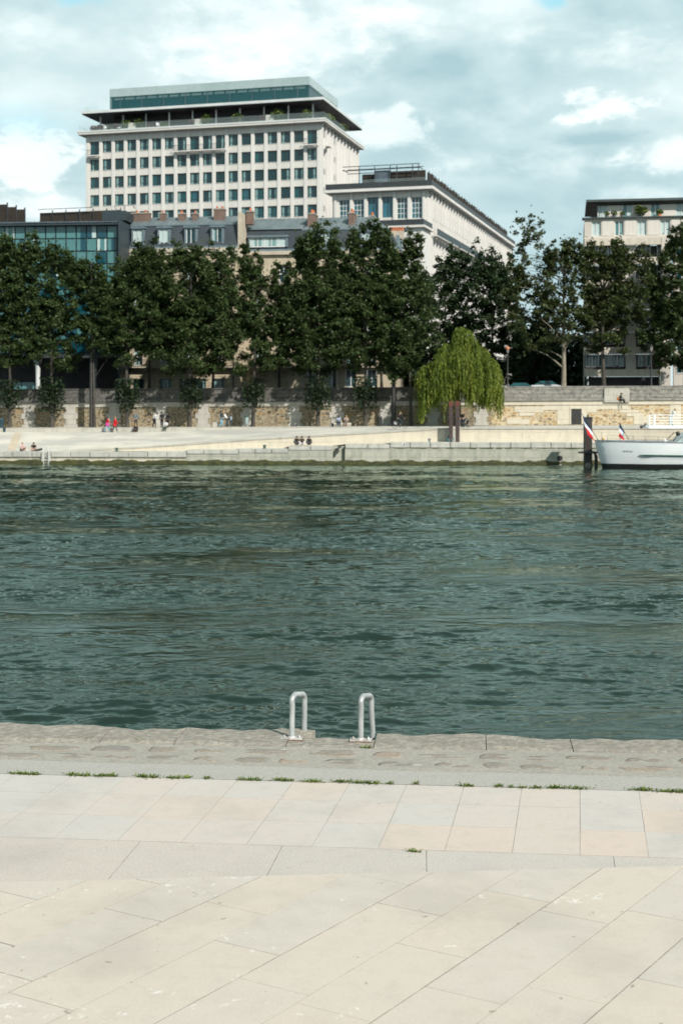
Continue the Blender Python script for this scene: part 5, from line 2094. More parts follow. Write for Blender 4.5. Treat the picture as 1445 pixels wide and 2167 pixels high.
# trees on the street level behind the parapet, at right
STR = [
    (940, 178, 'dark street tree standing left of the willow top in front of the finned wing', [(940, 545, 800, 50), (975, 520, 760, 44), (905, 590, 800, 40)], 8500, 'dark_leaf', 'bark', 0.25, 0),
    (1040, 176, 'dark leaning street tree right of the willow below the end of the finned wing', [(1010, 545, 800, 50), (1050, 560, 812, 52), (1078, 585, 812, 36), (1030, 530, 640, 30)], 9500, 'dark_leaf', 'bark', 0.25, 0),
    (1115, 182, 'dark low tree in the street gap left of the pale forked trunk', [(1110, 690, 815, 42), (1145, 665, 815, 40)], 5200, 'dark_leaf', 'bark', 0.2, 0),
    (1190, 163, 'tall plane tree with a pale forked trunk rising against the open sky', [(1120, 462, 640, 32), (1160, 520, 690, 44), (1200, 500, 720, 40), (1098, 560, 690, 36), (1235, 520, 700, 30), (1150, 610, 740, 44)], 5400, 'olive_leaf', 'pale_bark', 0.34, 1.0),
    (1276, 162, 'plane tree with a dark trunk before the banded apartment block', [(1262, 520, 700, 42), (1305, 512, 690, 42), (1340, 520, 680, 34), (1280, 600, 745, 62)], 6400, 'olive_leaf', 'bark', 0.30, 0.4),
    (1396, 164, 'thin plane tree in front of the right end of the apartment block', [(1380, 560, 740, 34), (1404, 640, 775, 30)], 3600, 'plane_leaf', 'bark', 0.14, 0.5),
    (1450, 163, 'leafy plane tree cut off by the right picture edge', [(1425, 490, 700, 34), (1455, 472, 780, 40), (1425, 620, 765, 34)], 6600, 'plane_leaf', 'bark', 0.26, 0),
]
for i, (px, Y, lab, lobes, nl, lm, bm, tr, bare) in enumerate(STR):
    X, z = X_at(px, Y), 7.03
    lb = [((c - px) / F_PX * Y, (0.6 - (j % 3) * 0.6), Z_at(b, Y) - z, Z_at(t_, Y) - z, hw / F_PX * Y) for j, (c, t_, b, hw) in enumerate(lobes)]
    top = max(l[3] for l in lb)
    make_tree(lab, (X, Y, z), top, None, lb, int(nl * 1.9), M[lm], M[bm], 300 + i, tr, 0.3 if i == 3 else 0, 'street trees behind the parapet', 0, 0.21, (Z_at(765, Y) - z) if i == 3 else None, bare)

# dark planting across the street gap
for i, (px0, px1, Y, top) in enumerate([(842, 900, 186, 690), (1085, 1240, 196, 705)]):
    rs = np.random.RandomState(60 + i)
    n = 5200
    X0, X1 = X_at(px0, Y), X_at(px1, Y)
    zt = Z_at(top, Y) - 7
    C = np.stack([rs.uniform(X0, X1, n), Y + rs.normal(0, 1.2, n), rs.rand(n) ** 0.9 * zt * (0.85 + 0.15 * np.sin(rs.rand(n) * 9))], 1)
    lab = ['dark clipped hedge screen filling the gap right of the hipped house', 'wide dark hedge of foliage across the street gap behind the pale trunk'][i]
    hd = thing('tall_hedge', lab, 'hedge', ((X0 + X1) / 2, Y, 7.0))
    C[:, 0] -= (X0 + X1) / 2
    C[:, 1] -= Y
    link('foliage', quads_mesh('foliage', leaves(C, 0.42, 0.3, rs), M['dark_leaf'], rs.uniform(0, 0.6, n)), hd)
    mb = MB()
    k = X0 + 1
    while k < X1:
        mb.cyl(k - (X0 + X1) / 2, 0, -0.1, zt * 0.8, 0.12, 0.05, 6)
        k += 2.5
    mb.build('stem_row', M['bark'], hd)['kind'] = 'stuff'

# ------------------------------------------------------------------ the willow
wX, wY = b_world(bs_of(968, 11.6), 11.6)
wz = base_z(0) - 0.05
wl = thing('weeping_willow', 'bright yellow green weeping willow hanging over the promenade wall', 'tree', (wX, wY, wz))
rs = np.random.RandomState(77)
kW = 2850 / wY
C_, T_ = [], []
mb = MB()
mb.tube([(0, 0, -0.1), (0.1, 0, 2.2), (-0.1, 0, 4.5), (0.2, 0, 7.5), (0.3, 0, 10.0)], [0.34, 0.28, 0.24, 0.14, 0.05], 9)
lobes = [(0.9, 0, 10.6, 2.2), (-1.2, 0.3, 9.0, 2.0), (2.6, 0.2, 8.6, 2.1), (-2.9, 0, 7.0, 1.6), (4.1, 0, 7.3, 1.5), (-3.9, 0.2, 6.6, 1.1), (0.2, -1.6, 8.4, 2.2), (1.6, -1.4, 7.4, 2.0), (-1.6, -1.3, 7.0, 1.8), (3.4, -0.8, 6.4, 1.5), (-3.5, -0.6, 5.6, 1.2), (4.6, 0.2, 6.5, 0.9), (0.3, 0, 10.9, 1.2), (-2.2, -0.9, 8.0, 1.0), (3.6, -1.0, 7.6, 1.1), (1.9, -0.6, 9.4, 1.1), (0.5, -1.2, 6.4, 1.2)]
Vs = []
for (lx_0, ly_0, lz, lr) in lobes:
    mb.tube([(0.1, 0, min(5.5, lz - 2.5)), (lx_0 * 0.5, ly_0 * 0.5, lz - 0.9), (lx_0, ly_0, lz)], [0.12, 0.08, 0.03], 6, caps=False)
    ns = int(95 * lr)
    for _ in range(ns):
        a = rs.rand() * 6.283
        rr_ = lr * rs.rand() ** 0.6
        x0, y0 = lx_0 * 0.93 + math.cos(a) * rr_ * 0.55, ly_0 + math.sin(a) * rr_ * 0.5
        z0 = lz + 0.5 * lr * (1 - (rr_ / lr) ** 2) * 0.5 - 0.25 * rr_ - (rs.rand() ** 1.6) * 2.2
        ln = rs.uniform(0.7, 4.2) * (1.15 if abs(lx_0) > 2.2 else 0.95)
        floor_z = 1.7 + 1.3 * math.sin(x0 * 2.1 + 0.6) + 0.9 * math.sin(x0 * 5.3) + rs.normal(0, 0.5) + (0.9 if abs(x0) < 1.0 else 0)
        ln = min(ln, max(0.5, z0 - max(floor_z, 0.5)))
        ox, oy = math.cos(a) * rs.uniform(0.2, 0.8), math.sin(a) * rs.uniform(0.2, 0.7)
        n = int(ln * 9)
        t = (np.arange(n) + rs.rand()) / n
        px_ = x0 + ox * (1 - np.exp(-2.6 * t)) + 0.06 * np.sin(t * 5 + a) + rs.normal(0, 0.05, n)
        py_ = y0 + oy * (1 - np.exp(-2.6 * t)) + rs.normal(0, 0.05, n)
        pz_ = z0 + 0.35 * np.sin(np.minimum(t * 3, 1) * 3.14) * 0.6 - ln * t ** 1.25
        C = np.stack([px_, py_, pz_], 1)
        d = np.stack([rs.normal(0, 0.25, n) + ox * 0.5 * (1 - t), rs.normal(0, 0.25, n) + oy * 0.5 * (1 - t), -0.35 - t], 1)
        d /= np.linalg.norm(d, axis=1, keepdims=True)
        sd2 = np.cross(d, rs.normal(size=(n, 3)))
        sd2 /= np.linalg.norm(sd2, axis=1, keepdims=True)
        L_ = rs.uniform(0.13, 0.26, (n, 1))
        W_ = rs.uniform(0.035, 0.07, (n, 1))
        Vs.append(np.stack([C - d * L_, C + sd2 * W_, C + d * L_, C - sd2 * W_], 1))
        T_.append(np.clip(rs.uniform(0.1, 0.8) + rs.normal(0, 0.12, n) + 0.12 * t, 0, 1))
V = np.concatenate(Vs)
link('crown', quads_mesh('crown', V, M['willow_leaf'], np.concatenate(T_)), wl)
mb.build('trunk', M['bark'], wl)

# plants, boxes and parasols on the tower terrace
def shrub(label, loc, r, mat, seed, group, name='shrub'):
    rs = np.random.RandomState(seed)
    n = 150
    p = rs.normal(size=(n, 3))
    p /= np.linalg.norm(p, axis=1, keepdims=True)
    C = p * (rs.rand(n, 1) ** 0.4) * r * np.array([1.1, 0.8, 0.8])
    C[:, 2] += r * 0.75
    C[:, 2] = np.maximum(C[:, 2], 0.1)
    s = thing(name, label, 'plant', loc, 0, group)
    link('foliage', quads_mesh('foliage', leaves(C, r * 0.32, r * 0.16, rs), mat, rs.uniform(0.1, 1, n)), s)
    mb = MB()
    mb.cyl(0, 0, 0.0, r * 0.7, 0.05, 0.03, 6)
    mb.build('stem', M['bark'], s)
    return s


pm('pale_box', (0.50, 0.48, 0.43), (0.44, 0.42, 0.38), 1, 0.8)
pm('parasol_cloth', (0.72, 0.73, 0.74), (0.62, 0.64, 0.66), 2, 0.8)
BOXES = [(281, 'pale planter box on the tower terrace, leftmost of the three'), (421, 'pale planter box on the tower terrace, middle of the three'), (572, 'pale planter box on the tower terrace, rightmost and partly cut by a shadow')]


def tower_x(px, y=0.4):
    t = (px - PX_W / 2) / F_PX
    c, s = math.cos(TH), math.sin(TH)
    # X = -3.62 + x c - y s ; Y = TY + x s + y c
    return (t * (TY + y * c) + 3.62 + y * s) / (c - t * s)


for px, lab in BOXES:
    x = tower_x(px)
    X, Y = on_tower(x, 0.4)
    b = thing('planter_box', lab, 'planter', (X, Y, 55.0), TH, 'planter boxes on the tower terrace')
    mb = MB()
    mb.box(-0.72, 0.72, -0.4, 0.4, 0.0, 1.25)
    mb.build('box', M['pale_box'], b, 0.03)
    mb = MB()
    mb.box(-0.66, 0.66, -0.34, 0.34, 1.252, 1.28)
    mb.build('soil', M['bark'], b)
sh = [(200, 'red_leaf', 0.75, 'dark red shrub at the far left corner of the tower terrace'), (213, 'red_leaf', 0.8, 'red and yellow shrub second from the left corner of the tower terrace'), (232, 'shrub_leaf', 0.6, 'low shrub between the left corner and the white parasols on the tower terrace'),
      (246, 'red_leaf', 0.8, 'maroon shrub left of the first terrace planter box'), (268, 'shrub_leaf', 0.9, 'green shrub touching the left side of the leftmost planter box'), (295, 'shrub_leaf', 0.9, 'green shrub touching the right side of the leftmost planter box'),
      (318, 'red_leaf', 0.6, 'small maroon shrub left of the round white parasol'), (346, 'shrub_leaf', 0.7, 'yellowish shrub right of the round white parasol'), (408, 'red_leaf', 0.8, 'maroon shrub touching the left side of the middle planter box'),
      (437, 'shrub_leaf', 1.0, 'bright green shrub touching the right side of the middle planter box'), (502, 'shrub_leaf', 0.95, 'green palm like shrub alone between middle and right planter boxes'), (556, 'red_leaf', 0.8, 'reddish shrub left of the rightmost planter box'),
      (588, 'shrub_leaf', 1.1, 'tall bright green shrub right of the rightmost planter box'), (650, 'shrub_leaf', 0.9, 'reddish green shrub near the right corner of the tower terrace')]
for i, (px, mt, r, lab) in enumerate(sh):
    X, Y = on_tower(tower_x(px, 0.3), 0.3)
    shrub(lab, (X, Y, 55.0 + (0.5 if r > 0.85 else 0.1)), r, M[mt], 500 + i, 'shrubs along the tower terrace')
for y_, lab in ((4.5, 'green shrub on the right side terrace of the tower, nearer the corner'), (13.5, 'green shrub on the right side terrace of the tower, farther back')):
    X, Y = on_tower(0.2, y_)
    shrub(lab, (X, Y, 55.3), 1.0, M['shrub_leaf'], int(530 + y_), 'shrubs along the tower terrace')
for px, lab in ((224, 'white terrace chair near the left corner of the tower'), (253, 'white terrace chair left of the first planter box'), (336, 'white terrace chair standing right of the first planter box')):
    X, Y = on_tower(tower_x(px, 0.3), 0.3)
    t = thing('terrace_chair', lab, 'chair', (X, Y, 55.0), TH + 0.4, 'white chairs on the tower terrace')
    mb = MB()
    mb.lathe([(0.36, 0.40), (0.48, 0.46), (0.46, 0.56)], 0, 0, 14)
    mb.build('seat', M['parasol_cloth'], t)
    mb = MB()
    mb.grid([[(0.46 * math.cos(a), 0.1 + 0.42 * math.sin(a), z) for a in np.linspace(0, math.pi, 9)] for z in (0.57, 0.9, 1.15)])
    mb.grid([[(0.40 * math.cos(a), 0.1 + 0.36 * math.sin(a), z) for a in np.linspace(0, math.pi, 9)] for z in (0.57, 0.9, 1.15)])
    mb.build('backrest', M['parasol_cloth'], t)
    for a in (0.8, 2.3, 3.9, 5.5):
        mb = MB()
        mb.tube([(0.36 * math.cos(a), 0.36 * math.sin(a), 0), (0.28 * math.cos(a), 0.28 * math.sin(a), 0.41)], 0.025, 6)
        mb.build('leg', M['steel_dark'], t)
# pot plants on the apartment terrace
for i, (px, r, lab) in enumerate(((1283, 0.35, 'small potted plant on the apartment terrace beside its leftmost window'), (1299, 0.4, 'spiky potted plant on the apartment terrace between first and second window'), (1316, 0.35, 'low potted plant on the apartment terrace left of its second window'),
                                  (1355, 0.8, 'large dark potted bush on the apartment terrace'), (1395, 0.45, 'trailing potted plant on the apartment terrace beside the third window'))):
    x = alx(px)
    X = axl + x * math.cos(AH) - 0.3 * math.sin(AH)
    Y = AY + x * math.sin(AH) + 0.3 * math.cos(AH)
    p = shrub(lab, (X, Y, az_(461.2) + (0.25 if r < 1 else 0.5)), r, M['shrub_leaf'] if r < 1 else M['dark_leaf'], 700 + i, 'potted plants on the apartment terrace', 'potted_plant')
    mb = MB()
    h_ = 0.3 if r < 1 else 0.55
    mb.lathe([(0.15 + r * 0.1, -h_), (0.2 + r * 0.14, 0.02), (0.18 + r * 0.12, 0.03)], 0, 0, 10)
    mb.build('pot', M['clay_pot'] if px > 1390 else M['steel_dark'], p)
# ------------------------------------------------------------------ people
pm('skin', (0.46, 0.28, 0.20), (0.40, 0.24, 0.17), 6, 0.6)
pm('skin_dark', (0.16, 0.09, 0.06), (0.13, 0.075, 0.05), 6, 0.6)
CLOTH = {}


def cloth(rgb):
    if rgb not in CLOTH:
        m = pm('cloth_%d' % len(CLOTH), rgb, tuple(k * 0.7 for k in rgb), 5, 0.9)
        CLOTH[rgb] = m
    return CLOTH[rgb]


def skin_mesh(name, verts, edges, radii, mat, parent, sub=1, root=0):
    me = bpy.data.meshes.new(name)
    me.from_pydata(verts, edges, [])
    o = link(name, me, parent)
    me.materials.append(mat)
    md = o.modifiers.new('skin', 'SKIN')
    md.use_smooth_shade = True
    sv = me.skin_vertices[0].data if me.skin_vertices else None
    if sv is None:
        bm = bmesh.new()
        bm.from_mesh(me)
        bm.verts.layers.skin.verify()
        bm.to_mesh(me)
        bm.free()
        sv = me.skin_vertices[0].data
    for i, r in enumerate(radii):
        sv[i].radius = (r, r) if not isinstance(r, tuple) else r
        sv[i].use_root = (i == root)
    md2 = o.modifiers.new('smooth', 'SUBSURF')
    md2.levels = md2.render_levels = sub
    return o


def pose_joints(kind, seed=0):
    """joints of a 1.72 m figure facing -y; z up, x to its left (picture right)"""
    r = random.Random(seed)
    J = {}
    if kind in ('stand', 'walk', 'lean'):
        ph = 0.92
        sw = {'stand': 0.03, 'walk': 0.26, 'lean': 0.08}[kind]
        tilt = {'stand': 0.0, 'walk': -0.05, 'lean': -0.34}[kind]
        J['pelvis'] = (0, 0, ph)
        J['waist'] = (0, tilt * 0.25, 1.08)
        J['chest'] = (0, tilt * 0.7, 1.33)
        J['neck'] = (0, tilt * 1.05, 1.49)
        J['head'] = (0, tilt * 1.25 - 0.02, 1.60)
        J['crown'] = (0, tilt * 1.35, 1.69)
        for s, n in ((-1, 'r'), (1, 'l')):
            J['sh_' + n] = (s * 0.19, tilt * 0.95, 1.42)
            fw = sw * s
            J['el_' + n] = (s * 0.25, tilt * 0.9 + fw * 0.6 + 0.02, 1.16 + (0.02 if kind == 'lean' else 0))
            J['wr_' + n] = (s * (0.2 if kind != 'lean' else 0.14), tilt * 1.1 + fw * 0.8 - 0.12, 0.95 if kind != 'lean' else 1.0)
            J['hip_' + n] = (s * 0.10, 0, 0.88)
            J['kn_' + n] = (s * 0.11, -fw * 0.55 - 0.03, 0.48)
            J['an_' + n] = (s * 0.11, -fw * 1.0 + (0.05 if fw < 0 else 0), 0.08)
            J['to_' + n] = (s * 0.12, -fw * 1.0 - 0.16, 0.03)
    elif kind in ('sit', 'ground', 'ledge'):
        sh = {'sit': 0.46, 'ground': 0.12, 'ledge': 0.12}[kind]
        fwd = -0.14
        J['pelvis'] = (0, 0, sh + 0.02)
        J['waist'] = (0, 0.0, sh + 0.18)
        J['chest'] = (0, fwd * 0.5, sh + 0.42)
        J['neck'] = (0, fwd * 0.8, sh + 0.57)
        J['head'] = (0, fwd * 1.1, sh + 0.68)
        J['crown'] = (0, fwd, sh + 0.77)
        for s, n in ((-1, 'r'), (1, 'l')):
            J['sh_' + n] = (s * 0.18, fwd * 0.7, sh + 0.50)
            J['el_' + n] = (s * 0.26, fwd * 1.2, sh + 0.26)
            J['wr_' + n] = (s * 0.13, fwd - 0.26, sh + 0.20)
            J['hip_' + n] = (s * 0.10, -0.04, sh)
            if kind == 'sit':
                J['kn_' + n] = (s * 0.13, -0.45, sh + 0.04)
                J['an_' + n] = (s * 0.13, -0.45, 0.08)
                J['to_' + n] = (s * 0.14, -0.62, 0.03)
            elif kind == 'ledge':
                J['kn_' + n] = (s * 0.13, -0.46, sh + 0.03)
                J['an_' + n] = (s * 0.12, -0.50, sh - 0.40)
                J['to_' + n] = (s * 0.13, -0.66, sh - 0.43)
            else:
                J['kn_' + n] = (s * 0.30, -0.40, sh + 0.26)
                J['an_' + n] = (s * 0.12, -0.46, 0.08)
                J['to_' + n] = (s * 0.12, -0.62, 0.05)
    elif kind == 'ride':
        J['pelvis'] = (0, 0.25, 0.98)
        J['waist'] = (0, 0.20, 1.14)
        J['chest'] = (0, 0.06, 1.36)
        J['neck'] = (0, -0.03, 1.50)
        J['head'] = (0, -0.08, 1.61)
        J['crown'] = (0, -0.06, 1.70)
        for s, n in ((-1, 'r'), (1, 'l')):
            J['sh_' + n] = (s * 0.18, 0.0, 1.43)
            J['el_' + n] = (s * 0.24, -0.20, 1.22)
            J['wr_' + n] = (s * 0.22, -0.42, 1.07)
            J['hip_' + n] = (s * 0.10, 0.2, 0.94)
            J['kn_' + n] = (s * 0.11, -0.20, 0.80 if s < 0 else 0.62)
            J['an_' + n] = (s * 0.11, 0.06, 0.40 if s < 0 else 0.16)
            J['to_' + n] = (s * 0.11, -0.10, 0.37 if s < 0 else 0.13)
    return J


def person(label, loc, rz, kind, shirt, trousers, hair, skin='skin', scale=1.0, long_hair=False, skirt=None, sleeves=True, bare_legs=False, seed=0, group=None):
    J = pose_joints(kind, seed)
    p = thing('person', label, 'person', loc, rz, group)
    p.scale = (scale,) * 3
    order = ['pelvis', 'waist', 'chest', 'neck', 'head', 'crown']
    V = [J[k] for k in order]
    E = [(0, 1), (1, 2), (2, 3), (3, 4), (4, 5)]
    Rd = [(0.13, 0.10), (0.12, 0.09), (0.145, 0.10), 0.055, (0.078, 0.095), 0.06]
    for n in 'rl':
        i = len(V)
        V += [J['sh_' + n], J['el_' + n], J['wr_' + n]]
        w_, e = Vector(J['wr_' + n]), Vector(J['el_' + n])
        V.append(tuple(w_ + (w_ - e).normalized() * 0.13))
        E += [(2, i), (i, i + 1), (i + 1, i + 2), (i + 2, i + 3)]
        Rd += [0.052, 0.040, 0.028, 0.030]
        i = len(V)
        V += [J['hip_' + n], J['kn_' + n], J['an_' + n], J['to_' + n]]
        E += [(0, i), (i, i + 1), (i + 1, i + 2), (i + 2, i + 3)]
        Rd += [0.088, 0.056, 0.040, 0.032]
    skin_mesh('body', V, E, Rd, M[skin], p)
    # top
    V = [J['waist'], J['chest'], tuple(Vector(J['chest']).lerp(Vector(J['neck']), 0.6))]
    V[0] = tuple(Vector(J['pelvis']).lerp(Vector(J['waist']), 0.4))
    E = [(0, 1), (1, 2)]
    Rd = [(0.155, 0.125), (0.168, 0.125), 0.085]
    for n in 'rl':
        i = len(V)
        V += [J['sh_' + n], J['el_' + n]]
        E += [(1, i), (i, i + 1)]
        Rd += [0.072, 0.058]
        if sleeves:
            V.append(J['wr_' + n])
            E.append((i + 1, i + 2))
            Rd.append(0.046)
    skin_mesh('jacket' if sleeves else 'shirt', V, E, Rd, cloth(shirt), p)
    # trousers or skirt
    V, E, Rd = [J['pelvis']], [], [(0.15, 0.12)]
    for n in 'rl':
        i = len(V)
        V += [J['hip_' + n], J['kn_' + n]]
        E += [(0, i), (i, i + 1)]
        Rd += [0.105, 0.075]
        if not bare_legs:
            V.append(J['an_' + n])
            E.append((i + 1, i + 2))
            Rd.append(0.058)
    skin_mesh('trousers', V, E, Rd, cloth(trousers), p)
    if skirt:
        z = J['pelvis'][2]
        mb = MB()
        mb.lathe([(0.20, z - 0.22), (0.19, z), (0.16, z + 0.16)], 0, 0, 12)
        mb.build('skirt', cloth(skirt), p)
    # shoes
    for n in 'rl':
        a, t = Vector(J['an_' + n]), Vector(J['to_' + n])
        skin_mesh('shoe', [tuple(a + Vector((0, 0.03, -0.045))), tuple(t)], [(0, 1)], [0.048, 0.042], cloth((0.03, 0.03, 0.035)), p)
    # hair
    h = Vector(J['head'])
    mb = MB()
    mb.ball((h.x, h.y + 0.028, h.z + 0.035), 0.106, 10, 7, 1, 1.05, 1.0)
    if long_hair:
        mb.tube([(h.x, h.y + 0.06, h.z + 0.02), (h.x, h.y + 0.10, h.z - 0.14), (h.x, h.y + 0.11, h.z - 0.30)], [0.09, 0.085, 0.04], 8)
    mb.build('hair', cloth(hair), p)
    # nose
    mb = MB()
    mb.ball((h.x, h.y - 0.098, h.z - 0.015), 0.018, 6, 4, 0.8, 1.2, 1.2)
    mb.build('nose', M[skin], p)
    return p


BLK, DRK, NAVY = (0.012, 0.012, 0.014), (0.03, 0.03, 0.034), (0.02, 0.03, 0.06)
DENIM, LDEN, WHT = (0.05, 0.10, 0.16), (0.22, 0.42, 0.52), (0.72, 0.74, 0.76)
HB, HBL, HGR = (0.022, 0.015, 0.012), (0.35, 0.22, 0.10), (0.25, 0.25, 0.25)


def on_b(px, o, z):
    s = bs_of(px, o)
    X, Y = b_world(s, o)
    return (X, Y, z)


def walk_z(px):
    return lerp_tab(WALKZ, px)


def prom(px, o=13.0):
    s = bs_of(px, o)
    return on_b(px, o, base_z(s) + 0.02 - 0.02 * (o - 10.6) / 7)


oW = 9.8
person('person in a red top, magenta skirt and blue jeans walking with a bag', on_b(227.5, oW, walk_z(228)), R(100), 'walk', (0.62, 0.02, 0.02), LDEN, HB, long_hair=True, skirt=(0.75, 0.02, 0.33), seed=1)
person('person in a long bright red jacket and dark jeans walking at left', on_b(243.5, oW, walk_z(243)), R(95), 'walk', (0.80, 0.008, 0.008), (0.02, 0.035, 0.05), HBL, seed=2, skirt=(0.80, 0.008, 0.008))
person('person in a grey blue jacket standing by the trunk right of the red jacket', prom(288, 12.0), R(20), 'stand', (0.10, 0.15, 0.18), DRK, HGR, seed=3)
person('fair haired person in black seated low in front of the grey blue jacket', on_b(288, 10.2, walk_z(288)), 0, 'ground', BLK, BLK, HBL, seed=4, long_hair=True)
person('person in a white shirt leaning over with hands forward, dark trousers', prom(327, 12.2), R(60), 'lean', WHT, DRK, HB, seed=5)
person('person all in black standing between two white shirts', prom(343, 12.0), R(-20), 'stand', BLK, BLK, HB, 'skin_dark', seed=6)
person('person in black standing behind the seated white shirt', prom(356, 12.6), R(-30), 'stand', BLK, DRK, HB, 'skin_dark', 0.96, seed=7)
person('person in a white T-shirt and green trousers sitting on the promenade edge', on_b(352, 10.75, base_z(bs_of(352, 10.6)) - 0.08), R(-15), 'ledge', WHT, (0.05, 0.09, 0.07), HB, seed=8, sleeves=False)
# stone block with a person perched on it
blk = thing('stone_block', 'grey stone block standing on the promenade below the light jeans', 'block', prom(459, 12.6), BA)
mb = MB()
mb.box(-0.42, 0.62, -0.35, 0.35, -0.02, 0.55)
mb.build('block', M['pilaster_stone'], blk, 0.03)
person('tall standing person with long hair, dark top and light blue jeans', prom(469, 11.9), R(70), 'stand', (0.02, 0.04, 0.05), LDEN, HB, scale=1.12, long_hair=True, seed=9)
person('person in a white top and navy trousers facing the light blue jeans', prom(481, 12.0), R(-80), 'lean', WHT, (0.02, 0.06, 0.09), HBL, seed=10)
person('child in a pale blue shirt beside the white top', prom(488.5, 12.0), R(-60), 'stand', (0.38, 0.52, 0.62), (0.02, 0.07, 0.10), HB, scale=0.82, seed=11)
# bench with two sitters
bn = thing('stone_bench', 'long pale stone bench between two plane trunks with two people on it', 'bench', prom(723.5, 12.9), BA)
mb = MB()
mb.box(-1.05, 1.05, -0.28, 0.28, 0.22, 0.44)
mb.build('seat', M['cream_blocks'], bn, 0.02)
for x in (-0.8, 0.0, 0.8):
    mb = MB()
    mb.box(x - 0.22, x + 0.22, -0.22, 0.22, -0.05, 0.218)
    mb.build('leg', M['pilaster_stone'], bn)
person('person in a pale blue shirt and navy trousers sitting on the bench, left of two', prom(716.5, 12.8), R(5), 'sit', (0.38, 0.44, 0.56), (0.02, 0.05, 0.09), HB, 'skin_dark', seed=12, sleeves=False)
person('person in a striped light top and bare legs sitting on the bench, right of two', prom(733, 12.8), R(-8), 'sit', (0.42, 0.34, 0.28), (0.08, 0.14, 0.18), HBL, seed=13, long_hair=True, bare_legs=True, sleeves=False)
# three friends on the lower quay
for px, lab, sh_, tr, hr_, sd_ in ((628, 'person with long hair in black sitting on the lower quay, left of three', BLK, (0.02, 0.06, 0.07), HB, 14), (639, 'person in dark brown with white trousers sitting between two others on the quay', (0.05, 0.03, 0.02), WHT, HB, 15), (654, 'person in a long black hooded top sitting on the lower quay, right of three', BLK, (0.02, 0.06, 0.08), BLK, 16)):
    person(lab, on_b(px, 1.15, low_z(px) + 0.08), R(0), 'ground', sh_, tr, hr_, seed=sd_, long_hair=True)
# sunbathers on the lower path at left
person('person in a pale pink top and black shorts sitting on the quay at left', on_b(47, 1.9, low_z(47)), R(40), 'ground', (0.62, 0.42, 0.38), BLK, HBL, seed=17, bare_legs=True)
person('person in a black vest with bare arms sitting beside a dark towel at far left', on_b(72.5, 1.9, low_z(72)), R(0), 'ground', BLK, (0.55, 0.42, 0.36), HB, seed=18, long_hair=True, sleeves=False, bare_legs=True)
tw_ = thing('beach_towel', 'dark rolled towel lying right of the person in the black vest', 'towel', on_b(80, 1.7, low_z(80)), BA)
mb = MB()
mb.tube([(-0.45, 0, 0.06), (-0.1, 0.02, 0.10), (0.25, 0, 0.16), (0.5, 0.0, 0.24)], [0.05, 0.10, 0.11, 0.10], 8)
mb.build('cloth', cloth(BLK), tw_)
# under the willow
person('person in dark red plaid with teal trousers sitting before the brown piles', on_b(952.5, 1.5, low_z(952)), 0, 'ground', (0.12, 0.05, 0.06), (0.02, 0.22, 0.25), (0.40, 0.13, 0.05), seed=19)
person('person in black standing by the willow right of the brown piles', on_b(978, 7.0, 3.66), R(-40), 'stand', BLK, (0.02, 0.03, 0.05), HBL, seed=20, sleeves=False)
st = thing('pushchair', 'dark blue pushchair beside the person in black under the willow', 'pushchair', on_b(985, 5.2, 3.66), R(-70))
mb = MB()
mb.grid([[(x, -0.38, 0.42), (x, -0.1, 0.36), (x, 0.16, 0.42), (x, 0.26, 0.85)] for x in (-0.24, 0.24)])
mb.build('seat', cloth((0.012, 0.05, 0.10)), st)
mb = MB()
mb.grid([[(x, 0.30 - 0.5 * math.sin(a), 0.72 + 0.36 * math.cos(a)) for a in np.linspace(0.2, 1.75, 7)] for x in (-0.26, 0, 0.26)], smooth=True)
mb.build('hood', cloth((0.015, 0.06, 0.12)), st)
mb = MB()
for x in (-0.25, 0.25):
    mb.tube([(x, -0.36, 0.14), (x, 0.1, 0.5), (x, 0.42, 0.98), (x, 0.52, 1.02)], 0.018, 6)
    mb.tube([(x, 0.28, 0.14), (x, -0.05, 0.45)], 0.018, 6)
mb.tube([(-0.25, 0.52, 1.02), (0.25, 0.52, 1.02)], 0.02, 6)
mb.build('chassis', M['steel_dark'], st)


def wheel(parent, c, r, tube_r=0.02, spokes=10, axis='x', name='wheel'):
    mb = MB()
    n = 20
    ring = []
    for i in range(n + 1):
        a = 2 * math.pi * i / n
        ring.append((c[0], c[1] + r * math.cos(a), c[2] + r * math.sin(a)))
    mb.tube(ring, tube_r, 6, caps=False)
    for k in range(spokes):
        a = 2 * math.pi * k / spokes
        mb.tube([(c[0], c[1], c[2]), (c[0], c[1] + r * math.cos(a), c[2] + r * math.sin(a))], 0.004, 4, caps=False)
    mb.tube([(c[0] - 0.04, c[1], c[2]), (c[0] + 0.04, c[1], c[2])], 0.025, 6)
    return mb.build(name, M['black_iron'], parent)


for x, y in ((-0.25, -0.36), (0.25, -0.36), (-0.25, 0.28), (0.25, 0.28)):
    wheel(st, (x, y, 0.13), 0.12, 0.02, 6)
# cyclist
cz_ = on_b(846, 4.6, 3.64)
bk = thing('bicycle', 'dark bicycle with a white pannier ridden along the promenade edge', 'bicycle', cz_, R(97))
wheel(bk, (0, -0.55, 0.34), 0.33, 0.018, 14)
wheel(bk, (0, 0.55, 0.34), 0.33, 0.018, 14)
mb = MB()
for pts in ([(0, 0.22, 0.92), (0, 0.08, 0.30)], [(0, 0.08, 0.30), (0, -0.40, 0.80)], [(0, 0.20, 0.84), (0, -0.38, 0.86)], [(0, 0.55, 0.34), (0, 0.08, 0.30)], [(0, 0.55, 0.34), (0, 0.20, 0.84)], [(0, -0.55, 0.34), (0, -0.38, 0.90), (0, -0.36, 1.04)]):
    mb.tube(pts, 0.02, 6)
mb.build('frame', M['steel_dark'], bk)
mb = MB()
mb.tube([(-0.26, -0.30, 1.06), (-0.1, -0.40, 1.05), (0.1, -0.40, 1.05), (0.26, -0.30, 1.06)], 0.016, 6)
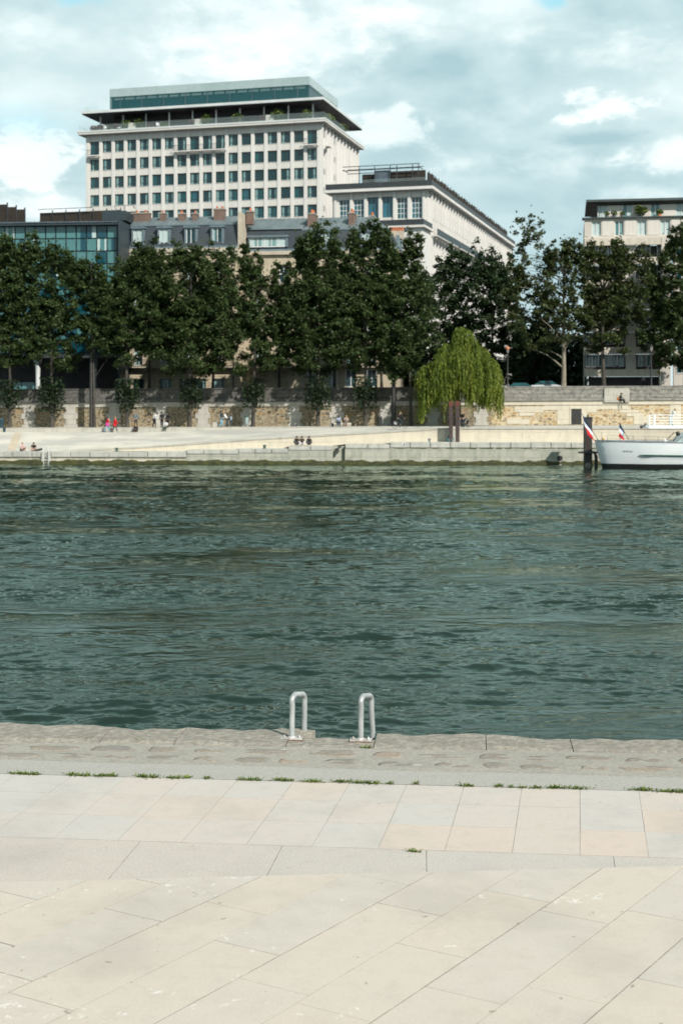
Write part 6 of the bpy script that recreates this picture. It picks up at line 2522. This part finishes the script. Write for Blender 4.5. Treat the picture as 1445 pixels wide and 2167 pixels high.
mb.build('handlebar', M['steel_dark'], bk)
mb = MB()
mb.ball((0, 0.24, 0.94), 0.12, 8, 5, 0.6, 1.1, 0.35)
mb.build('saddle', M['black_iron'], bk)
mb = MB()
mb.box(0.04, 0.16, 0.30, 0.62, 0.42, 0.72)
mb.build('pannier', cloth(WHT), bk, 0.02)
person('cyclist in a dark coat riding along the promenade between black pole and willow', cz_, R(97), 'ride', BLK, (0.02, 0.04, 0.05), HBL, seed=21)
# on the street wall and aboard
person('person in a dark top with an orange bag sitting high on the embankment wall', (lambda q: (q[0], q[1], bz(1312, 846.5, O_WALL) - 0.10))(on_b(1312, O_WALL - 0.28, 0)), R(50), 'ledge', (0.012, 0.03, 0.03), DRK, HB, seed=22)
bg_ = thing('orange_bag', 'small orange bag beside the person on the embankment wall', 'bag', (lambda q: (q[0], q[1], bz(1307, 846.5, O_WALL)))(on_b(1306.5, O_WALL - 0.22, 0)), 0)
mb = MB()
mb.lathe([(0.16, 0.0), (0.20, 0.15), (0.17, 0.34), (0.08, 0.42)], 0, 0, 10)
mb.build('bag_body', cloth((0.55, 0.2, 0.05)), bg_)
mb = MB()
mb.tube([(-0.08, 0, 0.38), (-0.06, 0, 0.52), (0.06, 0, 0.52), (0.08, 0, 0.38)], 0.015, 6)
mb.build('strap', cloth((0.3, 0.1, 0.03)), bg_)

# ------------------------------------------------------------------ street furniture
for px, o_, top, lab, hw in ((193.5, 15.0, 560, 'tall black pole standing against the wall left of the walkers in red', 0.20), (832.5, 15.0, 640, 'tall black pole standing against the wall left of the cyclist', 0.24)):
    s = bs_of(px, o_)
    X, Y, z = on_b(px, o_, base_z(s) - 0.05)
    p = thing('black_pole', lab, 'pole', (X, Y, z), 0, 'tall black poles on the promenade')
    H_ = Z_at(top, Y) - z
    mb = MB()
    mb.lathe([(hw * 1.35, 0), (hw * 1.3, 0.5), (hw, 0.7), (hw * 0.9, H_ * 0.6), (hw * 0.65, H_)], 0, 0, 12)
    mb.build('shaft', M['pole_black'], p)
    mb = MB()
    mb.lathe([(hw * 1.5, H_ * 0.74), (hw * 1.7, H_ * 0.75), (hw * 1.7, H_ * 0.78), (hw * 1.2, H_ * 0.79)], 0, 0, 12)
    mb.build('collar', M['pole_black'], p)
    mb = MB()
    mb.ball((0, 0, H_ + 0.1), hw * 0.9, 10, 6)
    mb.build('cap', M['pole_black'], p)


def street_lamp(px, Y, top, lab, red=False):
    X = X_at(px, Y)
    l = thing('street_lamp', lab, 'street lamp', (X, Y, 7.03), 0, 'lantern street lamps on the embankment')
    H_ = Z_at(top, Y) - 7.03
    mb = MB()
    mb.lathe([(0.20, 0), (0.20, 0.5), (0.11, 0.7), (0.08, H_ - 1.4), (0.055, H_ - 0.85)], 0, 0, 10)
    mb.build('post', M['railing_iron'], l)
    mb = MB()
    mb.lathe([(0.11, H_ - 0.85), (0.22, H_ - 0.35)], 0, 0, 6, smooth=False)
    ln = mb.build('lantern', M['lamp_glass'], l)
    mb = MB()
    mb.lathe([(0.27, H_ - 0.35), (0.20, H_ - 0.18), (0.07, H_ - 0.08), (0.03, H_)], 0, 0, 8)
    mb.build('lantern_roof', M['clay_pot'] if red else M['railing_iron'], ln)
    mb = MB()
    mb.box(-0.3, 0.3, -0.02, 0.02, H_ - 1.25, H_ - 1.2)
    mb.build('crossbar', M['railing_iron'], l)


pm('lamp_glass', (0.30, 0.27, 0.25), (0.22, 0.20, 0.19), 4, 0.2)
street_lamp(494, 160.5, 738, 'dark lantern street lamp before the stone house, left of the party wall')
street_lamp(1073.5, 160.5, 732, 'lantern street lamp with a reddish cap just right of the willow', True)
street_lamp(1377, 160.0, 728, 'dark lantern street lamp before the banded apartment block')
# parked car: only its roof shows over the parapet
pm('car_white', (0.62, 0.63, 0.65), (0.56, 0.57, 0.59), 0.6, 0.2)
pm('rubber', (0.02, 0.02, 0.02), (0.03, 0.03, 0.03), 4, 0.8)


def car(px, Y, lab, zoff=0.0):
    cX = X_at(px, Y)
    c = thing('parked_car', lab, 'car', (cX, Y, 7.03 + zoff), BA, 'cars parked behind the parapet')
    mb = MB()
    prof = [(-2.1, 0.35), (-2.15, 0.75), (-1.95, 0.98), (-1.1, 1.05), (1.25, 1.08), (2.0, 0.95), (2.15, 0.7), (2.1, 0.35)]
    mb.grid([[(x, y, z) for x, z in prof] for y in (-0.85, -0.8, 0.8, 0.85)], close=True)
    mb.face([(x, -0.85, z) for x, z in prof][::-1])
    mb.face([(x, 0.85, z) for x, z in prof])
    mb.build('body', M['car_white'], c, 0.05)
    mb = MB()
    cab = [(-1.35, 1.06), (-0.65, 1.52), (0.75, 1.56), (1.5, 1.09)]
    mb.grid([[(x, y * (0.92 if z > 1.3 else 1), z) for x, z in cab] for y in (-0.78, 0.78)])
    mb.face([(x, -0.78 * (0.92 if z > 1.3 else 1), z) for x, z in cab][::-1])
    mb.face([(x, 0.78 * (0.92 if z > 1.3 else 1), z) for x, z in cab])
    mb.build('window', M['pane_mid'], c)
    mb = MB()
    mb.grid([[(-0.8, y, 1.50), (-0.55, y, 1.575), (0.7, y, 1.605), (0.95, y, 1.52)] for y in (-0.74, -0.65, 0.65, 0.74)], smooth=True)
    mb.build('roof', M['car_white'], c)
    for x in (-1.35, 1.35):
        for y in (-0.78, 0.78):
            mb = MB()
            mb.tube([(x, y - 0.09, 0.33), (x, y + 0.09, 0.33)], 0.32, 14)
            wl_ = mb.build('wheel', M['rubber'], c)
    for y in (-0.6, 0.6):
        mb = MB()
        mb.box(-2.17, -2.10, y - 0.18, y + 0.18, 0.66, 0.80)
        mb.build('headlight', M['lamp_glass'], c)
    return c


car(1098, 160.4, 'white car parked behind the parapet right of the willow, only its roof showing', 0.12)
car(1152, 166.0, 'pale car parked further right behind the parapet, left of the pale trunk', 0.42)

# bins, signs, bollards, blocks
pm('bin_blue', (0.02, 0.06, 0.085), (0.015, 0.045, 0.06), 3, 0.5)
pm('bin_dark', (0.02, 0.024, 0.024), (0.03, 0.032, 0.03), 3, 0.6)
pm('green_paint', (0.02, 0.07, 0.05), (0.015, 0.05, 0.04), 3, 0.5)


def bin_(px, o, z, h, r, mat, lab):
    b = thing('litter_bin', lab, 'bin', on_b(px, o, z))
    mb = MB()
    mb.lathe([(r * 0.85, 0), (r, h * 0.85), (r * 1.02, h * 0.86)], 0, 0, 12)
    mb.build('body', M[mat], b)
    mb = MB()
    mb.lathe([(r * 1.08, h * 0.862), (r * 1.06, h * 0.93), (r * 0.7, h)], 0, 0, 12)
    mb.build('lid', M[mat], b)


bin_(10, 9.9, walk_z(10), 0.55, 0.17, 'bin_blue', 'small dark blue bin on the path at the far left')
bin_(3, 13, base_z(-38), 1.1, 0.34, 'bin_blue', 'teal bin against the dark wall at the left picture edge')
bin_(803, 14.2, base_z(4), 1.15, 0.28, 'bin_dark', 'black bin against the rubble wall right of the straight trunk')
bin_(703.5, 12.2, base_z(0), 0.42, 0.18, 'bin_dark', 'low black tub at the left foot of the stone bench')
sg = thing('bag_holder', 'green post with a hanging clear litter bag, left of a plane trunk', 'litter bag holder', prom(522, 14.5), 0)
mb = MB()
mb.tube([(0, 0.1, 0), (0, 0.1, 1.25)], 0.035, 8)
mb.build('post', M['green_paint'], sg)
mb = MB()
mb.lathe([(0.22, 1.1), (0.26, 1.14), (0.26, 1.22), (0.22, 1.26)], 0, -0.12, 12)
mb.build('hoop', M['green_paint'], sg)
mb = MB()
mb.lathe([(0.12, 0.25), (0.21, 0.5), (0.22, 1.09)], 0, -0.12, 10)
mb.build('bag', M['fascia_glass'], sg)


def bollard(px, o, z, h, r, lab, mat='black_iron'):
    b = thing('mooring_bollard', lab, 'bollard', on_b(px, o, z), 0, 'mooring bollards on the lower quay')
    mb = MB()
    mb.lathe([(r * 1.5, 0), (r * 1.45, 0.05), (r, 0.08), (r * 0.95, h * 0.7)], 0, 0, 12)
    mb.build('post', M[mat], b)
    mb = MB()
    mb.lathe([(r * 0.96, h * 0.7), (r * 1.45, h * 0.78), (r * 1.45, h * 0.92), (r * 1.0, h)], 0, 0, 12)
    mb.build('head', M[mat], b)


bollard(247.5, 1.5, low_z(247), 0.36, 0.13, 'dark mooring bollard on the low quay below the walkers in red', 'green_paint')
bollard(560, 1.2, low_z(560), 0.37, 0.14, 'dark mooring bollard on the quay left of the three seated friends', 'green_paint')
bollard(908, 1.5, low_z(908), 0.36, 0.11, 'grey mooring bollard on the right quay before the ramp wall', 'steel_blue')
bollard(719, -0.02, low_z(700) - 0.18, 0.30, 0.16, 'black mooring hook at the top of the wall niche')
bollard(713.5, -0.06, low_z(700) - 0.50, 0.28, 0.16, 'black mooring hook lower in the wall niche')
# mooring ring plate
rg = thing('mooring_ring', 'white mooring plate with a dark hole under the coping left of the brown piles', 'mooring ring', on_b(854, -0.06, bz(854, 939.5, 0)))
mb = MB()
mb.tube([(0, 0.03, 0), (0, -0.03, 0)], 0.19, 14)
mb.build('plate', M['slab_white'], rg)
mb = MB()
mb.tube([(0.04, -0.02, -0.02), (0.04, -0.05, -0.02)], 0.085, 12)
mb.build('hole', M['black_iron'], rg)
# drain outlet
dn = thing('drain_outlet', 'round black drain outlet in the quay wall left of the mooring pile', 'drain', on_b(1184, -0.02, bz(1184, 969.5, 0)), BA)
mb = MB()
n_ = 20
mb.grid([[(0.27 * math.cos(2 * math.pi * i / n_), y, 0.27 * math.sin(2 * math.pi * i / n_)) for i in range(n_)] for y in (-0.10, 0.05)], close=True)
mb.face([(0.265 * math.cos(2 * math.pi * i / n_), -0.07, 0.265 * math.sin(2 * math.pi * i / n_)) for i in range(n_)])
mb.build('pipe', M['pole_black'], dn)
mb = MB()
mb.face([(-0.12, -0.06, -0.28), (0.12, -0.06, -0.28), (0.20, -0.07, -0.85), (-0.20, -0.07, -0.85)])
mb.build('spout_stone', M['ledge_stone'], dn)
# ladder on the far quay
fl = thing('far_ladder', 'small white ladder with hooped rails on the far left quay', 'ladder', on_b(98.5, -0.28, 0), BA)
zq = low_z(98)
for x in (-0.27, 0.27):
    mb = MB()
    mb.tube([(x, -0.02, -0.4), (x, -0.02, zq + 0.25), (x, 0.06, zq + 0.42), (x + 0.06, 0.25, zq + 0.44), (x + 0.10, 0.40, zq + 0.25), (x + 0.1, 0.42, zq)], 0.03, 8)
    mb.build('handrail', M['slab_white'], fl)
for k in range(5):
    mb = MB()
    mb.tube([(-0.27, -0.02, 0.1 + 0.28 * k), (0.27, -0.02, 0.1 + 0.28 * k)], 0.022, 6)
    mb.build('rung', M['slab_white'], fl)
for x in (-0.34, 0.34):
    mb = MB()
    mb.box(x - 0.13, x + 0.13, -0.04, 0.10, 0.25, zq + 0.05)
    mb.build('side_pad', M['quay_cap'], fl)
# brown steel piles before the willow
pm('pile_brown', (0.075, 0.048, 0.044), (0.05, 0.036, 0.034), 1.5, 0.85, 0, (1, 1, 0.4))
pm('pile_red', (0.15, 0.045, 0.028), (0.10, 0.035, 0.025), 2, 0.85)
for px, top, bot, lab in ((953.5, 849.5, 924, 'brown steel mooring pile before the willow, left of two'), (967.5, 849, 926, 'brown steel mooring pile before the willow, right of two')):
    X, Y, z = on_b(px, 1.3, low_z(px))
    p = thing('steel_pile', lab, 'pile', (X, Y, z - 0.1), BA, 'paired brown piles by the willow')
    H_ = Z_at(top, Y) - z + 0.1
    mb = MB()
    for a, b, c, d in ((-0.20, 0.20, -0.20, -0.15), (-0.20, 0.20, 0.15, 0.20), (-0.06, 0.06, -0.148, 0.148)):
        mb.box(a, b, c, d, 0, H_ - 0.55)
    mb.build('beam', M['pile_brown'], p)
    mb = MB()
    mb.box(-0.215, 0.215, -0.215, 0.215, H_ - 0.548, H_)
    mb.build('painted_head', M['pile_red'], p, 0.02)

# ------------------------------------------------------------------ mooring pile, boat, flags, landing deck
pm('pile_dark', (0.050, 0.046, 0.043), (0.025, 0.024, 0.023), 1.2, 0.7, 0.1, (1, 1, 0.4))
pm('pile_foot', (0.28, 0.26, 0.22), (0.16, 0.15, 0.12), 2, 0.9)
mpY = 134.0
mX = X_at(1243, mpY)
mp = thing('mooring_pile', 'tall dark steel mooring pile with a collar at the white stern', 'pile', (mX, mpY, 0), BA)
ztp = Z_at(885, mpY)
hw = 8.3 / F_PX * mpY
mb = MB()
mb.box(-hw, hw, -hw, hw, -3, ztp)
mb.build('shaft', M['pile_dark'], mp, 0.05)
mb = MB()
mb.box(-hw - 0.05, hw + 0.05, -hw - 0.05, hw + 0.05, ztp + 0.003, ztp + 0.12)
mb.box(-0.08, 0.08, -0.08, 0.08, ztp + 0.123, ztp + 0.38)
mb.build('cap', M['pole_black'], mp)
zc = Z_at(957, mpY)
mb = MB()
mb.box(-hw - 0.62, hw + 0.55, -hw - 0.22, -hw - 0.003, zc - 0.11, zc + 0.10)
mb.box(-hw - 0.22, -hw - 0.003, -hw, hw + 0.2, zc - 0.11, zc + 0.10)
mb.box(hw + 0.003, hw + 0.22, -hw, hw + 0.2, zc - 0.11, zc + 0.10)
col_ = mb.build('collar', M['steel_dark'], mp, 0.02)
mb = MB()
mb.tube([(hw + 0.2, -hw - 0.1, zc - 0.05), (hw + 0.36, -hw - 0.1, zc - 0.4), (hw + 0.38, -hw - 0.1, -0.5)], [0.10, 0.17, 0.17], 8)
mb.build('fender_arm', M['pole_black'], mp)
mb = MB()
mb.tube([(-0.02, -hw - 0.02, zc + 0.1), (-0.02, -hw - 0.02, ztp - 0.5)], 0.025, 6)
mb.build('guide_rod', M['pile_red'], mp)
mb = MB()
mb.lathe([(hw * 1.12, -0.5), (hw * 1.12, 0.22), (hw * 0.98, 0.36), (hw * 0.8, 0.42)], 0, -0.10, 12)
mb.build('foot', M['pile_foot'], mp)

pm('hull_white', (0.82, 0.845, 0.85), (0.76, 0.80, 0.81), 0.5, 0.35, 0, (0.5, 1, 1.5))
pm('hull_black', (0.012, 0.015, 0.016), (0.02, 0.022, 0.022), 2, 0.4)
pm('boat_green', (0.015, 0.09, 0.06), (0.01, 0.06, 0.045), 2, 0.4)
pm('boat_grey', (0.22, 0.25, 0.26), (0.18, 0.2, 0.21), 2, 0.6)
pm('worn_grey', (0.42, 0.46, 0.47), (0.6, 0.63, 0.64), 9, 0.6)
pm('brass', (0.55, 0.36, 0.15), (0.45, 0.28, 0.1), 3, 0.4, 0.4)
pm('flag_blue', (0.012, 0.045, 0.10), (0.010, 0.035, 0.08), 3, 0.8)
pm('flag_white', (0.66, 0.68, 0.74), (0.58, 0.60, 0.66), 3, 0.8)
pm('flag_red', (0.62, 0.015, 0.02), (0.5, 0.012, 0.015), 3, 0.8)
btY = 131.5
bX = X_at(1268, btY - 2.4)
bt = thing('white_boat', 'long white river boat with a rounded stern moored at the right picture edge', 'boat', (bX, btY, 0), R(-1.5))


def hull_section(x):
    f = min(1.0, (x / 5.0)) ** 0.5 if x > 0 else 0.0
    half = 0.25 + 2.35 * f
    sheer = Z_at(933.5, btY - 2) - 0.0 - 0.022 * x + (0.0004 * x * x)
    return half, sheer


ribs = [0.0, 0.12, 0.35, 0.7, 1.2, 1.8, 2.6, 3.6, 5, 7, 10, 14, 18, 22, 25, 27, 28.5]
levels_b = [(-0.8, 0.55, 0.90), (0.05, 0.74, 0.72), (0.48, 0.80, 0.60), (0.50, 0.802, 0.60), (1.2, 0.90, 0.38), (2.0, 0.97, 0.14), (None, 1.0, 0.0)]


def hull_rows(y_sign):
    rows = []
    for zl_, wf, rake in levels_b:
        row = []
        for x in ribs:
            half, sheer = hull_section(x)
            z = sheer if zl_ is None else min(zl_, sheer)
            xx = x + rake * max(0, 1 - x / 6.0)
            if x > 22:
                half = half * max(0.05, 1 - ((x - 22) / 7.0) ** 2)
            row.append((xx, y_sign * half * wf, z))
        rows.append(row)
    return rows


bot, topw = MB(), MB()
for sgn in (-1, 1):
    rows = hull_rows(sgn)
    bot.grid(rows[:3], 0, True)
    topw.grid(rows[3:], 0, True)
ra, rb = hull_rows(-1), hull_rows(1)
for i in range(2):
    bot.face([ra[i][0], rb[i][0], rb[i + 1][0], ra[i + 1][0]])
for i in range(3, 6):
    topw.face([ra[i][0], rb[i][0], rb[i + 1][0], ra[i + 1][0]])
topw.build('hull', M['hull_white'], bt)
bot.build('boot_stripe', M['hull_black'], bt)
dk = MB()
dk.grid([[(p[0] + 0.02, p[1] * 0.99, p[2] - 0.03) for p in ra[6]], [(p[0] + 0.02, p[1] * 0.99, p[2] - 0.03) for p in rb[6]]])
dk.build('deck', M['boat_grey'], bt)
mb = MB()
mb.tube([(p[0] - 0.01, p[1] - 0.01, p[2] + 0.02) for p in ra[6]], 0.045, 6)
mb.tube([(p[0] - 0.01, p[1] + 0.01, p[2] + 0.02) for p in rb[6]], 0.045, 6)
mb.build('gunwale', M['boat_grey'], bt)


def hull_at(x, z):
    """outer face of the near side of the hull"""
    half, sheer = hull_section(x)
    if z <= 0.5:
        wf = 0.80
    elif z <= 1.2:
        wf = 0.802 + (0.90 - 0.802) * (z - 0.5) / 0.7
    elif z <= 2.0:
        wf = 0.90 + 0.07 * (z - 1.2) / 0.8
    else:
        wf = 0.97 + 0.03 * min(1, (z - 2.0) / max(sheer - 2.0, 0.1))
    return -half * wf


rail_pts, low_pts = [], []
xr = 3.85
while xr < 24:
    zr = 1.37 - 0.012 * (xr - 3.85)
    rail_pts.append((xr, hull_at(xr, zr) - 0.05, zr))
    xr += 0.6
mb = MB()
mb.tube(rail_pts, [0.03] + [0.075] * (len(rail_pts) - 1), 6)
mb.build('rubbing_strake', M['boat_green'], bt)
mb = MB()
rows = [[(p[0], p[1] + 0.03, p[2] - 0.05) for p in rail_pts], [(p[0] + 0.2, hull_at(p[0], p[2] - 0.4) + 0.0 - 0.012, p[2] - 0.38) for p in rail_pts]]
mb.grid(rows, 0, True)
mb.build('strake_bracket', M['hull_white'], bt)
# worn name marks and small plates on the hull
for x0, x1, z in ((2.45, 2.72, 1.80), (2.76, 2.98, 1.78), (3.05, 3.32, 1.765)):
    mb = MB()
    mb.face([(x0, hull_at(x0, z - 0.06) - 0.012, z - 0.06), (x1, hull_at(x1, z - 0.06) - 0.012, z - 0.06), (x1, hull_at(x1, z + 0.06) - 0.012, z + 0.06), (x0, hull_at(x0, z + 0.06) - 0.012, z + 0.06)])
    mb.build('worn_lettering', M['worn_grey'], bt)
mb = MB()
z = 2.05
mb.face([(0.42, hull_at(0.42, z - 0.2) - 0.05, z - 0.2), (0.62, hull_at(0.62, z - 0.2) - 0.05, z - 0.2), (0.62, hull_at(0.62, z + 0.2) - 0.05, z + 0.2), (0.42, hull_at(0.42, z + 0.2) - 0.05, z + 0.2)])
mb.build('stern_plate', M['fascia_glass'], bt)
# railings on deck
mb = MB()
x = 1.0
sheer = lambda x: hull_section(x)[1]
while x < 20:
    y = -hull_section(x)[0] * 0.94
    mb.tube([(x, y, sheer(x)), (x, y, sheer(x) + 0.55)], 0.018, 5)
    x += 1.15
for h in (0.54, 0.28):
    mb.tube([(x_, -hull_section(x_)[0] * 0.94, sheer(x_) + h) for x_ in np.arange(1.0, 19.6, 0.6)], 0.012, 5)
mb.build('deck_rail', M['steel_dark'], bt)
mb = MB()
mb.lathe([(0.09, sheer(0.7)), (0.13, sheer(0.7) + 0.1), (0.13, sheer(0.7) + 0.25), (0.06, sheer(0.7) + 0.33)], 0.75, -0.4, 10)
mb.build('stern_lamp', M['brass'], bt)
mb = MB()
mb.tube([(0.62, -0.2, sheer(0.6)), (0.62, -0.2, sheer(0.6) + 0.85)], 0.015, 5)
mb.build('aerial', M['steel_dark'], bt)
# tilted deck hatch with its struts, and the green cabin corner
mb = MB()
mb.tube([(6.6, -0.9, sheer(6.6) + 0.1), (7.5, -0.9, sheer(7) + 0.95)], 0.04, 6)
mb.tube([(7.4, -0.9, sheer(7) + 0.1), (7.8, -0.9, sheer(7) + 0.8)], 0.04, 6)
mb.build('davit_strut', M['steel_dark'], bt)
mb = MB()
mb.ball((6.6, -0.9, sheer(6.6) + 0.16), 0.17, 8, 6)
mb.build('float', M['hull_white'], bt)
mb = MB()
mb.lathe([(0.10, 0.0), (0.22, 0.08), (0.22, 0.30), (0.12, 0.38)], 0, 0, 10)
o = mb.build('searchlight', M['pole_black'], bt)
o.location = (7.65, -0.95, sheer(7.6) + 0.78)
o.rotation_euler = (0.3, 1.2, 0)
mb = MB()
mb.face([(7.55, -1.6, sheer(7.5)), (9.6, -1.7, sheer(9)), (9.6, -1.4, sheer(9) + 1.15), (8.7, -1.3, sheer(9) + 0.95)])
mb.face([(7.55, -1.6, sheer(7.5)), (8.7, -1.3, sheer(9) + 0.95), (8.7, 1.3, sheer(9) + 0.95), (7.55, 1.6, sheer(7.5))])
mb.build('windscreen', M['fascia_glass'], bt)
mb = MB()
mb.box(9.6, 19, -1.7, 1.7, sheer(12) - 0.1, sheer(12) + 1.2)
mb.build('cabin', M['hull_white'], bt)
mb = MB()
mb.face([(8.35, -1.655, sheer(8.4)), (9.58, -1.73, sheer(9)), (9.58, -1.62, sheer(9) + 0.42)])
mb.build('side_glass', M['boat_green'], bt)


def flag(label, base, tip, drop, width, mats, parent_group, seed):
    """staff leaning over the stern with a limp tricolour hanging from its upper half"""
    f = thing('flag', label, 'flag', base, 0, parent_group)
    b, t = Vector((0, 0, 0)), Vector(tip) - Vector(base)
    mb = MB()
    mb.tube([b, t * 0.5, t], [0.035, 0.03, 0.02], 6)
    mb.build('staff', M['steel_dark'], f)
    N1, N2 = 19, 8
    rows = []
    for i in range(N1):
        a = i / (N1 - 1)
        row = []
        for j in range(N2):
            c = j / (N2 - 1)
            hoist = t * (0.985 - 0.50 * c)
            # fly edge falls straight down, swinging in folds
            p = hoist + Vector((drop[0] * a * (1 - 0.25 * c), -0.10 * math.sin(a * 7 + c * 4 + seed) - 0.05, drop[1] * a * (1.0 - 0.30 * c)))
            p.x += 0.06 * math.sin(a * 9 + c * 5 + seed) * a
            row.append(p)
        rows.append(row)
    k = N1 // 3
    for nm, a, e, mt in (('blue_stripe', 0, k, mats[0]), ('white_stripe', k, 2 * k, mats[1]), ('red_stripe', 2 * k, N1 - 1, mats[2])):
        mb = MB()
        mb.grid(rows[a:e + 1], 0, True)
        mb.build(nm, M[mt], f)
    return f


def at_y(px, py, Y):
    return (X_at(px, Y), Y, Z_at(py, Y))


flag('large French tricolour hanging from a staff at the white stern, before the mooring pile', at_y(1266, 933, 130.4), at_y(1229.5, 874, 130.2), (0.52, -1.95), 1.0, ('flag_blue', 'flag_white', 'flag_red'), 'French flags on the boat', 0.4)
flag('smaller French tricolour further along the deck of the white boat', at_y(1329, 930, 130.8), at_y(1309.5, 894, 130.8), (-0.05, -1.35), 0.7, ('flag_blue', 'flag_white', 'flag_red'), 'French flags on the boat', 2.2)

# railed white landing deck behind the boat
ldY = 137.0
lX = X_at(1360, ldY)
ld = thing('landing_deck', 'raised white landing deck with horizontal railings behind the boat', 'deck', (lX, ldY, 0), BA)
zb_, zt_ = Z_at(906, ldY), Z_at(899.5, ldY)
mb = MB()
mb.grid([[(0.0, -1.2, zb_ + 0.12), (0.35, -1.4, zb_), (14, -1.4, zb_)], [(0.0, -1.2, zt_), (0.35, -1.4, zt_), (14, -1.4, zt_)]])
mb.grid([[(0.0, -1.2, zt_), (0.35, -1.4, zt_), (14, -1.4, zt_)], [(0.0, 1.2, zt_), (0.35, 1.4, zt_), (14, 1.4, zt_)]])
mb.grid([[(0.0, -1.2, zb_ + 0.12), (0.35, -1.4, zb_), (14, -1.4, zb_)], [(0.0, 1.2, zb_ + 0.12), (0.35, 1.4, zb_), (14, 1.4, zb_)]])
mb.face([(0.0, -1.2, zb_ + 0.12), (0.0, -1.2, zt_), (0.0, 1.2, zt_), (0.0, 1.2, zb_ + 0.12)])
mb.build('platform', M['hull_white'], ld)
zr_t = Z_at(877, ldY)
for x, wd in ((0.36, 0.05), (0.90, 0.10), (2.50, 0.05), (4.1, 0.05), (5.7, 0.05), (7.3, 0.05)):
    mb = MB()
    mb.box(x - wd, x + wd, -1.38, -1.38 + 2 * wd, zt_ + 0.003, zr_t)
    mb.build('rail_post', M['hull_white'], ld)
mb = MB()
for k in range(4):
    z = zt_ + 0.22 + (zr_t - zt_ - 0.26) * k / 3
    for a, b in ((0.41, 0.80), (1.0, 2.45), (2.55, 4.05), (4.15, 5.65), (5.75, 7.25), (7.35, 12)):
        mb.box(a, b, -1.35, -1.31, z - 0.035, z + 0.035)
mb.build('railing', M['hull_white'], ld)
for x in (4.6, 9.0, 13.0):
    mb = MB()
    mb.cyl(x, 0, -2, zb_, 0.16, None, 10)
    mb.build('support_leg', M['hull_white'], ld)
mb = MB()
mb.ball((0.05, -1.15, zt_ + 0.12), 0.16, 8, 6)
mb.build('deck_light', M['lamp_glass'], ld)
mb = MB()
mb.lathe([(0.12, zb_ - 0.02), (0.15, zb_ + 0.15), (0.09, zb_ + 0.3)], -0.36, -1.0, 10)
mb.tube([(-0.36, -1.0, zb_ + 0.22), (0.05, -1.0, zb_ + 0.25)], 0.05, 6)
mb.build('bumper', M['steel_dark'], ld)
px_, py_ = 1418.5, 0
person('person in a white shirt and pale trousers standing on the white landing deck', (X_at(1418.5, ldY - 0.8), ldY - 0.8, zt_), R(70), 'lean', (0.74, 0.75, 0.78), (0.40, 0.55, 0.58), HBL, scale=0.98, seed=30)
